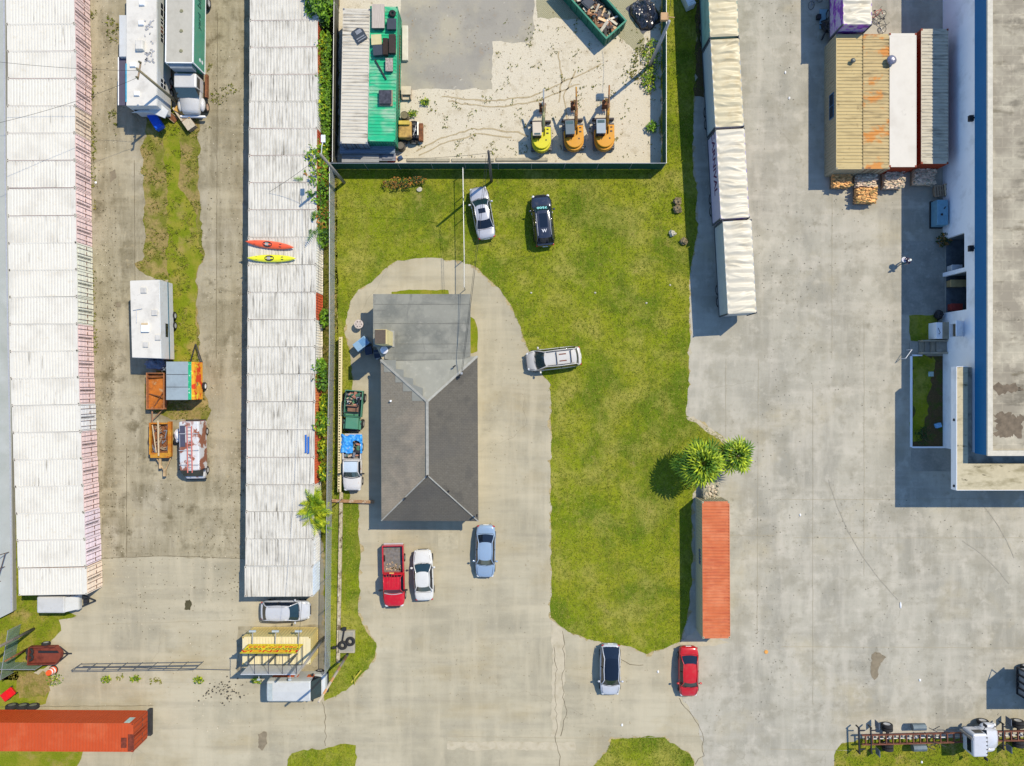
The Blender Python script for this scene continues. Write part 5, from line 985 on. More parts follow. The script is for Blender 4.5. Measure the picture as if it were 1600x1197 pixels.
def junkpile(name, label, cat, loc, rz, sx, sy, z0, z1, seed, mats_, n=60, size=(.15, .6)):
    b = MB(); rn = random.Random(seed)
    for k in range(n):
        s = rn.uniform(*size); b.cbox((rn.uniform(-sx, sx), rn.uniform(-sy, sy), rn.uniform(z0, z1)), (s, s * rn.uniform(.15, .7), s * rn.uniform(.08, .3)), rn.uniform(0, 6.3), rn.randrange(len(mats_)), rn.uniform(-.5, .5), rn.uniform(-.4, .4))
    o = b.build(name, mats_, loc=loc, rz=rz); tag(o, label, cat); return o
junk_m = [mat("scrap_green", (.05, .14, .09), .7, v=.3), black, mat("scrap_tan", (.40, .30, .2), .8, v=.3), steel, mat("scrap_pink", (.4, .18, .12), .7)]
junkpile('scrap_heap', 'scrap under the blue tarp in the rusty pickup bed', 'scrap', r.location, r.rotation_euler.z, .01, .01, .9, 1.0, 2, junk_m, 2); o = bpy.data.objects['scrap_heap']
me = MB(); rn = random.Random(8)
for k in range(60): s = rn.uniform(.15, .5); me.cbox((rn.uniform(x0 + .2, x1 - .3), rn.uniform(-.6, .6), rn.uniform(.65, 1.12)), (s, s * .5, s * .2), rn.uniform(0, 6), k % 5, rn.uniform(-.4, .4))
bpy.data.objects.remove(o); tag(me.build('scrap_heap', junk_m, loc=r.location, rz=r.rotation_euler.z), 'mixed scrap piled in the bed of the rusty pickup', 'scrap')
# green open-bodied off-roader
c = W(552, 641, .8); r = T('offroad_wreck', 'old roofless green off-road vehicle full of junk beside the house', 'off-road vehicle', (c.x, c.y, 0), R(-94)); pg = paint('matt_green_paint', (.055, .20, .12), rough=.6, coat=.1)
b = MB(); b.taper((1.15, 0), (1.15, 1.35), (1.05, 1.15), .5, 1.12, (0, 0)); b.build('bonnet', pg, r, bevel=.05)
b = MB(); b.box(-1.85, .55, -.82, -.74, .45, 1.1); b.box(-1.85, .55, .74, .82, .45, 1.1); b.box(-1.85, -1.77, -.74, .74, .45, 1.08); b.box(.5, .58, -.74, .74, .45, 1.15); b.box(-1.8, .5, -.74, .74, .42, .48); b.build('tub', pg, r, bevel=.03)
b = MB(); 
for s in (-1, 1): b.tube([(.52, s * .7, 1.1), (.2, s * .68, 1.7), (-1.0, s * .68, 1.75), (-1.75, s * .72, 1.1)], .035, 6)
b.bar((.2, -.68, 1.7), (.2, .68, 1.7), .035); b.bar((-1.0, -.68, 1.75), (-1.0, .68, 1.75), .035); b.build('roll_cage', black, r)
for x in (1.15, -1.2):
    for s in (-1, 1): wheel(r, x, s * .85, .40, .26)
b = MB(); b.box(1.75, 1.9, -.7, .7, .4, .6); b.build('front_bumper', black, r); b = MB(); b.box(-.45, .1, -.5, .5, .6, .95); b.box(-.5, -.4, -.5, .5, .9, 1.3); b.build('seat', mat("brown_seat", (.2, .11, .07), .8, v=.3), r)
for s in (-1, 1): b = MB(); b.box(.9, 1.7, s * .71 - .09, s * .71 + .09, .7, .78); b.build('fender', pg, r)
b = MB(); rn = random.Random(4)
for k in range(45): s = rn.uniform(.15, .5); b.cbox((rn.uniform(-1.6, -.5), rn.uniform(-.6, .6), rn.uniform(.6, 1.15)), (s, s * .5, s * .2), rn.uniform(0, 6), k % 5, rn.uniform(-.4, .4))
tag(b.build('scrap_heap', junk_m, loc=r.location, rz=r.rotation_euler.z), 'clutter filling the back of the green off-road vehicle', 'scrap')

# vans with box-like bodies
def boxvan(px, py, heading, L, Wd, Hh, z0, label, p, name='white_van', nose=.9, zc=2.0, stripes=False, cat='van'):
    c = W(px, py, zc); r = T(name, label, cat, (c.x, c.y, 0), R(heading)); hl, hw = L / 2, Wd / 2; secs = []
    for x, w, h in ((-hl, .93, .965), (-hl + .06, .98, .99), (-hl + .2, 1, 1), (0, 1, 1), (hl - nose, 1, 1), (hl - nose + .1, .985, .98)):
        w *= hw; h *= Hh; half = [(w * .96, z0), (w, z0 + .2), (w, h * .55), (w * .97, h * .8), (w * .92, h * .95), (w * .82, h * .99), (0, h + .03)]; secs.append(([(x, y, z) for y, z in half] + [(x, -y, z) for y, z in half[::-1][1:]])[::-1])
    b = MB(); loft(b, secs); b.build('body', p, r, smooth=False, bevel=.03)
    xb = hl - nose + .1; zb = Hh * .55; b = MB(); secs = []
    for x, w, h in ((xb, 1, zb + .05), (hl - .25, .95, zb * .92), (hl - .05, .85, zb * .8), (hl, .74, zb * .6)):
        w *= hw; half = [(w * .95, z0), (w, z0 + .2), (w, h * .8), (w * .9, h * .97), (0, h + .03)]; secs.append(([(x, y, z) for y, z in half] + [(x, -y, z) for y, z in half[::-1][1:]]))
    loft(b, secs); me = b.build('bonnet', p, r, smooth=False, bevel=.03)
    b = MB(); b.add([(xb + .01, -hw * .84, Hh * .95), (xb + .01, hw * .84, Hh * .95), (xb + nose * .62, hw * .9, zb + .06), (xb + nose * .62, -hw * .9, zb + .06)], [(0, 3, 2, 1)]); b.build('windshield', glass, r)
    for s in (-1, 1):
        b = MB(); b.add([(xb - .9, s * (hw * .985 + .006), zb + .1), (xb - .0, s * (hw * .985 + .006), zb + .1), (xb - .0, s * (hw * .93 + .006), Hh * .9), (xb - .9, s * (hw * .93 + .006), Hh * .9)], [(0, 1, 2, 3) if s < 0 else (3, 2, 1, 0)]); b.build('side_window', glass2, r)
        b = MB(); b.add([(xb + .01, s * hw * .84, Hh * .95), (xb + nose * .62, s * hw * .9, zb + .06), (xb + .01, s * hw * .97, zb + .05)], [(0, 1, 2) if s > 0 else (2, 1, 0)]); b.build('quarter_window', glass2, r)
        for x in (hl - .75, -hl + 1.0): wheel(r, x, s * (hw - .1), .36, .24)
        b = MB(); b.cbox((xb - .05, s * (hw + .14), zb + .25), (.12, .2, .26)); b.bar((xb - .05, s * hw * .95, zb + .1), (xb - .05, s * (hw + .1), zb + .2), .03); b.build('wing_mirror', black, r)
        b = MB(); b.blob((hl - .08, s * hw * .66, zb * .62), (.08, .16, .1), 1, .05, 6); b.build('headlight', whitel, r); b = MB(); b.cbox((-hl + .0, s * hw * .86, 1.0), (.05, .12, .4)); b.build('tail_light', redl, r)
    b = MB(); b.cbox((hl + .02, 0, z0 + .15), (.14, Wd * .92, .2)); b.build('front_bumper', black, r); b = MB(); b.cbox((-hl - .04, 0, z0 + .1), (.14, Wd * .92, .18)); b.build('rear_bumper', black, r)
    return r
p_van = paint('van_white_rust', (.52, .52, .51), rough=.5, coat=.1, lay=[dirt((.22, .06, .02), 1.0, .50, .54, .95, m=(.5, .42, .52))])
r = boxvan(297, 704, -89, 5.3, 1.95, 2.05, .35, 'white van with peeling rust patches and ladders on its roof', p_van, zc=1.8, nose=1.0)
lad = T('ladder', 'pinkish-red extension ladder lying on the rusty white van roof', 'ladder', Vector((W(296, 700, 2.25).x, W(296, 700, 2.25).y, 2.18)), R(-89))
m_lad = mat("ladder_red", (.55, .16, .12), .5, v=.15)
for s in (-1, 1): b = MB(); b.box(-2.0, 2.2, s * .2 - .035 + .0, s * .2 + .035, 0, .08); b.build('side_rail', m_lad, lad)
for k in range(14): b = MB(); b.bar((-1.9 + k * .3, -.2, .04), (-1.9 + k * .3, .2, .04), .022); b.build('rung', alum, lad)
b = MB()
for x in (-1.6, -.1, 1.2): b.box(x, x + .06, -.85, .85, 2.09, 2.15); b.box(x, x + .06, -.85, -.8, 1.8, 2.12); b.box(x, x + .06, .8, .85, 1.8, 2.12)
b.build('roof_rack', alum, r); b = MB(); b.box(-2.3, -.4, -.75, -.3, 2.06, 2.1); b.build('roof_panel', mat("dark_panel", (.06, .06, .09), .6), r)
p_vanw = paint('plain_van_white', (.48, .49, .47), rough=.4)
r = boxvan(460, 1079.5, 0, 4.9, 1.98, 2.75, .4, 'white box van with orange side stripes below the billboard', p_vanw, zc=2.6, nose=1.1)
for (x0_, x1_) in ((-2.2, 0.1), (.9, 1.5)): b = MB(); b.box(x0_, x1_, .985, 1.003, 1.35, 1.9); b.build('orange_stripe', mat("orange_vinyl", (.55, .11, .03), .5), r)
b = MB(); b.box(-2.35, -1.9, -.75, .75, 2.76, 2.80); b.build('roof_panel', mat("roof_panel_grey", (.35, .4, .4), .5), r)
# box truck
def glossy(name, c): return paint(name, c, rough=.35)
c = W(280, 0, 3.6); r = T('box_truck', 'green-sided box truck with grey roof parked nose-down in the lane', 'truck', (c.x, W(280, 97, 3.6).y, 0), R(-90.6))
p_gr = glossy('truck_green', (.012, .24, .15)); b = MB(); Lb = 9.0; b.box(-Lb, 0, -1.22, 1.22, 1.1, 3.52); b.build('cargo_box', p_gr, r)
b = MB(); b.box(-Lb - .0, .0, -1.15, 1.15, 3.52, 3.6); rf = b.build('box_roof', mat("box_roof_grey", D(206, 204, 194), .7, v=.05, layers=[dirt(D(182, 178, 166), .6, .5, .7, .6)]), r)
b = MB()
for s in (-1, 1): b.box(-Lb, 0, s * 1.19 - .05, s * 1.19 + .05, 3.5, 3.62); b.box(-.05, .04, s * 1.2 - .05, s * 1.2 + .04, 1.1, 3.5)
b.box(-.02, .06, -1.14, 1.14, 3.5, 3.62); b.box(-Lb, 0, 1.20, 1.25, 1.06, 1.14); b.build('edge_trim', white_p, r)
b = MB(); b.add([(-.35, -1.1, 3.58), (-.35, 1.1, 3.58), (.35, .95, 3.2), (.35, -.95, 3.2)], [(0, 3, 2, 1)]); b.box(0, .33, -.95, .95, 2.3, 3.19); b.build('wind_deflector', mat("deflector_grey", D(160, 172, 184), .5), r)
for k in range(6): b = MB(); b.cyl((-1.0 - k * 1.75, .15), .16, 3.6, 3.66, 14, r1=.13); b.build('roof_light', mat("light_green_grey", D(150, 150, 120), .4), rf)
for txt, x, s_ in (('bird', -6.2, 1.05), ('yard', -4.2, .8)): text_obj(txt, s_, mat("dark_green_lettering", (.003, .07, .05), .5), r, (x - 1.2 if txt == 'x' else x, 1.228, 2.4), (R(90), 0, R(180)), 'lettering')
b = MB(); [b.cyl((0, 0), .16, 0, .01, 12) for _ in (0,)]; 
for (x, z) in ((-.8, 1.7), (-.8, 2.2)): b2 = MB(); b2.M = Matrix.Translation((x, 1.226, z)) @ Matrix.Rotation(R(-90), 4, 'X'); b2.cyl((0, 0), .17, 0, .012, 12); b2.build('white_dot', white_p, r)
p_cab = glossy('truck_cab_white', (.50, .49, .46))
b = MB(); b.box(.45, 1.75, -1.0, 1.0, .8, 2.45); b.build('cab', p_cab, r, bevel=.12)
b = MB(); b.add([(1.76, -.9, 2.42), (1.76, .9, 2.42), (2.35, .98, 1.68), (2.35, -.98, 1.68)], [(0, 3, 2, 1)]); b.build('windshield', glass, r)
for s in (-1, 1): b = MB(); b.add([(1.76, s * .92, 2.42), (2.35, s * .98, 1.68), (1.6, s * 1.0, 1.6)], [(0, 1, 2) if s > 0 else (2, 1, 0)]); b.build('side_window', glass2, r); b = MB(); b.box(.7, 1.6, s * 1.003 - .004, s * 1.003 + .004, 1.65, 2.25); b.build('side_window', glass2, r)
b = MB(); secs = []
for x, w, h in ((1.74, .98, 1.66), (2.3, .96, 1.62), (3.3, .84, 1.42), (3.55, .78, 1.25), (3.6, .7, 1.0)):
    half = [(w * .9, .7), (w, .9), (w * .97, h * .85), (w * .86, h * .98), (0, h + .04)]; secs.append(([(x, y, z) for y, z in half] + [(x, -y, z) for y, z in half[::-1][1:]]))
loft(b, secs); b.build('bonnet', p_cab, r, smooth=True)
b = MB(); b.box(3.62, 3.8, -1.15, 1.15, .5, .8); b.build('front_bumper', white_p, r, bevel=.05)
for s in (-1, 1): b = MB(); b.blob((2.75, s * 1.0, 1.0), (.62, .26, .28), 1, .05, 8); b.build('fender', p_cab, r, smooth=True); wheel(r, 2.75, s * 1.1, .5, .3, rimm=mat("tan_rim", (.45, .3, .2), .6)); wheel(r, -6.8, s * 1.05, .52, .5)
b = MB(); b.box(-Lb, 3.4, -.45, -.33, .7, 1.0); b.box(-Lb, 3.4, .33, .45, .7, 1.0); b.build('chassis', rusty, r)
b = MB(); b.box(-.1, 2.0, 1.15, 1.35, .5, .9); b.build('fuel_tank', rusty, r)

# flatbed truck chassis bottom right
def chassis_truck(px, py, rz, label, cab=True, L=10.2):
    c = W(px, py, 1.0); r = T('chassis_cab_truck', label, 'truck', (c.x, c.y, 0), R(rz)); b = MB()     # nose at +x, origin at the tail
    for s in (-1, 1): b.box(0, L - 1.4, s * .42 - .04, s * .42 + .04, .85, 1.08)
    for k in range(int((L - 1.6) / .62)): b.box(.3 + k * .62, .38 + k * .62, -.4, .4, .88, 1.05)
    b.build('frame_rails', mat("oxide_frame", (.16, .06, .035), .8, v=.4, s=5), r)
    b = MB(); b.bar((.2, 0, .8), (L - 2.2, 0, .85), .06); [b.blob((x, .05, .8), (.2, .16, .14), 2, .3, 6) for x in (2.6, 5.0, 6.6)]; b.build('drive_shaft', steel, r)
    for x in (-.35, .75):
        b = MB()
        for s in (-1, 1): b.box(x, x + .1, s * 1.15 - .05, s * 1.15 + .05, .5, 1.2)
        b.box(x, x + .1, -1.15, 1.15, .95, 1.1); b.box(x - .0, x + .6, -.9, -.8, .95, 1.0); b.box(x, x + .6, .8, .9, .95, 1.0); b.build('crossbar', black, r)
    for s in (-1, 1):
        wheel(r, 2.55, s * 1.05, .5, .28); wheel(r, 2.55, s * .72, .5, .26)
        b = MB(); b.box(1.5, 1.55, s * 1.25 - .3, s * 1.25 + .3, .35, 1.15); b.build('mud_flap', mat("grey_flap", (.1, .12, .15), .6), r)
        b = MB(); M0 = b.M; b.M = Matrix.Translation((5.3, s * .95, .75)) @ Matrix.Rotation(R(90), 4, 'Y'); b.cyl((0, 0), .32, -.6, .6, 14); b.M = M0; b.build('fuel_tank', mat("tank_grey", (.12, .15, .16), .4, .3, v=.2), r)
    b = MB(); b.cbox((2.55, 0, .55), (.2, 1.9, .2)); b.build('axle', black, r)
    b = MB(); rn = random.Random(5); 
    for k in range(16): a = Vector((rn.uniform(6, 8.0), rn.uniform(-.9, .9), rn.uniform(.8, 1.2))); b.bar(a, a + Vector((rn.uniform(-.7, .7), rn.uniform(-.4, .4), rn.uniform(-.1, .2))), .035)
    b.build('hoses', black, r)
    if cab:
        x = L - 2.3; p = paint('truck_cool_white', (.48, .49, .51), rough=.35)
        b = MB(); b.box(x - .55, x + .75, -1.02, 1.02, .95, 2.6); b.build('cab', p, r, bevel=.14)
        b = MB(); b.box(x - .572, x - .556, -.75, .75, 1.7, 2.3); b.build('rear_window', glass2, r)
        b = MB(); b.add([(x + .77, -.88, 2.5), (x + .77, .88, 2.5), (x + 1.2, .97, 1.75), (x + 1.2, -.97, 1.75)], [(0, 3, 2, 1)]); b.build('windshield', glass, r)
        for s in (-1, 1):
            b = MB(); b.add([(x + .77, s * .9, 2.5), (x + 1.2, s * .98, 1.75), (x + .6, s * 1.02, 1.7)], [(0, 1, 2) if s > 0 else (2, 1, 0)]); b.build('side_window', glass2, r)
            b = MB(); b.add([(x - .2, s * 1.028, 1.7), (x + .6, s * 1.028, 1.7), (x + .55, s * 1.028, 2.35), (x - .2, s * 1.028, 2.35)], [(0, 1, 2, 3) if s < 0 else (3, 2, 1, 0)]); b.build('side_window', glass2, r)
        b = MB(); secs = []
        for xx, w, h in ((x + .7, 1.0, 1.74), (x + 1.2, .98, 1.72), (x + 2.2, .82, 1.55), (x + 2.45, .76, 1.35), (x + 2.5, .68, 1.0)):
            half = [(w * .9, .75), (w, .95), (w * .97, h * .86), (w * .84, h * .98), (0, h + .05)]; secs.append(([(xx, y, z) for y, z in half] + [(xx, -y, z) for y, z in half[::-1][1:]]))
        loft(b, secs); b.build('bonnet', p, r, smooth=True)
        for s in (-1, 1):
            b = MB(); b.blob((x + 1.7, s * 1.05, 1.02), (.68, .28, .32), 1, .05, 8); b.build('fender', p, r, smooth=True); wheel(r, x + 1.65, s * 1.15, .5, .3)
            b = MB(); b.tube([(x + .7, s * 1.0, 2.0), (x + .95, s * 1.45, 2.05)], .03); b.cbox((x + .95, s * 1.5, 1.95), (.12, .22, .45)); b.build('wing_mirror', black, r)
        b = MB(); b.box(x + 2.45, x + 2.62, -1.1, 1.1, .5, .85); b.build('front_bumper', white_p, r, bevel=.04)
        b = MB(); b.cbox((x - .7, .7, 1.9), (.2, .2, 1.8)); b.build('exhaust_stack', steel, r)
        for k in range(5): b = MB(); b.blob((x + .68, -.7 + k * .35, 2.62), (.09, .05, .04), 1, 0, 5); b.build('marker_lamp', black, r)
    return r
chassis_truck(1347, 1156, 1.5, 'white-cab truck with bare chassis frame at the bottom edge', L=12.0)
chassis_truck(1553, 1150, 1.0, 'second bare chassis truck cut by the right edge', L=10)
r = T('roll_off_truck', 'dark-framed tipper body cut by the right edge above the chassis trucks', 'truck', W(1578, 1056)); b = MB(); b.taper((2.6, 0), (5, 2.3), (5.2, 2.5), 1.1, 3.9, (0, 0)); b.build('tipper_body', mat("tipper_grey", (.22, .23, .24), .6, v=.2), r)
b = MB(); 
for y in (-1.2, -.6, 0, .6, 1.2): b.box(-.06, .05, y - .06, y + .06, 1.0, 3.7)
b.box(-.08, .04, -1.25, 1.25, 3.6, 3.75); b.box(-.08, .04, -1.25, 1.25, .95, 1.1); b.build('tailgate_frame', black, r)
b = MB(); b.box(0, 6, -.45, -.33, .8, 1.05); b.box(0, 6, .33, .45, .8, 1.05); b.build('frame_rails', black, r); [wheel(r, x, s * 1.0, .5, .35) for x in (1.2, 2.4) for s in (-1, 1)]
b = MB(); b.tube([(.0, 1.2, 3.7), (.5, 2.4, 3.9), (1.6, 1.6, 3.9)], .05); b.build('tarp_bow', black, r)
# ------------------------------------------------------------------ mobile home, caravans, trailers
m_rv = mat("caravan_white_roof", D(244, 243, 238), .5, v=.04, s=1, layers=[dirt(D(200, 198, 192), .8, .5, .7, .6), dirt(D(130, 126, 120), 2.6, .66, .74, .7, m=(.5, .48, .56))])
m_rvw = mat("caravan_wall", D(226, 232, 238), .5, v=.05, s=1, layers=[dirt(D(190, 184, 170), 1.2, .55, .75, .5)])
def rect3(p0, p1, z): a, c = W(*p0, z), W(*p1, z); return min(a.x, c.x), max(a.x, c.x), min(a.y, c.y), max(a.y, c.y)
ro_ = W(225, 100); r = T('mobile_home', 'long white motorhome with cluttered grey-white roof beside the box truck', 'motorhome', ro_)
x0, x1, y0, y1 = rect3((197, 165), (245, -50), 3.25); x0 -= ro_.x; x1 -= ro_.x; y0 -= ro_.y; y1 -= ro_.y
b = MB(); b.box(x0, x1, y0, y1, .5, 3.2); bd = b.build('body', m_rvw, r, bevel=.06)
b = MB(); b.box(x0 + .03, x1 - .03, y0 + .03, y1, 3.2, 3.26); rf = b.build('roof', m_rv, r)
for (px, py, sx, sy, sz) in ((222, 5, .5, .45, .2), (221, 36, .5, .45, .2), (208, 101, .55, .45, .2), (214, 146, .5, .45, .2)): p = W(px, py, 3.3) - ro_; b = MB(); b.taper((p.x, p.y), (sx, sy), (sx * .8, sy * .8), 3.26, 3.26 + sz); b.build('roof_hatch', white_p, rf, bevel=.02)
p = W(218, 70, 3.5) - ro_; b = MB(); b.taper((p.x, p.y), (.75, .95), (.62, .8), 3.26, 3.65); b.build('air_conditioner', m_rv, rf, bevel=.05)
b = MB(); rn = random.Random(2)
for k in range(26): p = W(rn.uniform(226, 240), rn.uniform(30, 100), 3.3) - ro_; s = rn.uniform(.06, .2); b.cbox((p.x, p.y, 3.29), (s, s * rn.uniform(.5, 3), .05), rn.uniform(0, 3))
b.build('roof_debris', mat("roof_litter", (.32, .32, .32), .8, v=.4), rf)['kind'] = 'stuff'
for y in (-18, -12, -5, 2, 9, 17, 24): pass
for k, (ya_, yb_, m, nm) in enumerate(((6, 25, glass2, 'window'), (30, 38, glass2, 'window'), (42, 52, mat("brown_door", (.12, .05, .03), .6), 'door'), (54, 66, glass2, 'window'), (124, 136, glass2, 'window'))):
    a, c = W(250, ya_, 2.2).y - ro_.y, W(250, yb_, 2.2).y - ro_.y; b = MB(); b.box(x1, x1 + .02, min(a, c), max(a, c), 1.6, 2.5); w = b.build(nm, m, r)
    b = MB(); b.box(x1, x1 + .035, (a + c) / 2 - .03, (a + c) / 2 + .03, 1.6, 2.5); b.box(x1, x1 + .034, min(a, c), max(a, c), 2.02, 2.07); b.build('frame', white_p, w)
a = rect3((186, 88), (197, 23), 2.9); b = MB(); b.box(a[0] - ro_.x, x0 - .002, a[2] - ro_.y, a[3] - ro_.y, .8, 2.9); b.build('slide_out', m_rvw, r, bevel=.03)
a = rect3((185, 164), (197, 89), 2.5); b = MB(); b.box(a[0] - ro_.x, x0 - .003, a[2] - ro_.y, a[3] - ro_.y, 2.45, 2.5); aw = b.build('awning', mat("dark_awning", (.08, .07, .10), .7, v=.1), r)
b = MB(); b.bar((a[0] - ro_.x, a[2] - ro_.y, 2.48), (a[0] - ro_.x, a[3] - ro_.y, 2.48), .06); b.build('roller', white_p, aw); b = MB(); b.box(x0 - .02, x0 + .08, a[2] - ro_.y, a[3] - ro_.y - .9, 3.2, 3.32); b.build('awning_rail', mat("turquoise_rail", (.06, .30, .42), .5), aw)
xm = x0 + (x1 - x0) * .5; b = MB(); b.prism([(x0, y0 - .25), (xm + .4, y0 - .25), (x1 + .25, y0 - .75), (x1 + .6, y0 - .1), (x1 - .55, y0 + .9), (x1 - 1.0, y0 + .25)], 2.2, 2.35); b.build('cab_canopy', m_rvw, r, bevel=.02)
b = MB(); b.cbox((x0 + .9, y0 - .02, 2.0), (1.4, .05, .7)); b.build('rear_window', glass2, r)
for s in (x0 + .1, x1 - .1):
    for y in (y0 + 2.2, y0 + 3.2): wheel(r, s, y, .42, .25, axis='X')
o = W(237, 182); b = MB(); M0 = b.M; b.M = Matrix.Rotation(R(-58), 4, 'Z'); b.box(-.1, 1.7, -.38, .38, .35, .95, 0); b.box(.0, 1.6, -.28, .28, .95, 1.0); b.box(1.35, 1.65, -.3, .3, .96, 1.06); b.M = M0; tag(b.build('blue_bin', mat("bright_blue_plastic", (.01, .09, .55), .35, v=.1), loc=W(241, 180), bevel=.04), 'bright blue plastic bin lying by the motorhome corner', 'bin')
o = T('wood_crate', 'grey-topped wooden crate beneath the box truck', 'crate', W(292, 186), R(-55)); b = MB(); b.box(-1.2, 1.2, -.4, .4, .0, .6); b.build('case', wood, o); b = MB(); b.box(.3, 1.25, -.42, .42, .6, .65); b.box(-1.25, .2, -.42, -.25, .6, .66); b.build('lid', mat("pale_lid", D(214, 204, 184), .8, v=.2, s=5), o)
b = MB(); b.prism([(-.9, -.4), (.7, -.6), (.9, .3), (.2, .7), (-.7, .5)], .74, .78); tag(b.build('plywood_sheet', mat("orange_plywood", D(222, 176, 92), .8, v=.15, s=5), loc=W(294, 175), rz=R(-20)), 'orange-yellow plywood sheet lying on the crate by the truck', 'plywood')
o = T('timber_ramp', 'brown timber ramp leaning from the motorhome corner', 'ramp', W(248, 165), R(-40)); b = MB(); b.beam((0, 0, 1.2), (2.2, 0, .1), .5, .06); b.build('deck', rusty, o); b = MB(); b.beam((0, -.27, 1.25), (2.2, -.27, .15), .05, .12); b.beam((0, .27, 1.25), (2.2, .27, .15), .05, .12); b.build('edge_rail', wood, o)
junkpile('debris', 'tangled hoses and scrap between the motorhome and the truck', 'scrap', W(264, 128), R(90), 1.8, .35, .1, .9, 12, [black, rusty, mat("scrap_green2", (.03, .12, .09), .7), mat("scrap_red", (.35, .12, .08), .7)], 50, (.1, .5))

# white caravan mid-lane
ro_ = W(235, 505); r = T('caravan', 'white caravan with clean roof vents standing in the lane', 'caravan', ro_, 0)
zc_ = 3.15; P = [W(203.5, 438, zc_) - ro_, W(249, 436.5, zc_) - ro_, W(252, 560, zc_) - ro_, W(207, 558.5, zc_) - ro_]
b = MB(); b.prism([(p.x, p.y) for p in P], .55, 3.15); bd = b.build('body', m_rvw, r, bevel=.05)
b = MB(); Q = [(p.x * .975, p.y * .99) for p in P]; b.prism(Q, 3.15, 3.2); rf = b.build('roof', m_rv, r)
for (px, py, s) in ((224, 453, .55), (241, 488, .55), (246, 527, .5), (227, 538, .5)): p = W(px, py, 3.3) - ro_; b = MB(); b.taper((p.x, p.y), (s, s), (s * .85, s * .85), 3.2, 3.33); b.build('roof_hatch', mat("hatch_pale", D(222, 222, 220), .5), rf, bevel=.02)
p = W(226, 511, 3.4) - ro_; b = MB(); b.box(p.x - .35, p.x + .35, p.y - .42, p.y + .42, 3.2, 3.42); ac = b.build('air_conditioner', white_p, rf, bevel=.05); b = MB(); b.box(p.x - .3, p.x + .3, p.y + .2, p.y + .4, 3.42, 3.44); b.build('grille', wood_pale, ac)
b = MB(); p = W(213, 495, 3.3) - ro_; b.bar((p.x, p.y - .5, 3.26), (p.x, p.y + .6, 3.26), .04); b.bar((p.x - .3, p.y + .6, 3.26), (p.x + .5, p.y + .75, 3.26), .03); b.build('antenna', alum, rf)
e0, e1 = P[1], P[2]; nn = Vector((1, .02, 0))
b = MB(); b.beam(e0 + nn * .015 - Vector((0, 0, 1.6)), e1 + nn * .015 - Vector((0, 0, 1.6)), .03, .14); b.build('stripe', mat("teal_stripe", (.04, .12, .16), .5), r)
b = MB(); q = e0.lerp(e1, .63); b.cbox((q.x + .02, q.y, 2.0), (.04, 1.2, .45)); b.build('window', glass2, r)
for t in (.42, .55): q = e0.lerp(e1, t); wheel(r, q.x - .02, q.y, .36, .2, axis='X'); wheel(r, P[0].x + .15, q.y, .36, .2, axis='X')
b = MB(); q = (P[2] + P[3]) / 2; b.cbox((q.x, q.y - .02, 2.3), (1.6, .04, .5)); b.build('window', glass2, r)
b = MB(); b.bar((q.x - .8, q.y, .5), (q.x + .3, q.y - 1.4, .5), .05); b.bar((q.x + 1.0, q.y, .5), (q.x + .3, q.y - 1.4, .5), .05); b.build('drawbar', black, r)
b = MB(); b.blob((0, 0, .7), (.95, .5, .35), 6, .5, 8, fr=2); b.blob((.4, -.45, .3), (.5, .25, .25), 7, .5, 8, fr=2); b.box(-.7, .8, -.3, .3, .0, .4); tag(b.build('covered_hitch_junk', mat("slate_tarp", (.12, .15, .2), .5, v=.4, s=4), loc=W(249, 568)), 'slate-coloured covered heap behind the white caravan', 'covered heap')
# concession trailer with flames
ro_ = W(290, 596); r = T('painted_trailer', 'flat grey-topped trailer with green edge and orange flame side', 'trailer', ro_)
a = rect3((260.5, 624), (294, 565), 2.3); x0, x1, y0, y1 = a[0] - ro_.x, a[1] - ro_.x, a[2] - ro_.y, a[3] - ro_.y
m_fl = mat("flame_painted_panel", (.75, .32, .02), .5, v=.1, s=2, layers=[dirt((.62, .03, .01), .9, .50, .54, .95, st=(1, 1.2, 1)), dirt((.8, .6, .03), 1.1, .58, .62, .95), dirt((.02, .25, .12), .9, .64, .68, .9)])
b = MB(); b.box(x0, x1 + .55, y0, y1, .5, 2.28); b.build('body', m_fl, r)
b = MB(); b.box(x0 - .03, x1, y0 - .02, y1 + .02, 2.28, 2.33); rf = b.build('roof', mat("blue_grey_sheet_roof", D(170, 188, 200), .45, v=.05, layers=[dirt(D(148, 160, 170), .8, .52, .7, .6)]), r)
for yy in (y0 + (y1 - y0) / 3, y0 + 2 * (y1 - y0) / 3): b = MB(); b.box(x0, x1, yy - .02, yy + .02, 2.331, 2.345); b.build('roof_seam', black, rf)
b = MB(); b.box(x1 + .003, x1 + .30, y0, y1, 2.285, 2.31); b.build('green_edge', mat("green_splatter_paint", (.02, .35, .16), .5, layers=[dirt((.6, .7, .6), 6, .58, .62, .9)]), r)
b = MB(); b.bar((x1 - .6, y1, .5), (x1 - .1, y1 + 1.7, .5), .06); b.bar((x1 + .5, y1, .5), (x1 - .1, y1 + 1.7, .5), .06); b.build('drawbar', black, r); wheel(r, x1 + .65, y0 + 1.2, .36, .22, axis='X', rimm=white_p); wheel(r, x0 - .05, y0 + 1.2, .36, .22, axis='X')
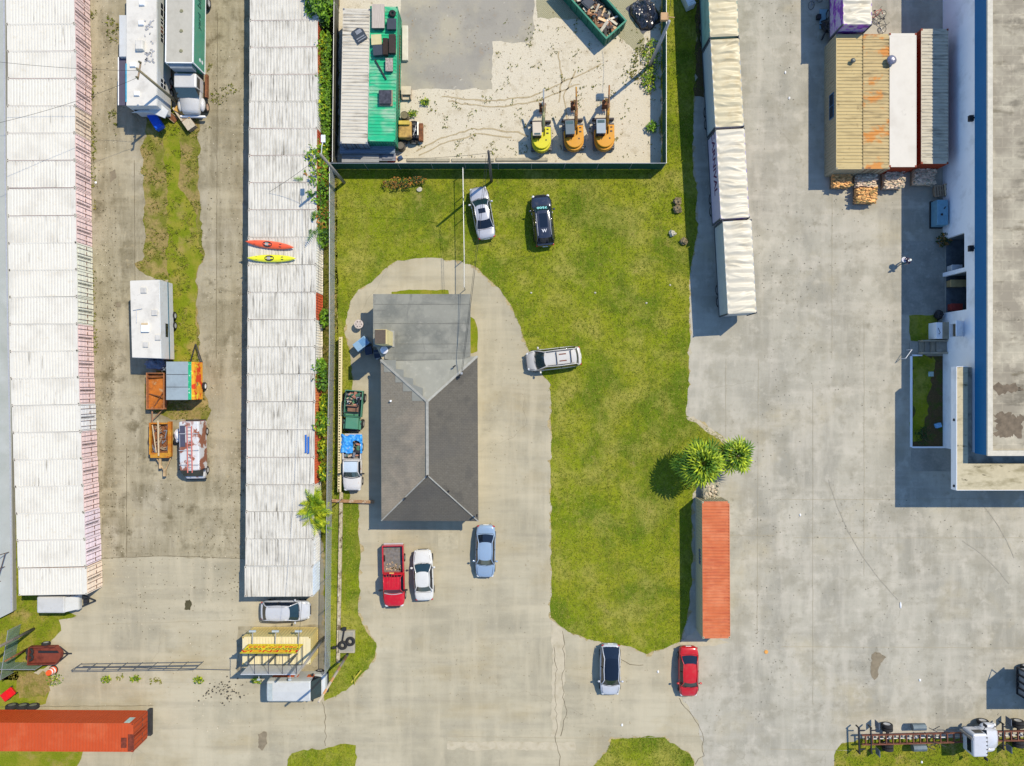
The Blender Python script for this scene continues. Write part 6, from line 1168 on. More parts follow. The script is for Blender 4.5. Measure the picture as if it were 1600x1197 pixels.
# rusty tub trailer
m_rt = mat("orange_rust_floor", D(206, 124, 48), .85, v=.2, s=2, layers=[dirt(D(130, 84, 50), .9, .5, .62, .8), dirt(D(210, 180, 140), 1.5, .6, .68, .7)])
ro_ = W(242, 610); r = T('rusty_tub_trailer', 'orange rusted open tub trailer beside the flame trailer', 'trailer', ro_); a = rect3((229, 639), (257, 582), .9); x0, x1, y0, y1 = a[0] - ro_.x, a[1] - ro_.x, a[2] - ro_.y, a[3] - ro_.y
b = MB(); b.box(x0 + .06, x1 - .06, y0 + .06, y1 - .06, .5, .56); b.build('floor', m_rt, r)
b = MB(); b.box(x0, x0 + .06, y0, y1, .4, 1.0); b.box(x1 - .06, x1, y0, y1, .4, 1.0); b.box(x0 + .06, x1 - .06, y0, y0 + .06, .4, 1.0); b.box(x0 + .06, x1 - .06, y1 - .06, y1, .4, 1.0); b.build('side_board', mat("pale_rust_board", D(190, 130, 90), .8, v=.3, s=4), r)
b = MB(); b.bar((x0 + .1, y0 + 1.4, .6), (x1 - .1, y0 + 1.1, .95), .05); b.bar((x1 - .1, y0 + 1.6, .9), (x0 + .6, y0 + .3, .6), .05); b.bar((x0 + .1, y1 - .4, .9), (x1 - .1, y1 - .3, .9), .06); b.build('loose_bars', rusty, r)
b = MB(); b.bar((x0 + .3, y0, .5), (0, y0 - 1.0, .5), .05); b.bar((x1 - .3, y0, .5), (0, y0 - 1.0, .5), .05); b.bar((0, y0 + .2, .52), (0, y0 - 1.5, .52), .07); b.build('drawbar', mat("flaky_drawbar", D(180, 140, 110), .8, v=.3), r)
for s in (x0 - .12, x1 + .12): wheel(r, s, y0 + 1.8, .33, .2, axis='X', rimm=rusty)
# yellow-orange frame trailer
ro_ = W(250, 688); r = T('frame_trailer', 'yellow-orange rusted skeletal trailer full of scrap in front of the van', 'trailer', ro_); my = mat("yellow_rust_frame", D(214, 156, 52), .75, v=.25, s=3, layers=[dirt(D(200, 110, 30), 1.2, .5, .6, .8), dirt(D(110, 60, 30), 3, .62, .7, .8)])
a = rect3((233, 715), (268, 660), .9); x0, x1, y0, y1 = a[0] - ro_.x, a[1] - ro_.x, a[2] - ro_.y, a[3] - ro_.y
b = MB(); b.box(x0, x0 + .14, y0 + .3, y1, .55, .95); b.box(x1 - .32, x1 - .02, y0 + .1, y1 + .1, .6, 1.0); b.box(x0 + .14, x1 - .32, y1 - .14, y1, .55, .9); b.box(x0 + .1, x1 - .2, y0, y0 + .45, .6, .92); b.build('side_frame', my, r, bevel=.02)
b = MB(); b.beam((x0 + .95, y0 + .2, 1.05), (x0 + .9, y1 + .2, 1.05), .12, .1); b.beam((x0 + .35, y1 - .2, 1.0), (x0 + .7, y0 + .5, 1.0), .08, .06); b.build('centre_pole', wood_pale, r)
b = MB(); b.box(x0 + .14, x1 - .3, y0 + .4, y1 - .14, .42, .47); b.build('floor', rusty, r)
b = MB(); rn = random.Random(6)
for k in range(46): s = rn.uniform(.2, .8); b.cbox((rn.uniform(x0 + .3, x1 - .45), rn.uniform(y0 + .6, y1 - .3), rn.uniform(.5, .75)), (s, .08, .06), rn.uniform(0, 3), k % 3, rn.uniform(-.2, .2))
b.build('scrap_load', [rusty, steel, wood], r)
b = MB(); b.bar((x0 + .5, y0, .6), (x0 + 1.3, y0 - 1.3, .6), .06); b.bar((x1 - .2, y0, .6), (x0 + 1.3, y0 - 1.3, .6), .06); b.box(x0 + .8, x0 + 1.0, y0 - 1.0, y0 + .2, .6, .72); b.box(x0 + 1.2, x0 + 1.42, y0 - 1.7, y0 - 1.0, .5, .75); b.build('drawbar', mat("pale_rust_bar", D(206, 180, 140), .8, v=.3), r)
for s in (x0 - .1, x1 + .2): wheel(r, s, y0 + 1.6, .36, .22, axis='X', rimm=rusty)
b = MB(); b.blob((x1 + .5, y1 - 1.2, .5), (.4, .6, .35), 3, .5, 8); b.build('white_sack', white_p, r)
# small silver trailer bottom-left
ro_ = W(95, 950); r = T('cargo_trailer', 'small rounded silver cargo trailer below the left container row', 'trailer', ro_)
a = rect3((57, 958), (101, 932), 1.9); x0, x1, y0, y1 = a[0] - ro_.x, a[1] - ro_.x, a[2] - ro_.y, a[3] - ro_.y
m_st = mat("silver_trailer_skin", D(226, 230, 232), .45, .1, v=.05, layers=[dirt(D(190, 190, 188), 1, .52, .7, .6)])
b = MB(); b.box(x0, x1, y0, y1, .45, 1.9); b.taper((x1 + .40, (y0 + y1) / 2), (.8, y1 - y0), (.8, y1 - y0), .45, 1.1); b.build('body', m_st, r, bevel=.14)
b = MB(); b.add([(x1 - .1, y0 + .08, 1.86), (x1 - .1, y1 - .08, 1.86), (x1 + .78, y1 - .15, 1.12), (x1 + .78, y0 + .15, 1.12)], [(0, 3, 2, 1)]); b.build('sloped_nose', m_st, r)
b = MB(); b.bar((x1 + .7, y0 + .2, .45), (x1 + 2.0, (y0 + y1) / 2, .45), .05); b.bar((x1 + .7, y1 - .2, .45), (x1 + 2.0, (y0 + y1) / 2, .45), .05); b.cbox((x1 + 1.2, (y0 + y1) / 2, .6), (.35, .35, .4)); b.build('drawbar', black, r); [wheel(r, x0 + 1.4, s, .33, .2) for s in (y0 + .02, y1 - .02)]
# brown utility trailer
ro_ = W(75, 1022); r = T('utility_trailer', 'small brown open utility trailer with pointed front beside the gate', 'trailer', ro_); mb_ = mat("oxide_brown_paint", D(140, 70, 54), .7, v=.15, s=2, layers=[dirt(D(90, 40, 30), 1.4, .5, .66, .7)])
def rp(px, py, z=.6): p = W(px, py, z) - ro_; return (p.x, p.y)
hexp = [rp(49, 1009), rp(90, 1008), rp(98, 1018), rp(97, 1025), rp(90, 1035), rp(47, 1036)]
b = MB(); b.prism(hexp, .5, .56); b.build('floor', mb_, r); b = MB()
for a, c in zip(hexp, hexp[1:] + hexp[:1]): b.beam((*a, .75), (*c, .75), .07, .5)
b.build('side_board', mb_, r); b = MB(); b.beam((*rp(60, 1018), .6), (*rp(92, 1018), .6), .2, .08); b.build('floor_beam', black, r)
b = MB(); b.bar((*rp(92, 1010), .5), (*rp(106, 1021), .5), .05); b.bar((*rp(92, 1033), .5), (*rp(106, 1021), .5), .05); b.bar((*rp(98, 1021), .5), (*rp(111, 1021), .5), .05); b.build('drawbar', black, r)
q = rp(70, 1006); wheel(r, q[0], q[1] , .38, .2, z=.42); q = rp(70, 1037); wheel(r, q[0], q[1], .38, .2, z=.42)
for k in range(2): q = rp(48, 1017 + k * 9); b = MB(); b.torus((q[0], q[1], .75), .26, .11); b.build('spare_tyre', rubber, r)
# red cart
o = T('push_cart', 'small bright red toy-like cart body on the grass by the orange container', 'cart', W(18, 1081), R(38)); b = MB(); b.taper((0, 0), (1.0, .6), (1.3, .8), .15, .55); b.build('tray', mat("signal_red", (.6, .01, .01), .35), o, bevel=.06); b = MB(); b.box(-.2, .1, -.32, .32, .55, .62); b.build('seat', mat("signal_red", (.6, .01, .01)), o); [wheel(o, x, y, .16, .1) for x in (-.4, .4) for y in (-.38, .38)]
# traffic barrel + gates
o = T('traffic_barrel', 'orange and white traffic barrel at the end of the sliding gate', 'traffic barrel', W(84, 1046)); b = MB(); b.cyl((0, 0), .42, .0, .08, 16); b.build('base', black, o)
for k in range(5): b = MB(); b.cyl((0, 0), .36 - k * .025, .08 + k * .15, .23 + k * .15, 16, r1=.34 - k * .025, mi=0); b.build('band', [mat("safety_orange", (.7, .10, .02), .5), mat("reflective_white", (.7, .7, .68), .5)][k % 2], o)
def gate(name, pts, Hh, label, bars=(.1, .55, 1.0), posts=7, ext=None, lean=(0, 0), mm=None):
    P = [W(*p) for p in pts]; o = P[0].copy(); r = T(name, label, 'gate', o); P = [p - o for p in P]; a, c = P; b = MB()
    for f in bars: b.bar(a + Vector((lean[0] * f, lean[1] * f, Hh * f)), c + Vector((lean[0] * f, lean[1] * f, Hh * f)), .035)
    b.build('horizontal_bar', mm or m_galv, r)
    for k in range(posts + 1): q = a.lerp(c, k / posts); b = MB(); b.bar(q, q + Vector((lean[0], lean[1], Hh)), .035); b.build('upright', mm or m_galv, r)
    return r
dg = mat("dark_gate_pipe", (.10, .11, .12), .5, .3)
gate('sliding_gate', [(128, 1036), (318, 1033)], 1.7, 'long see-through sliding pipe gate across the lane entrance', posts=8, mm=dg)
b = MB(); a, c = W(130, 1040), W(360, 1046); b.bar(Vector((0, 0, .06)), c - a + Vector((0, 0, .06)), .04); tag(b.build('gate_track', dg, loc=a), 'thin dark gate track bar running along the lane entrance', 'gate track')
fence('green_fence', [(0, 1034), (74, 1034)], 1.8, 'short pale green fence left of the traffic barrel', 'fence', 'windscreen', mat("pale_green_mesh", D(150, 178, 150), .8, v=.2, alpha=.55), 2.5)
fence('green_fence', [(33, 975), (21, 1050)], 1.8, 'leaning pale green fence panel by the left warehouse corner', 'fence', 'windscreen', mat("pale_green_mesh", (.3, .4, .3)), 2.0)
gate('ladder_rack', [(9, 905), (22, 860)], 1.9, 'rusty ladder-like steel rack at the edge of the left warehouse', posts=2, lean=(-.2, 0), mm=mat("brown_pipe", (.10, .06, .04), .8))
# concrete pad with tyres
ro_ = W(541, 1002); r = T('concrete_pad', 'raised square concrete pad in the grass strip', 'concrete pad', ro_); a = rect3((529, 1020), (554, 985), .35); b = MB(); b.box(a[0] - ro_.x, a[1] - ro_.x, a[2] - ro_.y, a[3] - ro_.y, 0, .35); b.build('slab', conc, r, bevel=.03)
b = MB(); b.box(a[0] - ro_.x + .15, a[1] - ro_.x - .15, a[2] - ro_.y + .15, a[3] - ro_.y - .15, .35, .365); b.build('inset_cover', m_walk, r)
for (px, py, rr, lb) in ((536, 1007, .30, 'left dark tyre lying on the concrete pad'), (548, 1001, .31, 'right tyre with pale hub lying on the concrete pad')):
    b = MB(); b.torus((0, 0, .12), rr, .13, n=20); tag(b.build('old_tyre', rubber, smooth=True, loc=W(px, py, .38)), lb, 'tyre')
b = MB(); b.bar((0, 0, .1), (.2, 1.1, .12), .07); b.cbox((.2, 1.2, .1), (.35, .3, .2)); b.cbox((-.7, -.5, .1), (.35, .2, .2)); b.bar((-.6, -.5, .1), (0, 0, .1), .06); tag(b.build('axle_scrap', black, loc=W(535, 1002, .38)), 'black axle scrap on the concrete pad', 'scrap')
# orange-white stuck barrier boards & bits near verge
b = MB(); b.beam((0, 0, .05), (1.0, 1.3, .5), .12, .05); b.beam((.3, -.2, .05), (.5, 1.0, .8), .05, .05); tag(b.build('broken_stake', mat("yellow_stake", (.5, .42, .05), .7), loc=W(549, 1066)), 'broken yellow stake at the tip of the grass strip', 'stake')

# ------------------------------------------------------------------ kayaks
def kayak(px, py, rz, label, m):
    r = T('kayak', label, 'kayak', W(px, py, 2.62), R(rz), 'kayaks on the container roof'); Lk = 4.3; secs = []
    for i in range(19):
        t = 2 * i / 18 - 1; w = .33 * (1 - abs(t) ** 2.2) ** .8 + .012; x = t * Lk / 2; k = .10 + .16 * (1 - t * t) ** .5; rise = .16 * abs(t) ** 3
        secs.append([(x, w * math.cos(a), .16 + rise + k * math.sin(a) * (1 if math.sin(a) < 0 else .75)) for a in [2 * math.pi * j / 12 for j in range(12)]])
    b = MB(); loft(b, [s[::-1] for s in secs]); b.build('hull', m, r, smooth=True)
    b = MB(); b.torus((0, 0, 0), .26, .03, n=16, m=6); o = b.build('cockpit_rim', black, r); o.location = (-.2, 0, .34); o.scale = (1.5, .85, 1)
    b = MB(); b.cyl((0, 0), .25, -.01, .0, 16); o2 = b.build('cockpit', mat("cockpit_dark", (.03, .03, .03), .8), r); o2.location = (-.2, 0, .345); o2.scale = (1.5, .82, 1)
    b = MB(); b.cbox((-.25, 0, .36), (.3, .26, .05)); b.build('seat', mat("seat_grey", (.35, .33, .3), .7), r, bevel=.02)
    for x in (-1.35, .95): b = MB(); b.cyl((x, 0), .16, .33, .345, 12); b.build('hatch', black, r)
kayak(423, 382.5, -7, 'orange-red kayak lying across the middle container row', paint('kayak_orange', (.75, .09, .02), rough=.4)); kayak(426, 404, -.5, 'yellow kayak lying across the middle container row', paint('kayak_yellow', (.70, .68, .01), rough=.4))
for (px, py, sx, sy, m, lb) in ((478, 692, .07, .75, mat("blue_board", (.02, .12, .42), .5), 'left blue plank on a middle row container roof'), (482, 694, .07, .7, mat("blue_board", (0, 0, 0)), 'right blue plank on a middle row container roof')): b = MB(); b.box(-sx, sx, -sy, sy, 0, .06); b.box(-sx, sx, -sy - .1, -sy, 0, .12); tag(b.build('plank', m, loc=W(px, py, 2.62)), lb, 'plank')

# ------------------------------------------------------------------ billboard
yb0_, yb1_ = W(0, 988.5).y, W(0, 1021).y; X0, X1 = W(406.5, 0).x, W(487, 0).x; bo_ = Vector(((X0 + X1) / 2, yb0_, 0)); r = T('billboard', 'yellow LICENCIA DRIVING TEST billboard frame standing over the cream container', 'billboard', bo_)
hx = (X1 - X0) / 2; yn, ys = 0.0, yb1_ - yb0_ ; my = mat("sign_yellow", (.80, .60, .01), .5, v=.04)
b = MB(); b.box(-hx, hx, -.06, 0, 3.0, 5.0); pn = b.build('sign_panel', my, r)
b = MB(); b.box(-hx - .04, hx + .04, -.08, .02, 2.95, 3.0); b.box(-hx - .04, hx + .04, -.08, .02, 5.0, 5.05); b.build('panel_frame', mat("olive_trim", (.4, .33, .02), .6), r)
b = MB(); b.box(-hx, hx, ys, ys + .06, 3.0, 5.0); b.build('sign_panel', mat("sign_back_grey", (.45, .46, .47), .6, v=.1), r, label='grey back of the second billboard face')
tr, tk = mat("sign_red", (.62, .02, .01), .6), mat("sign_green_black", (.03, .10, .03), .6)
for txt, z, s, m, sx, xo in (('LICENCIA', 4.66, .72, tr, 1.30, 0), ('DRIVING TEST', 4.12, .50, tk, 1.20, 0), ('786', 3.66, .50, tr, 1.3, 1.55), ('877', 3.66, .50, tr, 1.3, .2), ('3353', 3.66, .50, tr, 1.3, -1.4), ('THUNDER TESTING', 3.25, .38, mat("sign_ochre", (.4, .22, .01), .6), 1.2, 0)): text_obj(txt, s, m, r, (xo, .006, z), (R(90), 0, R(180)), 'lettering', sx=sx * 1.22)
b = MB(); 
for k in range(9): x = -hx + k * 2 * hx / 8; b.bar((x, -.07, 3.0), (x, -.07, 5.0), .025); b.bar((x, ys + .07 if 0 else ys - .01, 3.0), (x, ys - .01, 5.0), .025)
for z in (3.1, 4.9): b.bar((-hx, -.08, z), (hx, -.08, z), .03); b.bar((-hx, ys - .02, z), (hx, ys - .02, z), .03)
for k in range(5): x = -hx + k * 2 * hx / 4; b.bar((x, -.05, 4.95), (x, ys, 4.95), .03); b.bar((x, -.05, 3.05), (x, ys, 3.05), .03)
b.build('truss', mat("truss_dark", (.05, .05, .06), .6), r)
for x in (-hx + .6, 0, hx - .6): b = MB(); b.bar((x, ys / 2, 0), (x, ys / 2, 5.0), .09); b.build('post', dg, r)
for s, yy in ((1, .02), (-1, ys - .02)):
    for x in ((-hx + .35, 0, hx - .35) if s > 0 else (-hx + .9, hx - 1.1)):
        b = MB(); b.bar((x, yy, 3.05), (x, yy + s * 1.1, 3.0), .04); lp = b.build('lamp_arm', mat("pale_arm", D(206, 212, 214), .5) if s < 0 else m_galv, r); b = MB(); b.cbox((x, yy + s * 1.15, 3.05), (.6 if s > 0 else .25, .16, .14)); b.build('flood_lamp', mat("lamp_grey", (.35, .40, .42), .5), lp)

# ------------------------------------------------------------------ utility poles and wires
def upole(px, py, h, label, arm=None, m=pole_wood, rad=.15, arm_rz=0, lamp=False, top=None):
    r = T('utility_pole', label, 'utility pole', W(px, py)); b = MB(); b.tube([(0, 0, 0), (0, 0, h)], rad, 12, r1=rad * .72); b.build('pole', m, r, smooth=True)
    if arm: b = MB(); c, s = math.cos(R(arm_rz)), math.sin(R(arm_rz)); b.beam((-arm * c, -arm * s, h - .4), (arm * c, arm * s, h - .4), .1, .12); b.build('crossarm', wood, r); [(lambda q: (q.cyl((k * c * arm * .85, k * s * arm * .85), .09, h - .34, h - .12, 8), q.build('insulator', mat("insulator_brown", (.12, .11, .06), .3), r)))(MB()) for k in (-1, 1)]
    if lamp: b = MB(); b.tube([(0, 0, h - .3), (.1, .6, h), (.2, 1.0, h)], .04); b.cbox((.22, 1.25, h), (.35, .6, .14)); b.build('lamp_head', mat("lamp_white_grey", (.6, .62, .65), .4), r, bevel=.03)
    return r
upole(768, 283, 9.0, 'dark utility pole standing in front of the green fence by the silver sedan', m=mat("dark_pole", (.10, .09, .08), .8, v=.2), rad=.14)
upole(1015, 103, 8.6, 'grey utility pole at the right fence with a tan box on top', rad=.17, m=mat("silver_pole_wood", (.30, .29, .28), .8, v=.2, s=6, st=(4, 4, .4)))
o = W(1038, 26, 7.8); b = MB(); b.cbox((0, 0, 0), (.6, .6, .3)); b.bar((.3, -.0, 0), (.85, -.05, 0), .04); o_ = b.build('pole_box', mat("tan_box", D(214, 176, 132), .7, v=.1)); o_.parent = bpy.data.objects['utility_pole.001']; o_.location = o - W(1015, 103)
upole(538, 285, 8.6, 'grey wooden pole with street lamp at the lawn corner', rad=.15, lamp=True)
upole(281, 163, 7.9, 'brown wooden pole with crossarm leaning over the motorhome roof', arm=.75, arm_rz=80, rad=.14, m=mat("olive_brown_pole", (.20, .17, .10), .85, v=.3, s=6, st=(4, 4, .4)))
upole(507, 995, 9.3, 'weathered grey pole behind the billboard', rad=.13)
upole(543, 1022, 10.3, 'tall pole with orange and white painted bands at the grass strip', rad=.13, m=mat("banded_pole", (.40, .34, .26), .8, v=.15, layers=[dict(k='wave', c=(.5, .22, .07), s=.13, lo=.6, hi=.7, a=.8, dir='Z')]))
upole(53, 982, 9.0, 'grey-brown pole at the left edge near the warehouse corner', rad=.14, m=mat("brown_grey_pole", (.22, .18, .14), .85, v=.25))
upole(42, 1014, 3.0, 'short rust-brown post beside the brown utility trailer', rad=.10, m=rusty)
upole(535, 779, 1.8, 'short slanting post at the plank barrier', rad=.05)
def cable(name, a, c, sag, label, r=.014, n=20):
    a, c = Vector(a), Vector(c); o = a.copy(); b = MB(); b.tube([(a.lerp(c, k / n) - o) - Vector((0, 0, sag * 4 * (k / n) * (1 - k / n))) for k in range(n + 1)], r, 5); tag(b.build(name, wire_m, loc=o), label, 'overhead wire')
tD = W(281, 163); tD.z = 7.5; tC = W(538, 285); tC.z = 8.3; tA = W(768, 283); tA.z = 8.7; tB = W(1015, 103); tB.z = 8.2; tE = W(507, 995); tE.z = 9.0; tF = W(543, 1022); tF.z = 10.0
cable('overhead_wire', tD, W(-40, 92, 8.5), .5, 'thin wire from the crossarm pole to the left edge'); cable('overhead_wire', tD + Vector((0, -.5, 0)), W(-40, 200, 9), .7, 'second thin wire sagging over the left container row')
cable('overhead_wire', tC, tE, 1.2, 'long wire following the container row between two poles', n=40)
cable('overhead_wire', tC, W(0, 0, 0) * 0 + W(420, 300, 2.7), .2, 'wire dropping to the container roof near the lamp pole', .015)
hA = W(722, 583, 4.4); cable('overhead_wire', tA, hA, .6, 'service wire from the dark pole to the house mast', .018); cable('overhead_wire', tA + Vector((-.2, 0, -.5)), hA + Vector((-.1, 0, 0)), .9, 'second service wire to the house mast'); cable('overhead_wire', tA + Vector((0, 0, -.2)), tC, 1.2, 'wire between the dark pole and the lamp pole', .014)
cable('overhead_wire', tB, W(1060, -80, 9), .4, 'wire leaving the right pole over the top edge')
for k, (a, c) in enumerate((((381, 374), (365, 400)), )): pass

# ------------------------------------------------------------------ excavators
def excavator(px, py, rz, cl, cabm, label, scale=1.0, bare=False):
    r = T('excavator', label, 'excavator', W(px, py), R(rz), 'mini excavators lined up in the yard'); r.scale = (scale * .93, scale * 1.03, scale)
    boomm = mat("rusty_boom", (.36, .17, .06), .8, v=.35, s=4, layers=[dirt((.55, .28, .02), 1.2, .5, .6, .9)])
    for s in (-1, 1):
        b = MB(); pts = [(s * .82 + dx, y, z) for dx in (0,) for y, z in ()]; secs = []
        for k in range(28):
            t = 2 * math.pi * k / 28; y = 1.15 * max(-1, min(1, math.cos(t) * 1.35)); z = .30 + .28 * math.sin(t) * (1 if abs(math.cos(t)) < .74 else 1); secs.append((y, z))
        vs = []; fs = []
        for y, z in secs: vs += [(s * .82 - .2, y, z), (s * .82 + .2, y, z)]
        for k in range(28): a, c = 2 * k, 2 * ((k + 1) % 28); fs.append((a, a + 1, c + 1, c))
        b.add(vs, fs); b.box(s * .82 - .17, s * .82 + .17, -1.1, 1.1, .12, .5); 
        for k in range(12): b.box(s * .82 - .21, s * .82 + .21, -1.1 + k * .19, -1.02 + k * .19, .56, .60)
        b.build('track', mat("grey_rubber_track", (.16, .15, .14), .85, v=.3, s=6), r)
    b = MB(); b.box(-1.05, 1.05, 1.45, 1.6, .05, .5); b.bar((-.4, .8, .35), (-.4, 1.5, .3), .06); b.bar((.4, .8, .35), (.4, 1.5, .3), .06); b.build('dozer_blade', mat("dark_blade", (.06, .05, .05), .7, v=.3), r)
    b = MB(); pl = [(-.95, .35), (-.95, -.5)] + [(-.95 + .95 * (1 - math.cos(t)), -.5 - .95 * math.sin(t)) for t in [math.pi * k / 10 for k in range(1, 10)]] + [(.95, -.5), (.95, .75), (.25, .75), (.25, .3), (-.05, .3)]
    b.prism(pl, .62, 1.25); b.build('body', cl, r, bevel=.05)
    b = MB(); pl2 = [(-.5, -.35)] + [(-.86 + .86 * (1 - math.cos(t)), -.45 - .82 * math.sin(t)) for t in [math.pi * k / 10 for k in range(0, 11)]] + [(.9, .6), (.35, .6), (.3, -.1), (-.2, -.35)]
    b.prism(pl2, 1.25, 1.5); b.build('engine_cover', cl, r, bevel=.07)
    b = MB(); b.cbox((.6, .1, 1.51), (.22, .12, .03)); b.cbox((.62, .45, 1.51), (.2, .1, .03)); b.cbox((.45, -.5, 1.51), (.12, .12, .03)); b.bar((-.35, -.6, 1.52), (-.2, -.4, 1.6), .03); b.build('vents', black, r)
    for x in (-.86, -.06):
        b = MB(); b.bar((x, .85, .9), (x, .80, 2.25), .035); b.bar((x, -.28, .9), (x, -.25, 2.25), .035); b.build('cab_pillar', black, r)
    b = MB(); b.box(-.9, -.02, -.33, .88, 2.22, 2.3); rf = b.build('cab_roof', cabm, r, bevel=.05); b = MB(); b.box(-.8, -.12, .55, .8, 2.3, 2.31) if not bare else b.box(-.75, -.15, -.27, -.1, 2.3, 2.31); b.build('roof_glass', mat("roof_pane_green", (.06, .10, .10), .2), rf)
    b = MB(); b.box(-.85, -.07, -.26, .83, 1.25, 2.2); b.build('cab_glass', mat("cab_glass", (.03, .05, .06), .1, alpha=.75), r)
    b = MB(); b.box(-.65, -.25, -.1, .35, .8, 1.2); b.build('seat', black, r)
    b = MB(); p0 = (.22, .55, 1.1); p1 = (.22, 1.35, 2.4); p2 = (.22, 2.35, 2.75); 
    b.beam(p0, p1, .24, .30); b.beam(p1, p2, .22, .26); b.build('boom', boomm if not bare else mat("olive_boom", (.34, .33, .16), .7, v=.2), r, bevel=.02)
    b = MB(); b.beam((.22, 2.2, 3.0), (.22, 3.0, 1.0), .18, .22); b.beam((.22, 2.25, 2.9), (.22, 3.35, 3.35), .14, .16) ; b.build('dipper_arm', boomm if not bare else mat("pale_arm_grey", (.34, .36, .36), .6), r, bevel=.02)
    b = MB(); b.bar((.10, .7, 1.35), (.10, 1.7, 2.35), .05); b.bar((.34, .7, 1.35), (.34, 1.7, 2.35), .05); b.bar((.22, 1.6, 2.75), (.22, 2.6, 3.2), .05); b.build('hydraulic_ram', mat("brown_ram", (.20, .11, .06), .6, v=.3), r)
    b = MB(); secs = []
    b.prism([(-.10, 2.55), (.52, 2.55), (.52, 3.0), (-.10, 3.0)], .45, 1.0); b.add([(-.1, 2.4, .35), (.52, 2.4, .35), (.52, 2.55, 1.0), (-.1, 2.55, 1.0), (-.1, 2.55, .45), (.52, 2.55, .45)], [(0, 1, 2, 3), (0, 4, 5, 1)])
    for k in range(4): b.cbox((-.02 + k * .16, 2.3, .42), (.07, .22, .05))
    b.build('bucket', rusty, r)
    return r
m_ye = paint('machine_yellow', (.56, .50, .004), rough=.6, coat=0); m_or = paint('machine_orange', (.56, .24, .002), rough=.6, coat=0)
excavator(845, 218, 1.5, m_ye, mat("pale_cab_roof", D(226, 214, 196), .6, v=.05), 'lemon-yellow mini excavator, leftmost in the yard', bare=True, scale=.98)
excavator(895, 216, 3, m_or, mat("slate_cab_roof", D(110, 128, 140), .5, v=.05), 'orange mini excavator with slate cab roof, in the middle')
excavator(942, 215, 1, m_or, mat("pale_blue_cab_roof", D(176, 190, 202), .5, v=.05), 'orange mini excavator with pale blue cab roof, rightmost', scale=1.02)
# skid steer
r = T('skid_steer', 'worn tan and yellow skid steer loader beside the teal container', 'loader', W(640, 209)); mt = mat("worn_tan_yellow", D(204, 168, 96), .7, v=.25, s=3, layers=[dirt(D(120, 96, 70), 1.6, .5, .64, .8)])
b = MB(); b.box(-.85, .35, -.75, .75, .4, 1.3); b.build('body', mt, r, bevel=.1); b = MB(); b.box(-.8, .2, .35, .72, 1.3, 1.55); b.build('engine_hood', mat("hood_yellow", (.5, .36, .06), .6, v=.2), r, bevel=.04); b = MB(); b.box(.35, .95, -.7, .7, .35, 1.0); b.build('chassis', black, r, bevel=.03)
b = MB(); [b.bar((.3, s * .5, 1.0), (.95, s * .5, 1.5), .04) for s in (-1, 1)]; b.bar((.5, -.5, 1.2), (.8, .5, 1.3), .04); b.bar((.95, -.6, 1.5), (.95, .6, 1.5), .05); b.blob((.65, .0, 1.15), (.2, .18, .12), 2, .3, 6); b.build('controls', steel, r)
for x in (-.5, .45):
    for s in (-1, 1): wheel(r, x, s * .85, .38, .25)
b = MB(); b.box(.95, 1.3, -.8, .8, .15, .6); b.build('bucket', rusty, r)
for (px, py, h, c, lb) in ((634, 185, .95, D(132, 124, 96), 'olive drum above the skid steer'), (628, 231, .8, D(120, 112, 104), 'grey-brown drum below the skid steer')): r = T('oil_drum', lb, 'drum', W(px, py)); b = MB(); b.cyl((0, 0), .36, 0, h, 18); b.torus((0, 0, h * .33), .36, .02, n=18, m=5); b.torus((0, 0, h * .66), .36, .02, n=18, m=5); b.build('barrel', mat("drum_" + lb[:5].strip(), c, .7, v=.25, s=4), r); b = MB(); b.torus((0, 0, h), .34, .02, n=18, m=5); b.build('rim', black, r)
# clutter on teal & white roofs
ZT = 2.62
def bx(name, px, py, sx, sy, sz, m, lb, cat, rz=0, topm=None, z=ZT, bev=.03):
    r = T(name, lb, cat, W(px, py, z) , R(rz)); r.location.z = z; b = MB(); b.box(-sx / 2, sx / 2, -sy / 2, sy / 2, 0, sz); b.build('case', m, r, bevel=bev); b = MB(); b.box(-sx / 2 - .03, sx / 2 + .03, -sy / 2 - .03, sy / 2 + .03, sz, sz + .05); b.build('lid', topm or m, r, bevel=.01); return r
m_dg = mat("charcoal_plastic", D(66, 76, 90), .5, v=.12); m_db = mat("dark_brown_fabric", D(70, 60, 58), .9, v=.2, s=5)
bx('storage_locker', 592, 28, 1.05, 2.05, .35, mat("grey_planks_dark", (.1, .1, .1)), 'grey plank-topped locker at the top of the teal container roof', 'locker', topm=mat("grey_plank_top", D(206, 196, 188), .85, v=.2, s=2, st=(10, .6, 1)))
bx('crate', 613, 40, .75, .9, .35, m_dg, 'small charcoal box near the tyre on the teal roof', 'box'); bx('crate', 592, 81, .85, .85, .4, m_dg, 'larger charcoal box beside the dark chairs on the teal roof', 'box', rz=5); bx('cushion_box', 589, 64, .85, .85, .3, mat("cream_cushion", D(226, 218, 170), .8, v=.08), 'cream cushioned box on the teal roof', 'box', rz=3)
bx('crate', 614, 71, .55, 1.6, .4, m_db, 'long dark brown box on the teal roof', 'box'); bx('crate', 603.5, 76, .4, 1.4, .5, mat("woven_brown", D(62, 50, 44), .9, v=.35, s=9), 'woven dark brown bench on the teal roof', 'bench'); bx('engine_block', 609, 103, .6, 1.1, .3, mat("engine_dark", (.08, .08, .09), .6, v=.5, s=8), 'dark engine block with pale top on the teal roof', 'engine', topm=mat("engine_pale", D(180, 168, 164), .7, v=.5, s=9)); bx('grill_cover', 603, 153, 1.05, 1.15, .3, mat("glossy_black_lid", (.05, .05, .06), .3, v=.5, s=4), 'black barbecue-like box on a pallet on the teal roof', 'grill', bev=.1); 
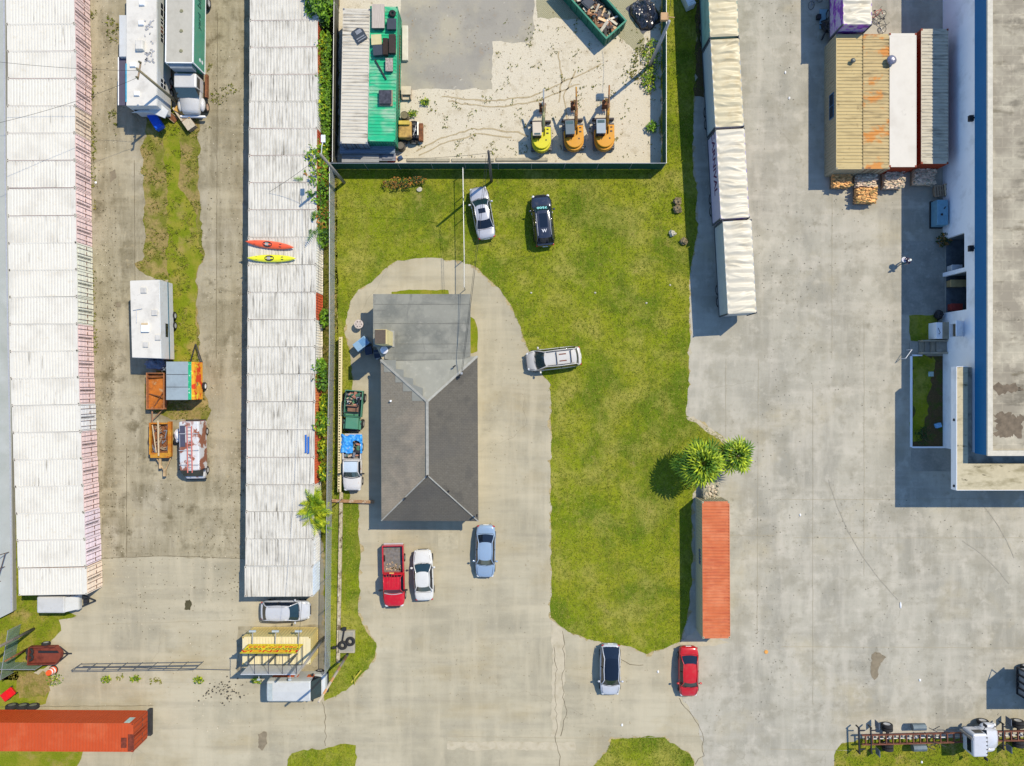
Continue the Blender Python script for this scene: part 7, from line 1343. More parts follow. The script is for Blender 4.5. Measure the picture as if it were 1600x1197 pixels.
b = MB(); b.box(-.6, .6, -.7, .7, 0, .1); b.build('pallet', wood, bpy.data.objects['grill_cover'], loc=(0, 0, -.02)); b = MB(); b.torus((0, 0, .15), .2, .13); tag(b.build('old_tyre', rubber, smooth=True, loc=W(613.5, 22, ZT)), 'black tyre lying at the top of the teal container roof', 'tyre')
b = MB(); b.beam((-.35, -.1, .03), (.8, -1.6 + 0, .03), .1, .08) if 0 else b.beam((0, 0, .05), (1.0, -1.75, .05), .12, .08); tag(b.build('steel_channel', black, loc=W(586, 93, ZT)), 'thin black steel channel lying slanted on the teal roof', 'steel bar')
r = T('car_bonnet', 'loose dark car bonnet lying on the streaky white container roof', 'car part', W(562, 55, ZT), R(32)); r.location.z = ZT; b = MB(); b.prism([(-.55, -.6), (.5, -.6), (.55, .3), (.2, .65), (-.5, .6)], .05, .12); b.build('panel', m_dg, r, bevel=.03); b = MB(); b.box(-.4, .4, -.5, -.42, .12, .16); b.box(-.45, .35, -.3, -.2, .12, .16); b.box(-.2, .35, .1, .45, .12, .15); b.build('edge', steel, r)
# blue-grey lean-to stack south of the containers
r = T('sheet_stack', 'stacked blue-grey corrugated sheets and panels below the yard containers', 'metal sheets', W(573, 243)); a = rect3((531, 236), (617, 224), 1.1); ox, oy = r.location.x, r.location.y
b = MB(); b.corr((a[0] - ox, a[2] - oy - .2, 1.15), (0, 1, 0), (1, 0, 0), (0, 0, 1), a[3] - a[2] + .4, a[1] - a[0], .16, .06); b.box(a[0] - ox, a[1] - ox, a[2] - oy - .18, a[3] - oy + .18, .95, 1.08); b.build('corrugated_sheet', mat("blue_grey_sheet", D(150, 168, 190), .5, .0, v=.15, s=2, st=(.5, 4, 1)), r)
a = rect3((534, 253), (592, 240), .8); b = MB(); b.box(a[0] - ox, a[1] - ox, a[2] - oy, a[3] - oy, .7, .78); b.build('flat_panel', mat("pale_panel", D(168, 172, 178), .6, v=.12), r)
a2 = rect3((592, 250), (618, 238), .8); b = MB(); b.box(a2[0] - ox, a2[1] - ox, a2[2] - oy, a2[3] - oy, .6, .66); b.box(a2[0] - ox + .3, a2[1] - ox - .3, a2[2] - oy + .1, a2[3] - oy - .1, .66, .74); b.build('flat_panel', mat("lilac_grey_panel", D(150, 156, 172), .6, v=.12), r)
b = MB(); b.box(a[0] - ox + .1, a[1] - ox - .1, a[2] - oy + .1, a[3] - oy + .9, 0, .7); b.box(a2[0] - ox + .1, a2[1] - ox - .1, a2[2] - oy + .1, a2[3] - oy + .9, 0, .6); b.build('base_stack', wood, r)
b = MB(); b.blob((0, 0, .25), (.4, .4, .28), 3, .4, 8); tag(b.build('red_bag', mat("red_fabric", (.55, .02, .03), .7, v=.1), smooth=True, loc=W(612, 249)), 'bright red bag by the lower end of the blue-grey sheets', 'bag')
b = MB(); b.cbox((0, 0, .12), (.4, .35, .24), .5); b.cbox((0, 0, .26), (.2, .2, .05), .5); tag(b.build('tool_case', mat("navy_case", (.03, .07, .16), .5), loc=W(626, 247), bevel=.02), 'small navy case on the sand below the teal container', 'case')
# dumpster
dd = W(952, 66) - W(895, 2); ang = math.atan2(dd.y, dd.x); r = T('dumpster', 'green open-top dumpster loaded with broken wood at the top edge', 'dumpster', W(967, 53) , ang); mg = mat("dumpster_green", (.015, .12, .075), .6, v=.15, s=2, layers=[dirt((.1, .05, .03), 2, .64, .74, .7)])
r.location = W(963, 46, 1.6); r.location.z = 0; Ld, Wd_ = 6.6, 2.45; b = MB(); b.box(-Ld, 0, -Wd_ / 2, -Wd_ / 2 + .1, .2, 1.55); b.box(-Ld, 0, Wd_ / 2 - .1, Wd_ / 2, .2, 1.55); b.box(-.1, 0, -Wd_ / 2 + .1, Wd_ / 2 - .1, .2, 1.55); b.box(-Ld, -Ld + .1, -Wd_ / 2 + .1, Wd_ / 2 - .1, .2, 1.55); b.box(-Ld, 0, -Wd_ / 2, Wd_ / 2, .1, .2); b.build('tub', mg, r)
b = MB(); [b.box(-Ld - .04, .04, s * (Wd_ / 2 - .03) - .07, s * (Wd_ / 2 - .03) + .07, 1.55, 1.64) for s in (-1, 1)]; b.box(-.1, .05, -Wd_ / 2 + .1, Wd_ / 2 - .1, 1.55, 1.638); b.build('top_rim', mat("rim_green", (.03, .20, .12), .5, v=.2), r); b = MB(); [b.box(-Ld + .3 + k * .75, -Ld + .4 + k * .75, s * Wd_ / 2 - .06, s * Wd_ / 2 + .06, .2, 1.5) for k in range(9) for s in (-1, 1)]; [b.box(0, .08, y, y + .1, .2, 1.5) for y in (-.9, -.3, .3, .8)]; b.build('rib', mg, r)
rd = random.Random(11); b = MB()
for k in range(190): s = rd.uniform(.3, 1.3); b.cbox((rd.uniform(-Ld + .4, -.5), rd.uniform(-.85, .85), rd.uniform(.5, 1.25)), (s, rd.uniform(.06, .3), rd.uniform(.03, .08)), rd.uniform(0, 3.1), rd.randrange(4), rd.uniform(-.4, .4), rd.uniform(-.3, .3))
b.box(-Ld + .3, -.3, -1.05, 1.05, .25, .55); o = b.build('broken_wood', [mat("splinter_tan", D(226, 196, 156), .9, island=.3), mat("splinter_pale", D(236, 228, 212), .9, island=.3), mat("splinter_brown", D(176, 130, 100), .9, island=.3), mat("splinter_grey", D(110, 106, 104), .9, island=.3)], loc=r.location, rz=ang); tag(o, 'broken timber and boards heaped inside the green dumpster', 'wood debris')
b = MB(); b.cbox((-3.6, -.2, 1.2), (.9, .9, .5), .1); b.cbox((-3.6, -.2, 1.47), (.7, .7, .04), .1); b.cbox((-4.6, -.1, 1.25), (.8, .8, .3), .4); tag(b.build('black_crate', m_dg, loc=r.location, rz=ang, bevel=.04), 'dark plastic crates on top of the dumpster load', 'crate')
# black tarp heap
vs = []; fs = []; n = 30
for i in range(n + 1):
    for j in range(n + 1):
        u, v = 2 * i / n - 1, 2 * j / n - 1; rr = max(0, 1 - (abs(u) ** 3 + abs(v) ** 3)); q = Vector((u * 2.2, v * 2.2, 4)); h = rr ** .5 * (.7 + .5 * noise.noise(q)) + .18 * abs(noise.noise(q * 2.2)) * (rr > 0); vs.append((u * 1.15 + .15 * noise.noise(q), v * 1.45 + .15 * noise.noise(q + Vector((5, 0, 0))), max(.02, h)))
for i in range(n):
    for j in range(n): a = i * (n + 1) + j; fs.append((a, a + n + 1, a + n + 2, a + 1))
b = MB(); b.add(vs, fs); tag(b.build('black_tarp_heap', mat("glossy_black_sheet", (.025, .025, .03), .25, v=.3, spec=.8), loc=W(1007, 22), rz=R(35)), 'glossy black plastic heap beside the dumpster', 'tarp heap')
b = MB(); b.cbox((0, 0, .55), (.75, 1.3, 1.0)); b.cbox((0, 0, 1.07), (.6, 1.1, .05)); b.cbox((0, -.2, 1.12), (.35, .35, .08)); tag(b.build('white_cabinet', white_p, loc=W(1073, 6), rz=R(25), bevel=.05), 'white cabinet in the shade at the top edge beside the trailers', 'cabinet')
b = MB(); b.blob((0, 0, 0), (.62, .45, .03), 3, .4, 8); tag(b.build('flat_stone', conc, loc=W(305, 57) + Vector((0, 0, .03))), 'flat pale stone slab beside the box truck wheel', 'stone')

# ------------------------------------------------------------------ boulders, planter, patio odds and ends
m_rock = mat("brown_limestone", D(150, 138, 110), .95, v=.3, s=5, bump=.8, bs=8, layers=[dirt(D(90, 80, 60), 3, .5, .65, .7)]); m_rockp = mat("pale_limestone", D(214, 212, 196), .95, v=.25, s=5, bump=.8, bs=8)
for i, (px, py, rr, m, lb) in enumerate(((1057.5, 315, .36, m_rock, 'upper brown boulder of the touching pair on the lawn'), (1058, 327, .38, m_rock, 'lower brown boulder of the touching pair on the lawn'), (1050, 364.5, .30, m_rockp, 'pale round boulder on the lawn edge'), (1068, 377, .33, m_rock, 'single brown boulder beside the pavement edge'))): b = MB(); b.blob((0, 0, rr * .5), (rr, rr * .95, rr * .8), i + 1, .55, 12, fr=2.2); tag(b.build('boulder', m, loc=W(px, py)), lb, 'boulder')
for i, (px, py, s) in enumerate(((656, 296, .25), (930, 457, .1), (830, 457, .1), (1010, 473, .1), (1047, 445, .1))): b = MB(); b.blob((0, 0, s * .4), (s, s * .8, s * .5), i + 9, .4, 8); tag(b.build('stone', m_rockp, loc=W(px, py)), ('white rock on the lawn below the fence', 'tiny white stone in the middle of the lawn', 'tiny white stone near the lawn curve', 'tiny white stone in the right half of the lawn', 'tiny white stone near the right lawn edge')[i], 'stone')
ro_ = W(1107, 765); r = T('stone_stack', 'square stack of pale rubble stone above the faded orange container', 'stone stack', ro_); b = MB(); rd = random.Random(5)
for k in range(150): b.blob((rd.uniform(-.65, .65), rd.uniform(-.75, .75), rd.uniform(.4, .95)), rd.uniform(.10, .2), k, .5, 5)
b.box(-.68, .68, -.8, .8, 0, .85); b.build('rubble', mat("pale_rubble", D(206, 198, 178), .95, v=.3, s=6, island=.3), r); b = MB(); [b.box(x, x + .1, -.85, .85, 0, .1) for x in (-.7, -.05, .6)]; b.build('pallet', wood, r)
r = T('patio_table', 'small round pale patio table with holes beside the house', 'table', W(563, 507)); b = MB(); b.cyl((0, 0), .42, .7, .75, 20); b.build('tabletop', mat("pale_mosaic", D(214, 204, 200), .6, v=.3, s=9), r); b = MB(); [b.cyl((.25 * math.cos(t), .25 * math.sin(t)), .05, .75, .756, 8) for t in (0, 1.05, 2.1, 3.14, 4.2, 5.2)]; b.build('hole', black, r); b = MB(); b.cyl((0, 0), .06, 0, .7, 10); b.cyl((0, 0), .3, 0, .05, 16); b.build('pedestal', mat("pale_mosaic", (.5, .5, .5)), r)
r = T('air_conditioning_unit', 'blue-grey box standing at an angle in the shade by the house corner', 'cabinet', W(569, 537), R(38)); b = MB(); b.box(-.75, .6, -.42, .42, .1, 1.2); b.build('housing', mat("sky_blue_grey_box", D(150, 190, 226), .5, v=.06), r, bevel=.04); b = MB(); b.box(-.1, .5, -.32, .32, 1.2, 1.22); b.build('top_grille', mat("blue_glass_top", (.10, .22, .38), .4), r); b = MB(); b.box(-.8, .65, -.45, .45, 0, .1); b.build('base', conc, r)
for (px, py, lb) in ((579, 548, 'black wheeled bin in the shade beside the house'), (593, 553, 'navy wheeled bin against the house corner')): r = T('wheelie_bin', lb, 'bin', W(px, py), R(10)); b = MB(); b.taper((0, 0), (.45, .5), (.6, .7), .05, 1.0); b.build('body', mat("bin_" + lb[:4].strip(), (.012, .014, .02) if 'black' in lb else (.01, .04, .10), .5), r); b = MB(); b.box(-.33, .33, -.38, .38, 1.0, 1.06); b.build('lid', mat("bin_lid", (.02, .03, .05), .4), r, bevel=.02)
b = MB(); b.bar((0, 0, .5), (.5, .3, .5), .05); b.bar((0, 0, 0), (0, 0, .5), .04); tag(b.build('white_pipe', white_p, loc=W(590, 561)), 'short white pipe beside the bins', 'pipe')
for (px, py, lb, m, s) in ((652, 876 - 0, '', None, 0),): pass
# drain covers etc.
b = MB(); b.box(-.95, .95, -.75, .75, .0, .022); b.box(-.7, .7, -.5, .5, .022, .03); tag(b.build('access_cover', mat("cover_concrete", D(198, 192, 170), .9, v=.15), loc=W(700, 845)), 'faint square access cover in the pavement below the house', 'cover')
b = MB(); b.cyl((0, 0), .18, 0, .05, 10); tag(b.build('orange_marker', mat("orange_scrap", (.6, .28, .06), .7), loc=W(1197, 1018)), 'small orange scrap on the open pavement', 'litter')
for i, (px, py) in enumerate(((1227, 113), (1233, 153), (1407, 945), (1437, 1062), (1250, 804), (1028, 1049), (972, 1132), (1440, 1190), (150, 285), (120, 1240))): 
    if py > 1197: continue
    b = MB(); b.blob((0, 0, .04), (.09, .13 if i != 2 else .3, .05), i, .4, 6); tag(b.build('litter', white_p, loc=W(px, py)), 'white scrap of litter number-free'.replace(' number-free', '') + (' near the tan container cluster', ' lower near the tan container cluster', ' in the open lower right pavement', ' between oil stain and tipper truck', ' on the pavement right of the palms', ' between the white and red cars', ' below the white crossover', ' on the grass under the chassis truck', ' beside the left container row')[i], 'litter')

# ------------------------------------------------------------------ vegetation
def leafcloud(b, c, r, n, size, rs, flat=.5, mi=0, asp=2.2, shell=.35):
    for _ in range(n):
        while True:
            d = Vector((rs.uniform(-1, 1), rs.uniform(-1, 1), rs.uniform(-1, 1)))
            if shell < d.length < 1: break
        nz_ = noise.noise(Vector((d.x * 2.2 + c[0], d.y * 2.2 + c[1], d.z * 2)));
        if nz_ < -.18 and rs.random() < .75: continue
        k = 1 + .35 * nz_; p = Vector((c[0] + d.x * r[0] * k, c[1] + d.y * r[1] * k, c[2] + d.z * r[2] * k))
        s = size * rs.uniform(.6, 1.3); t = rs.uniform(0, 6.28); u = Vector((math.cos(t), math.sin(t), rs.uniform(-.5, .4))).normalized(); w = u.cross(Vector((rs.uniform(-.5, .5), rs.uniform(-.5, .5), 1))).normalized()
        b.add([p - u * s * .5, p + w * s * .5 / asp, p + u * s * .5, p - w * s * .5 / asp], [(0, 1, 2, 3)], mi)
def leafm(name, c, isl=.4): return mat(name, c, .6, v=.1, s=1, island=isl, spec=.25)
l1 = leafm("leaf_bright_green", D(112, 158, 26)); l2 = leafm("leaf_mid_green", D(84, 128, 26)); l3 = leafm("leaf_dark_green", D(46, 84, 28)); l4 = leafm("leaf_yellow_green", D(168, 186, 26)); l5 = leafm("leaf_orange_brown", D(168, 120, 50))
stem = mat("green_brown_stem", (.12, .10, .05), .9)
def shrub(px, py, rx, ry, h, label, mats_, n, size, seed, z0=0.0, cat='shrub', name='shrub', asp=2.2, shell=.3, group=None):
    r = T(name, label, cat, W(px, py), 0, group); rs = random.Random(seed)
    b = MB(); leafcloud(b, (0, 0, z0 + h * .55), (rx, ry, h * .5), n, size, rs, asp=asp, shell=shell)
    b.mi = [0 if len(mats_) == 1 else int(rs.random() * len(mats_)) for _ in b.mi]; b.build('foliage', mats_, r)
    b = MB()
    for k in range(7): t = rs.uniform(0, 6.28); b.tube([(rs.uniform(-.1, .1), rs.uniform(-.1, .1), 0), (math.cos(t) * rx * .35, math.sin(t) * ry * .35, h * .5), (math.cos(t) * rx * .6, math.sin(t) * ry * .6, h * .75)], .03, 5, r1=.012)
    b.build('stem', stem, r); return r
shrub(507, 22, 1.3, 1.9, 3.6, 'large bright green bush at the top of the fence line', [l1, l2], 1500, .42, 1)
shrub(504, 45, .9, .8, 2.6, 'smaller green bush below the large one at the fence line', [l1, l2, l3], 500, .38, 11)
hg = 'climbing plants along the fence line'
shrub(517, 100, .55, 2.6, 2.0, 'upper stretch of bright green climbing hedge', [l1, l2], 1500, .24, 2, cat='hedge', name='hedge', group=hg); shrub(517, 155, .55, 2.3, 2.0, 'middle stretch of bright green climbing hedge', [l1, l2], 1400, .24, 3, cat='hedge', name='hedge', group=hg); shrub(516, 205, .5, 2.2, 1.9, 'lower stretch of bright green climbing hedge', [l1, l2], 1200, .24, 4, cat='hedge', name='hedge', group=hg)
for i, (px, py, rx, ry, h, ms, n, lb) in enumerate(((507, 85, .7, 1.6, 2.6, [l1, l4, l2], 620, 'thin yellowish shrub near the top of the strip'), (507, 135, .7, 1.6, 2.4, [l1, l4, l2], 620, 'sparse olive shrub beside the hedge'), (507, 178, .6, 1.2, 2.4, [l4, l1], 420, 'small sparse shrub above the orange wall'), (502, 255, 1.1, 1.4, 3.1, [l1, l4, l2], 900, 'green bush just left of the lamp pole top'), (502, 283, 1.1, 1.3, 3.0, [l1, l1, l5], 760, 'green bush with brown leaves below the lamp pole'), (503, 312, 1.0, 1.4, 3.0, [l1, l2], 700, 'dark green bush overhanging the container above the palm'), (506, 345, .9, 1.3, 2.8, [l1, l5, l2], 600, 'green-brown bush above the kayaks'), (510, 372, .6, 1.0, 2.2, [l3, l1], 300, 'small green bush level with the red kayak'), (511, 498, .4, .9, 1.9, [l1, l2], 220, 'small green bush beside the fence level with the house top'), (503, 572, .75, .8, 2.8, [l1, l2], 420, 'round green bush below the kayaks by the fence'), (506, 592, .9, 1.1, 2.7, [l1, l2, l3], 520, 'green bush opposite the house corner'), (506, 660, .9, 1.2, 2.7, [l1, l2, l4], 620, 'olive green bush opposite the green off-road wreck'), (508, 700, .5, 1.0, 2.0, [l2, l4], 220, 'sparse bush opposite the rusty pickup'), (511, 735, .5, .9, 2.0, [l4, l2], 220, 'small yellowish bush above the areca palm'), (511, 630, .4, 1.0, 1.8, [l4, l2], 200, 'thin yellow-green bush by the fence'))):
    shrub(px, py, rx, ry, h, lb, ms, n, .34, 20 + i)
shrub(626, 288, 1.6, .55, .9, 'low dark shrub in the shade of the green fence', [l3, l5], 360, .22, 50); shrub(652, 283, .9, .4, .6, 'smaller dark shrub along the green fence', [l3, l5], 160, .2, 51)
shrub(1018, 200, .55, .55, .7, 'bright round weed clump by the right fence', [l1], 160, .25, 52); shrub(1019, 90, .9, 1.6, .7, 'weedy clump at the foot of the right utility pole', [l1, l4], 300, .22, 53); shrub(1014, 125, .8, 1.2, .6, 'bright weeds in the shadow of the utility pole', [l1, l4], 260, .22, 54)
for i, (px, py) in enumerate(((87, 1060), (167, 1060), (213, 1059), (403, 1061), (312, 1061), (665, 160), (645, 178), (300, 990 + 500))):
    if py > 1197: continue
    shrub(px, py, .5 if i else .8, .35 if i else .6, .4, ('bright weed tuft below the traffic barrel', 'small weed tuft below the sliding gate, left', 'small weed tuft below the sliding gate, right', 'round weed beside the billboard lamp', 'tiny weed at the far end of the sliding gate', 'weed tuft at the edge of the grey yard slab', 'weed tuft near the yard steps')[i], [l2, l4], 120, .2, 70 + i, cat='weed', name='weed_clump')
def fanpalm(px, py, h, R_, label, seed, nf=34, mats_=None):
    r = T('fan_palm', label, 'palm tree', W(px, py)); rs = random.Random(seed); b = MB(); b.tube([(0, 0, 0), (.08, .05, h * .5), (0, 0, h)], .2, 10, r1=.15); b.build('trunk', mat("palm_trunk", (.14, .11, .08), .9, v=.3, s=8), r)
    b = MB()
    for k in range(nf):
        t = k * 2.39996 + rs.uniform(-.2, .2); tier = k / nf; el = R(80) - tier * R(96) + rs.uniform(-.12, .12); pl = R_ * (.20 + .38 * tier) * rs.uniform(.85, 1.1)
        d = Vector((math.cos(t) * math.cos(el), math.sin(t) * math.cos(el), math.sin(el))); hub = Vector((0, 0, h)) + d * pl; b.tube([(0, 0, h), hub], .02, 4, mi=2)
        side = d.cross(Vector((0, 0, 1))).normalized(); up = side.cross(d).normalized(); bl = R_ * .50 * rs.uniform(.8, 1.15); m_ = 0 if rs.random() < .6 else 1
        for j in range(11):
            a = R(-105) + R(210) * j / 10; dd_ = (d * math.cos(a) + side * math.sin(a)).normalized(); ln = bl * (.78 + .22 * math.cos(a)); w = up.cross(dd_).normalized() * .075
            mid = hub + dd_ * ln * .55 + up * .06; tip = hub + dd_ * ln - Vector((0, 0, .30 * ln)); f = up * .03 * (1 if j % 2 else -1)
            b.add([hub, mid + w + f, mid - w - f, tip], [(0, 2, 1), (1, 2, 3)], m_)
    b.build('crown', mats_ or [leafm("palm_leaf_light", D(168, 194, 44), .45), leafm("palm_leaf_mid", D(92, 134, 34), .45), mat("palm_stalk", D(170, 170, 80), .7)], r); return r
fanpalm(1082, 716, 3.6, 2.45, 'larger fan palm next to the stone stack', 3, 42); fanpalm(1134, 706, 3.2, 1.95, 'smaller fan palm to the right over the pavement', 5, 34)
fanpalm(1068, 722, 2.0, 1.7, 'low dark fan palm half hidden under the larger one', 9, 20)
def areca(px, py, h, L, label, seed, nf, ms, droop=.9, name='feather_palm'):
    r = T(name, label, 'palm tree', W(px, py)); rs = random.Random(seed); b = MB()
    for k in range(6): b.tube([(rs.uniform(-.3, .3), rs.uniform(-.5, .5), 0), (rs.uniform(-.4, .4), rs.uniform(-.6, .6), h * .6)], .05, 6, r1=.03)
    b.build('trunk', stem, r); b = MB()
    for k in range(nf):
        t = rs.uniform(0, 6.28); base = Vector((rs.uniform(-.4, .4), rs.uniform(-.9, .9), h * rs.uniform(.5, .75))); ll = L * rs.uniform(.7, 1.15); el = rs.uniform(R(15), R(70)); pts = []; p = base.copy(); d = Vector((math.cos(t) * math.cos(el), math.sin(t) * math.cos(el), math.sin(el))); n_ = 12
        for i in range(n_ + 1): pts.append(p.copy()); p += d * ll / n_; d.z -= droop / n_ * 1.7; d.normalize()
        b.tube(pts, .015, 4, mi=1); m_ = rs.randrange(len(ms)); 
        for i in range(2, n_ + 1):
            q = pts[i]; dd_ = (pts[i] - pts[i - 1]).normalized(); side = dd_.cross(Vector((0, 0, 1))).normalized(); l_ = ll * .24 * math.sin(math.pi * (i / n_ * .8 + .15))
            for s in (-1, 1): e = q + side * s * l_ + dd_ * l_ * .7 - Vector((0, 0, l_ * .35)); w = dd_ * .045; b.add([q - w, q + w, e], [(0, 1, 2)], m_)
    b.build('crown', ms + [l4] if len(ms) == 1 else ms, r); return r
areca(500, 788, 3.6, 1.55, 'bright yellow-green feather palm spilling onto the container roof', 4, 110, [l4, leafm("leaf_lime", D(186, 202, 30)), l1]); areca(506, 815, 2.6, 1.1, 'smaller yellow-green feather palm at the lower end of the clump', 6, 26, [l4, l1])
areca(498, 366, 3.2, 1.5, 'green feather palm reaching over the roof above the kayaks', 7, 24, [l1, l2]); areca(496, 306, 3.2, 1.4, 'green feather palm reaching over the roof near the lamp pole', 8, 18, [l2, l1]); areca(497, 252, 3.3, 1.2, 'small feather palm reaching over the roof by the lamp head', 10, 12, [l1, l2])
areca(503, 12, 3.4, 1.7, 'feather palm leaves within the large top bush', 12, 20, [l1, l2])
shrub(1440, 680, .7, .9, .5, 'low dark ground plants at the bottom of the planting bed', [l3], 200, .18, 90); shrub(1470, 376, .7, .6, 1.0, 'dark potted plants below the blue-grey machine', [l3, l5], 200, .22, 91)
o = W(1463, 492); b = MB(); b.blob((0, 0, .35), (.35, .45, .4), 5, .5, 8, fr=2); b.cyl((0, 0), .25, 0, .3, 12); tag(b.build('dark_planter', black, loc=o), 'dark bag-like object at the corner of the small grass square', 'bag')

# ------------------------------------------------------------------ person
def person(px, py, rz):
    r = T('person', 'person in dark shirt and pale cap walking toward the loading bays with a tub', 'person', W(px, py), R(rz))
    J = {'pel': ((0, 0, .95), .15), 'sp1': ((0.02, 0, 1.15), .15), 'che': ((.03, 0, 1.33), .17), 'nk': ((.04, 0, 1.50), .065), 'hd0': ((.06, 0, 1.58), .085), 'hd1': ((.07, 0, 1.68), .10), 'hd2': ((.06, 0, 1.76), .07),
         'hl': ((0, .10, .90), .10), 'kl': ((.20, .11, .50), .068), 'al': ((.12, .11, .09), .045), 'tl': ((.30, .12, .04), .04), 'hr': ((0, -.10, .90), .10), 'kr': ((-.02, -.11, .50), .068), 'ar': ((-.28, -.11, .14), .045), 'tr': ((-.14, -.12, .04), .04),
         'sl': ((.03, .19, 1.43), .07), 'el': ((.02, .27, 1.16), .048), 'wl': ((.20, .24, .98), .034), 'sr': ((.03, -.19, 1.43), .07), 'er': ((.0, -.29, 1.18), .048), 'wr': ((.22, -.22, 1.02), .034)}
    E = [('pel', 'sp1'), ('sp1', 'che'), ('che', 'nk'), ('nk', 'hd0'), ('hd0', 'hd1'), ('hd1', 'hd2'), ('pel', 'hl'), ('hl', 'kl'), ('kl', 'al'), ('al', 'tl'), ('pel', 'hr'), ('hr', 'kr'), ('kr', 'ar'), ('ar', 'tr'), ('che', 'sl'), ('sl', 'el'), ('el', 'wl'), ('che', 'sr'), ('sr', 'er'), ('er', 'wr')]
    nm = list(J); vs = [J[k][0] for k in nm]; rad = [J[k][1] for k in nm]; es = [(nm.index(a), nm.index(c)) for a, c in E]
    for w in ('wl', 'wr'):        # palm and five fingers
        wp = Vector(J[w][0]); s = 1 if w == 'wl' else -1; pi = len(vs); vs.append(tuple(wp + Vector((.06, 0, -.03)))); rad.append(.03); es.append((nm.index(w), pi))
        for k in range(5):
            off = Vector((.05 + .015 * (2 - abs(k - 2)), (k - 2) * .02, -.03)) if k < 4 else Vector((.02, -s * .05, -.01)); i0 = len(vs); vs.append(tuple(Vector(vs[pi]) + off * .7)); rad.append(.009); es.append((pi, i0)); vs.append(tuple(Vector(vs[pi]) + off + Vector((.01, 0, -.03)))); rad.append(.008); es.append((i0, i0 + 1))
    me = bpy.data.meshes.new('body'); me.from_pydata(vs, es, []); o = bpy.data.objects.new('body', me); col.objects.link(o); o.parent = r
    sk = o.modifiers.new('skin', 'SKIN'); sv = me.skin_vertices[0].data if me.skin_vertices else None
    if not me.skin_vertices:
        bm = bmesh.new(); bm.from_mesh(me); bm.verts.layers.skin.verify(); bm.to_mesh(me); bm.free()
    for i, q in enumerate(me.skin_vertices[0].data): q.radius = (rad[i], rad[i]); q.use_root = (i == 0)
    ss = o.modifiers.new('sub', 'SUBSURF'); ss.levels = 2; ss.render_levels = 2
    bpy.context.view_layer.update(); dg_ = bpy.context.evaluated_depsgraph_get(); m2 = bpy.data.meshes.new_from_object(o.evaluated_get(dg_)); o.modifiers.clear(); o.data = m2
    skin, shirt, trou, shoe = mat("skin_tone", (.42, .26, .18), .6), mat("plum_shirt", (.05, .025, .06), .8, v=.1), mat("green_grey_trousers", (.05, .10, .10), .8), mat("dark_shoe", (.03, .03, .03), .6)
    m2.materials.clear(); [m2.materials.append(m) for m in (skin, shirt, trou, shoe)]
    for f in m2.polygons:
        z = f.center.z; y = abs(f.center.y); f.use_smooth = True; f.material_index = 3 if z < .085 else (2 if z < .96 and y < .2 else (1 if z < 1.50 and not (z < 1.14 and y > .19) else 0))
    b = MB(); b.cyl((0, 0), .118, 0, .09, 16, r1=.08); b.prism([(.06, -.08), (.20, -.06), (.22, 0), (.20, .06), (.06, .08)], .0, .02); cp = b.build('cap', mat("pale_cap", (.66, .68, .62), .7), r); cp.location = (.065, 0, 1.70)
    b = MB(); b.blob((-.02, 0, 0), (.10, .105, .09), 2, .1, 8); h = b.build('hair', mat("fair_hair", (.30, .20, .08), .9), r); h.location = (.045, 0, 1.68)
    b = MB(); [b.blob((.165, s * .035, 1.675), .012, 0, 0, 5) for s in (-1, 1)]; b.build('eyes', black, r); b = MB(); b.blob((.175, 0, 1.655), (.02, .014, .02), 0, 0, 5); b.build('nose', skin, r); b = MB(); b.cbox((.163, 0, 1.61), (.01, .05, .01)); b.build('mouth', mat("lip", (.3, .1, .08), .6), r)
    [(lambda q: (q.blob((.06, s * .10, 1.66), (.02, .015, .03), 0, 0, 5), q.build('ear', skin, r)))(MB()) for s in (-1, 1)]
    return r
person(1408, 410, 205)
b = MB(); b.cyl((0, 0), .20, 0, .22, 16, r1=.22); b.torus((0, 0, .22), .22, .03, n=18, m=6, mi=1); tag(b.build('bucket', [mat("lilac_grey_plastic", (.33, .33, .42), .4), white_p], loc=W(1408, 410) + Vector((-.28, .10, .88))), 'lilac-grey round tub with white rim carried by the person', 'tub')
# loose gravel and dark droppings near the billboard
rs = random.Random(77)
b = MB()
for k in range(90): p = W(rs.gauss(348, 16), rs.gauss(1080, 9)); s = rs.uniform(.02, .09); b.blob((p.x, p.y, .02), s, k, .5, 4)
tag(b.build('pebbles', mat("dark_pebble", (.06, .055, .045), .9)), 'dark crumbs of soil scattered on the pavement', kind='stuff')
b = MB()
for k in range(700): p = W(rs.uniform(640, 1025), rs.uniform(10, 248)); s = rs.uniform(.015, .05); b.blob((p.x, p.y, .02), s, k, .5, 3)
tag(b.build('pebbles', mat("tan_pebble", D(170, 150, 118), .9, island=.4)), 'small stones dotted over the sandy yard', kind='stuff')

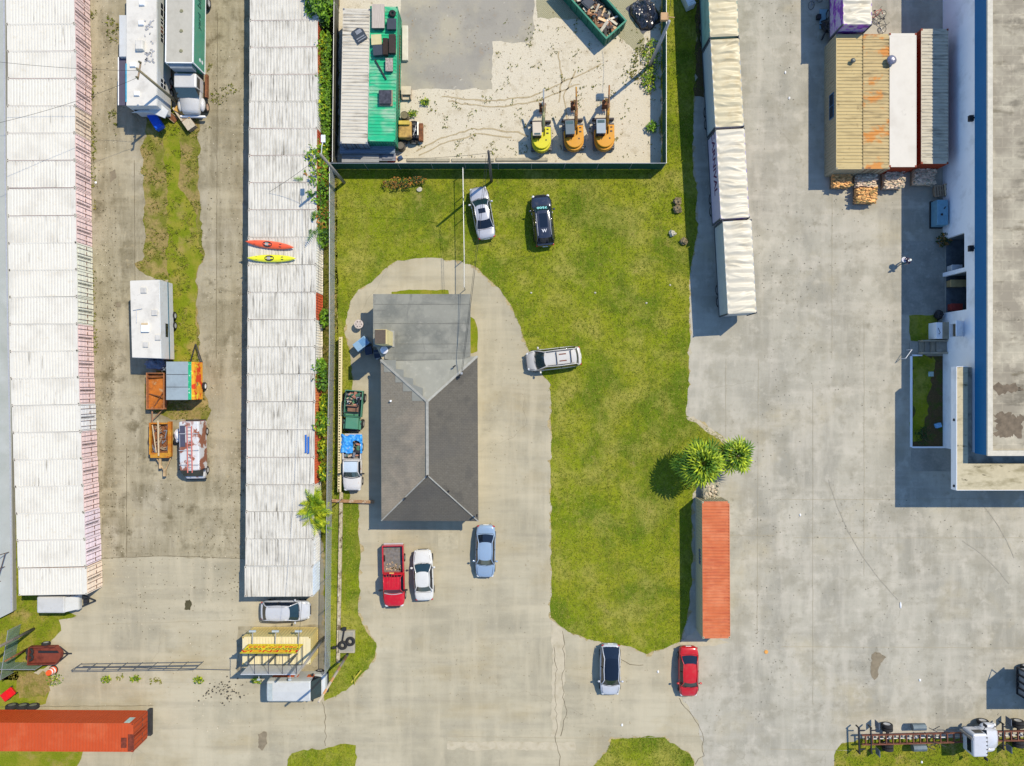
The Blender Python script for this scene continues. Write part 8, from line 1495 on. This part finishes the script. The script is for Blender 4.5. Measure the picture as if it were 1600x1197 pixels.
# crumbs, leaves and grit that lie on every paved surface
def grit(label, m, seed, n, rects, s0, s1, name='grit'):
    rs = random.Random(seed); b = MB()
    for _ in range(n):
        x0, y0, x1, y1 = rects[rs.randrange(len(rects))]; p = W(rs.uniform(x0, x1), rs.uniform(y0, y1)); q = noise.noise(Vector((p.x * .12, p.y * .12, seed)))
        if q < rs.uniform(-.5, .35): continue
        s = rs.uniform(s0, s1); t = rs.uniform(0, 6.28); c_, s_ = math.cos(t) * s, math.sin(t) * s
        b.add([(p.x + c_, p.y + s_, .03), (p.x - s_ * .6, p.y + c_ * .6, .035), (p.x - c_, p.y - s_, .03), (p.x + s_ * .6, p.y - c_ * .6, .035)], [(0, 1, 2, 3)])
    tag(b.build(name, m), label, kind='stuff')
grit('dark crumbs scattered over the right yard pavement', mat("grit_dark", D(110, 104, 88), .9, island=.4), 1, 1500, [(1180, 0, 1240, 1130), (1240, 310, 1400, 1130), (1150, 780, 1600, 1130)], .02, .07)
grit('dark crumbs scattered over the lane', mat("grit_brown", D(92, 84, 60), .9, island=.4), 2, 1900, [(150, 0, 182, 900), (320, 60, 380, 930), (160, 660, 380, 1000)], .02, .08)
grit('pale crumbs scattered over the lane', mat("grit_pale", D(232, 226, 206), .9, island=.2), 3, 900, [(150, 0, 182, 900), (320, 60, 380, 930), (160, 660, 380, 1160)], .02, .07)
grit('leaf litter and crumbs on the pavement around the house', mat("grit_tan", D(140, 128, 96), .9, island=.4), 4, 1300, [(590, 830, 860, 1160), (760, 470, 858, 830), (250, 1000, 860, 1160), (880, 1020, 1130, 1150)], .02, .06)

# wheel ruts pressed into the sandy yard and worn tracks on the lawn
m_rut = mat("rut_sand", D(196, 182, 150), .95, v=.25, s=6, world=True)
for pts in [[(650, 235), (690, 215), (740, 200), (800, 205), (826, 212)], [(655, 243), (695, 223), (742, 209), (800, 214)], [(690, 150), (760, 158), (830, 150), (900, 120), (940, 100)], [(700, 158), (765, 167), (832, 160), (905, 130)], [(872, 80), (878, 120), (874, 160)], [(890, 200), (880, 150), (900, 110)]]: seam(pts, .16, m_rut, .08, lvl=4, name='wheel_rut')
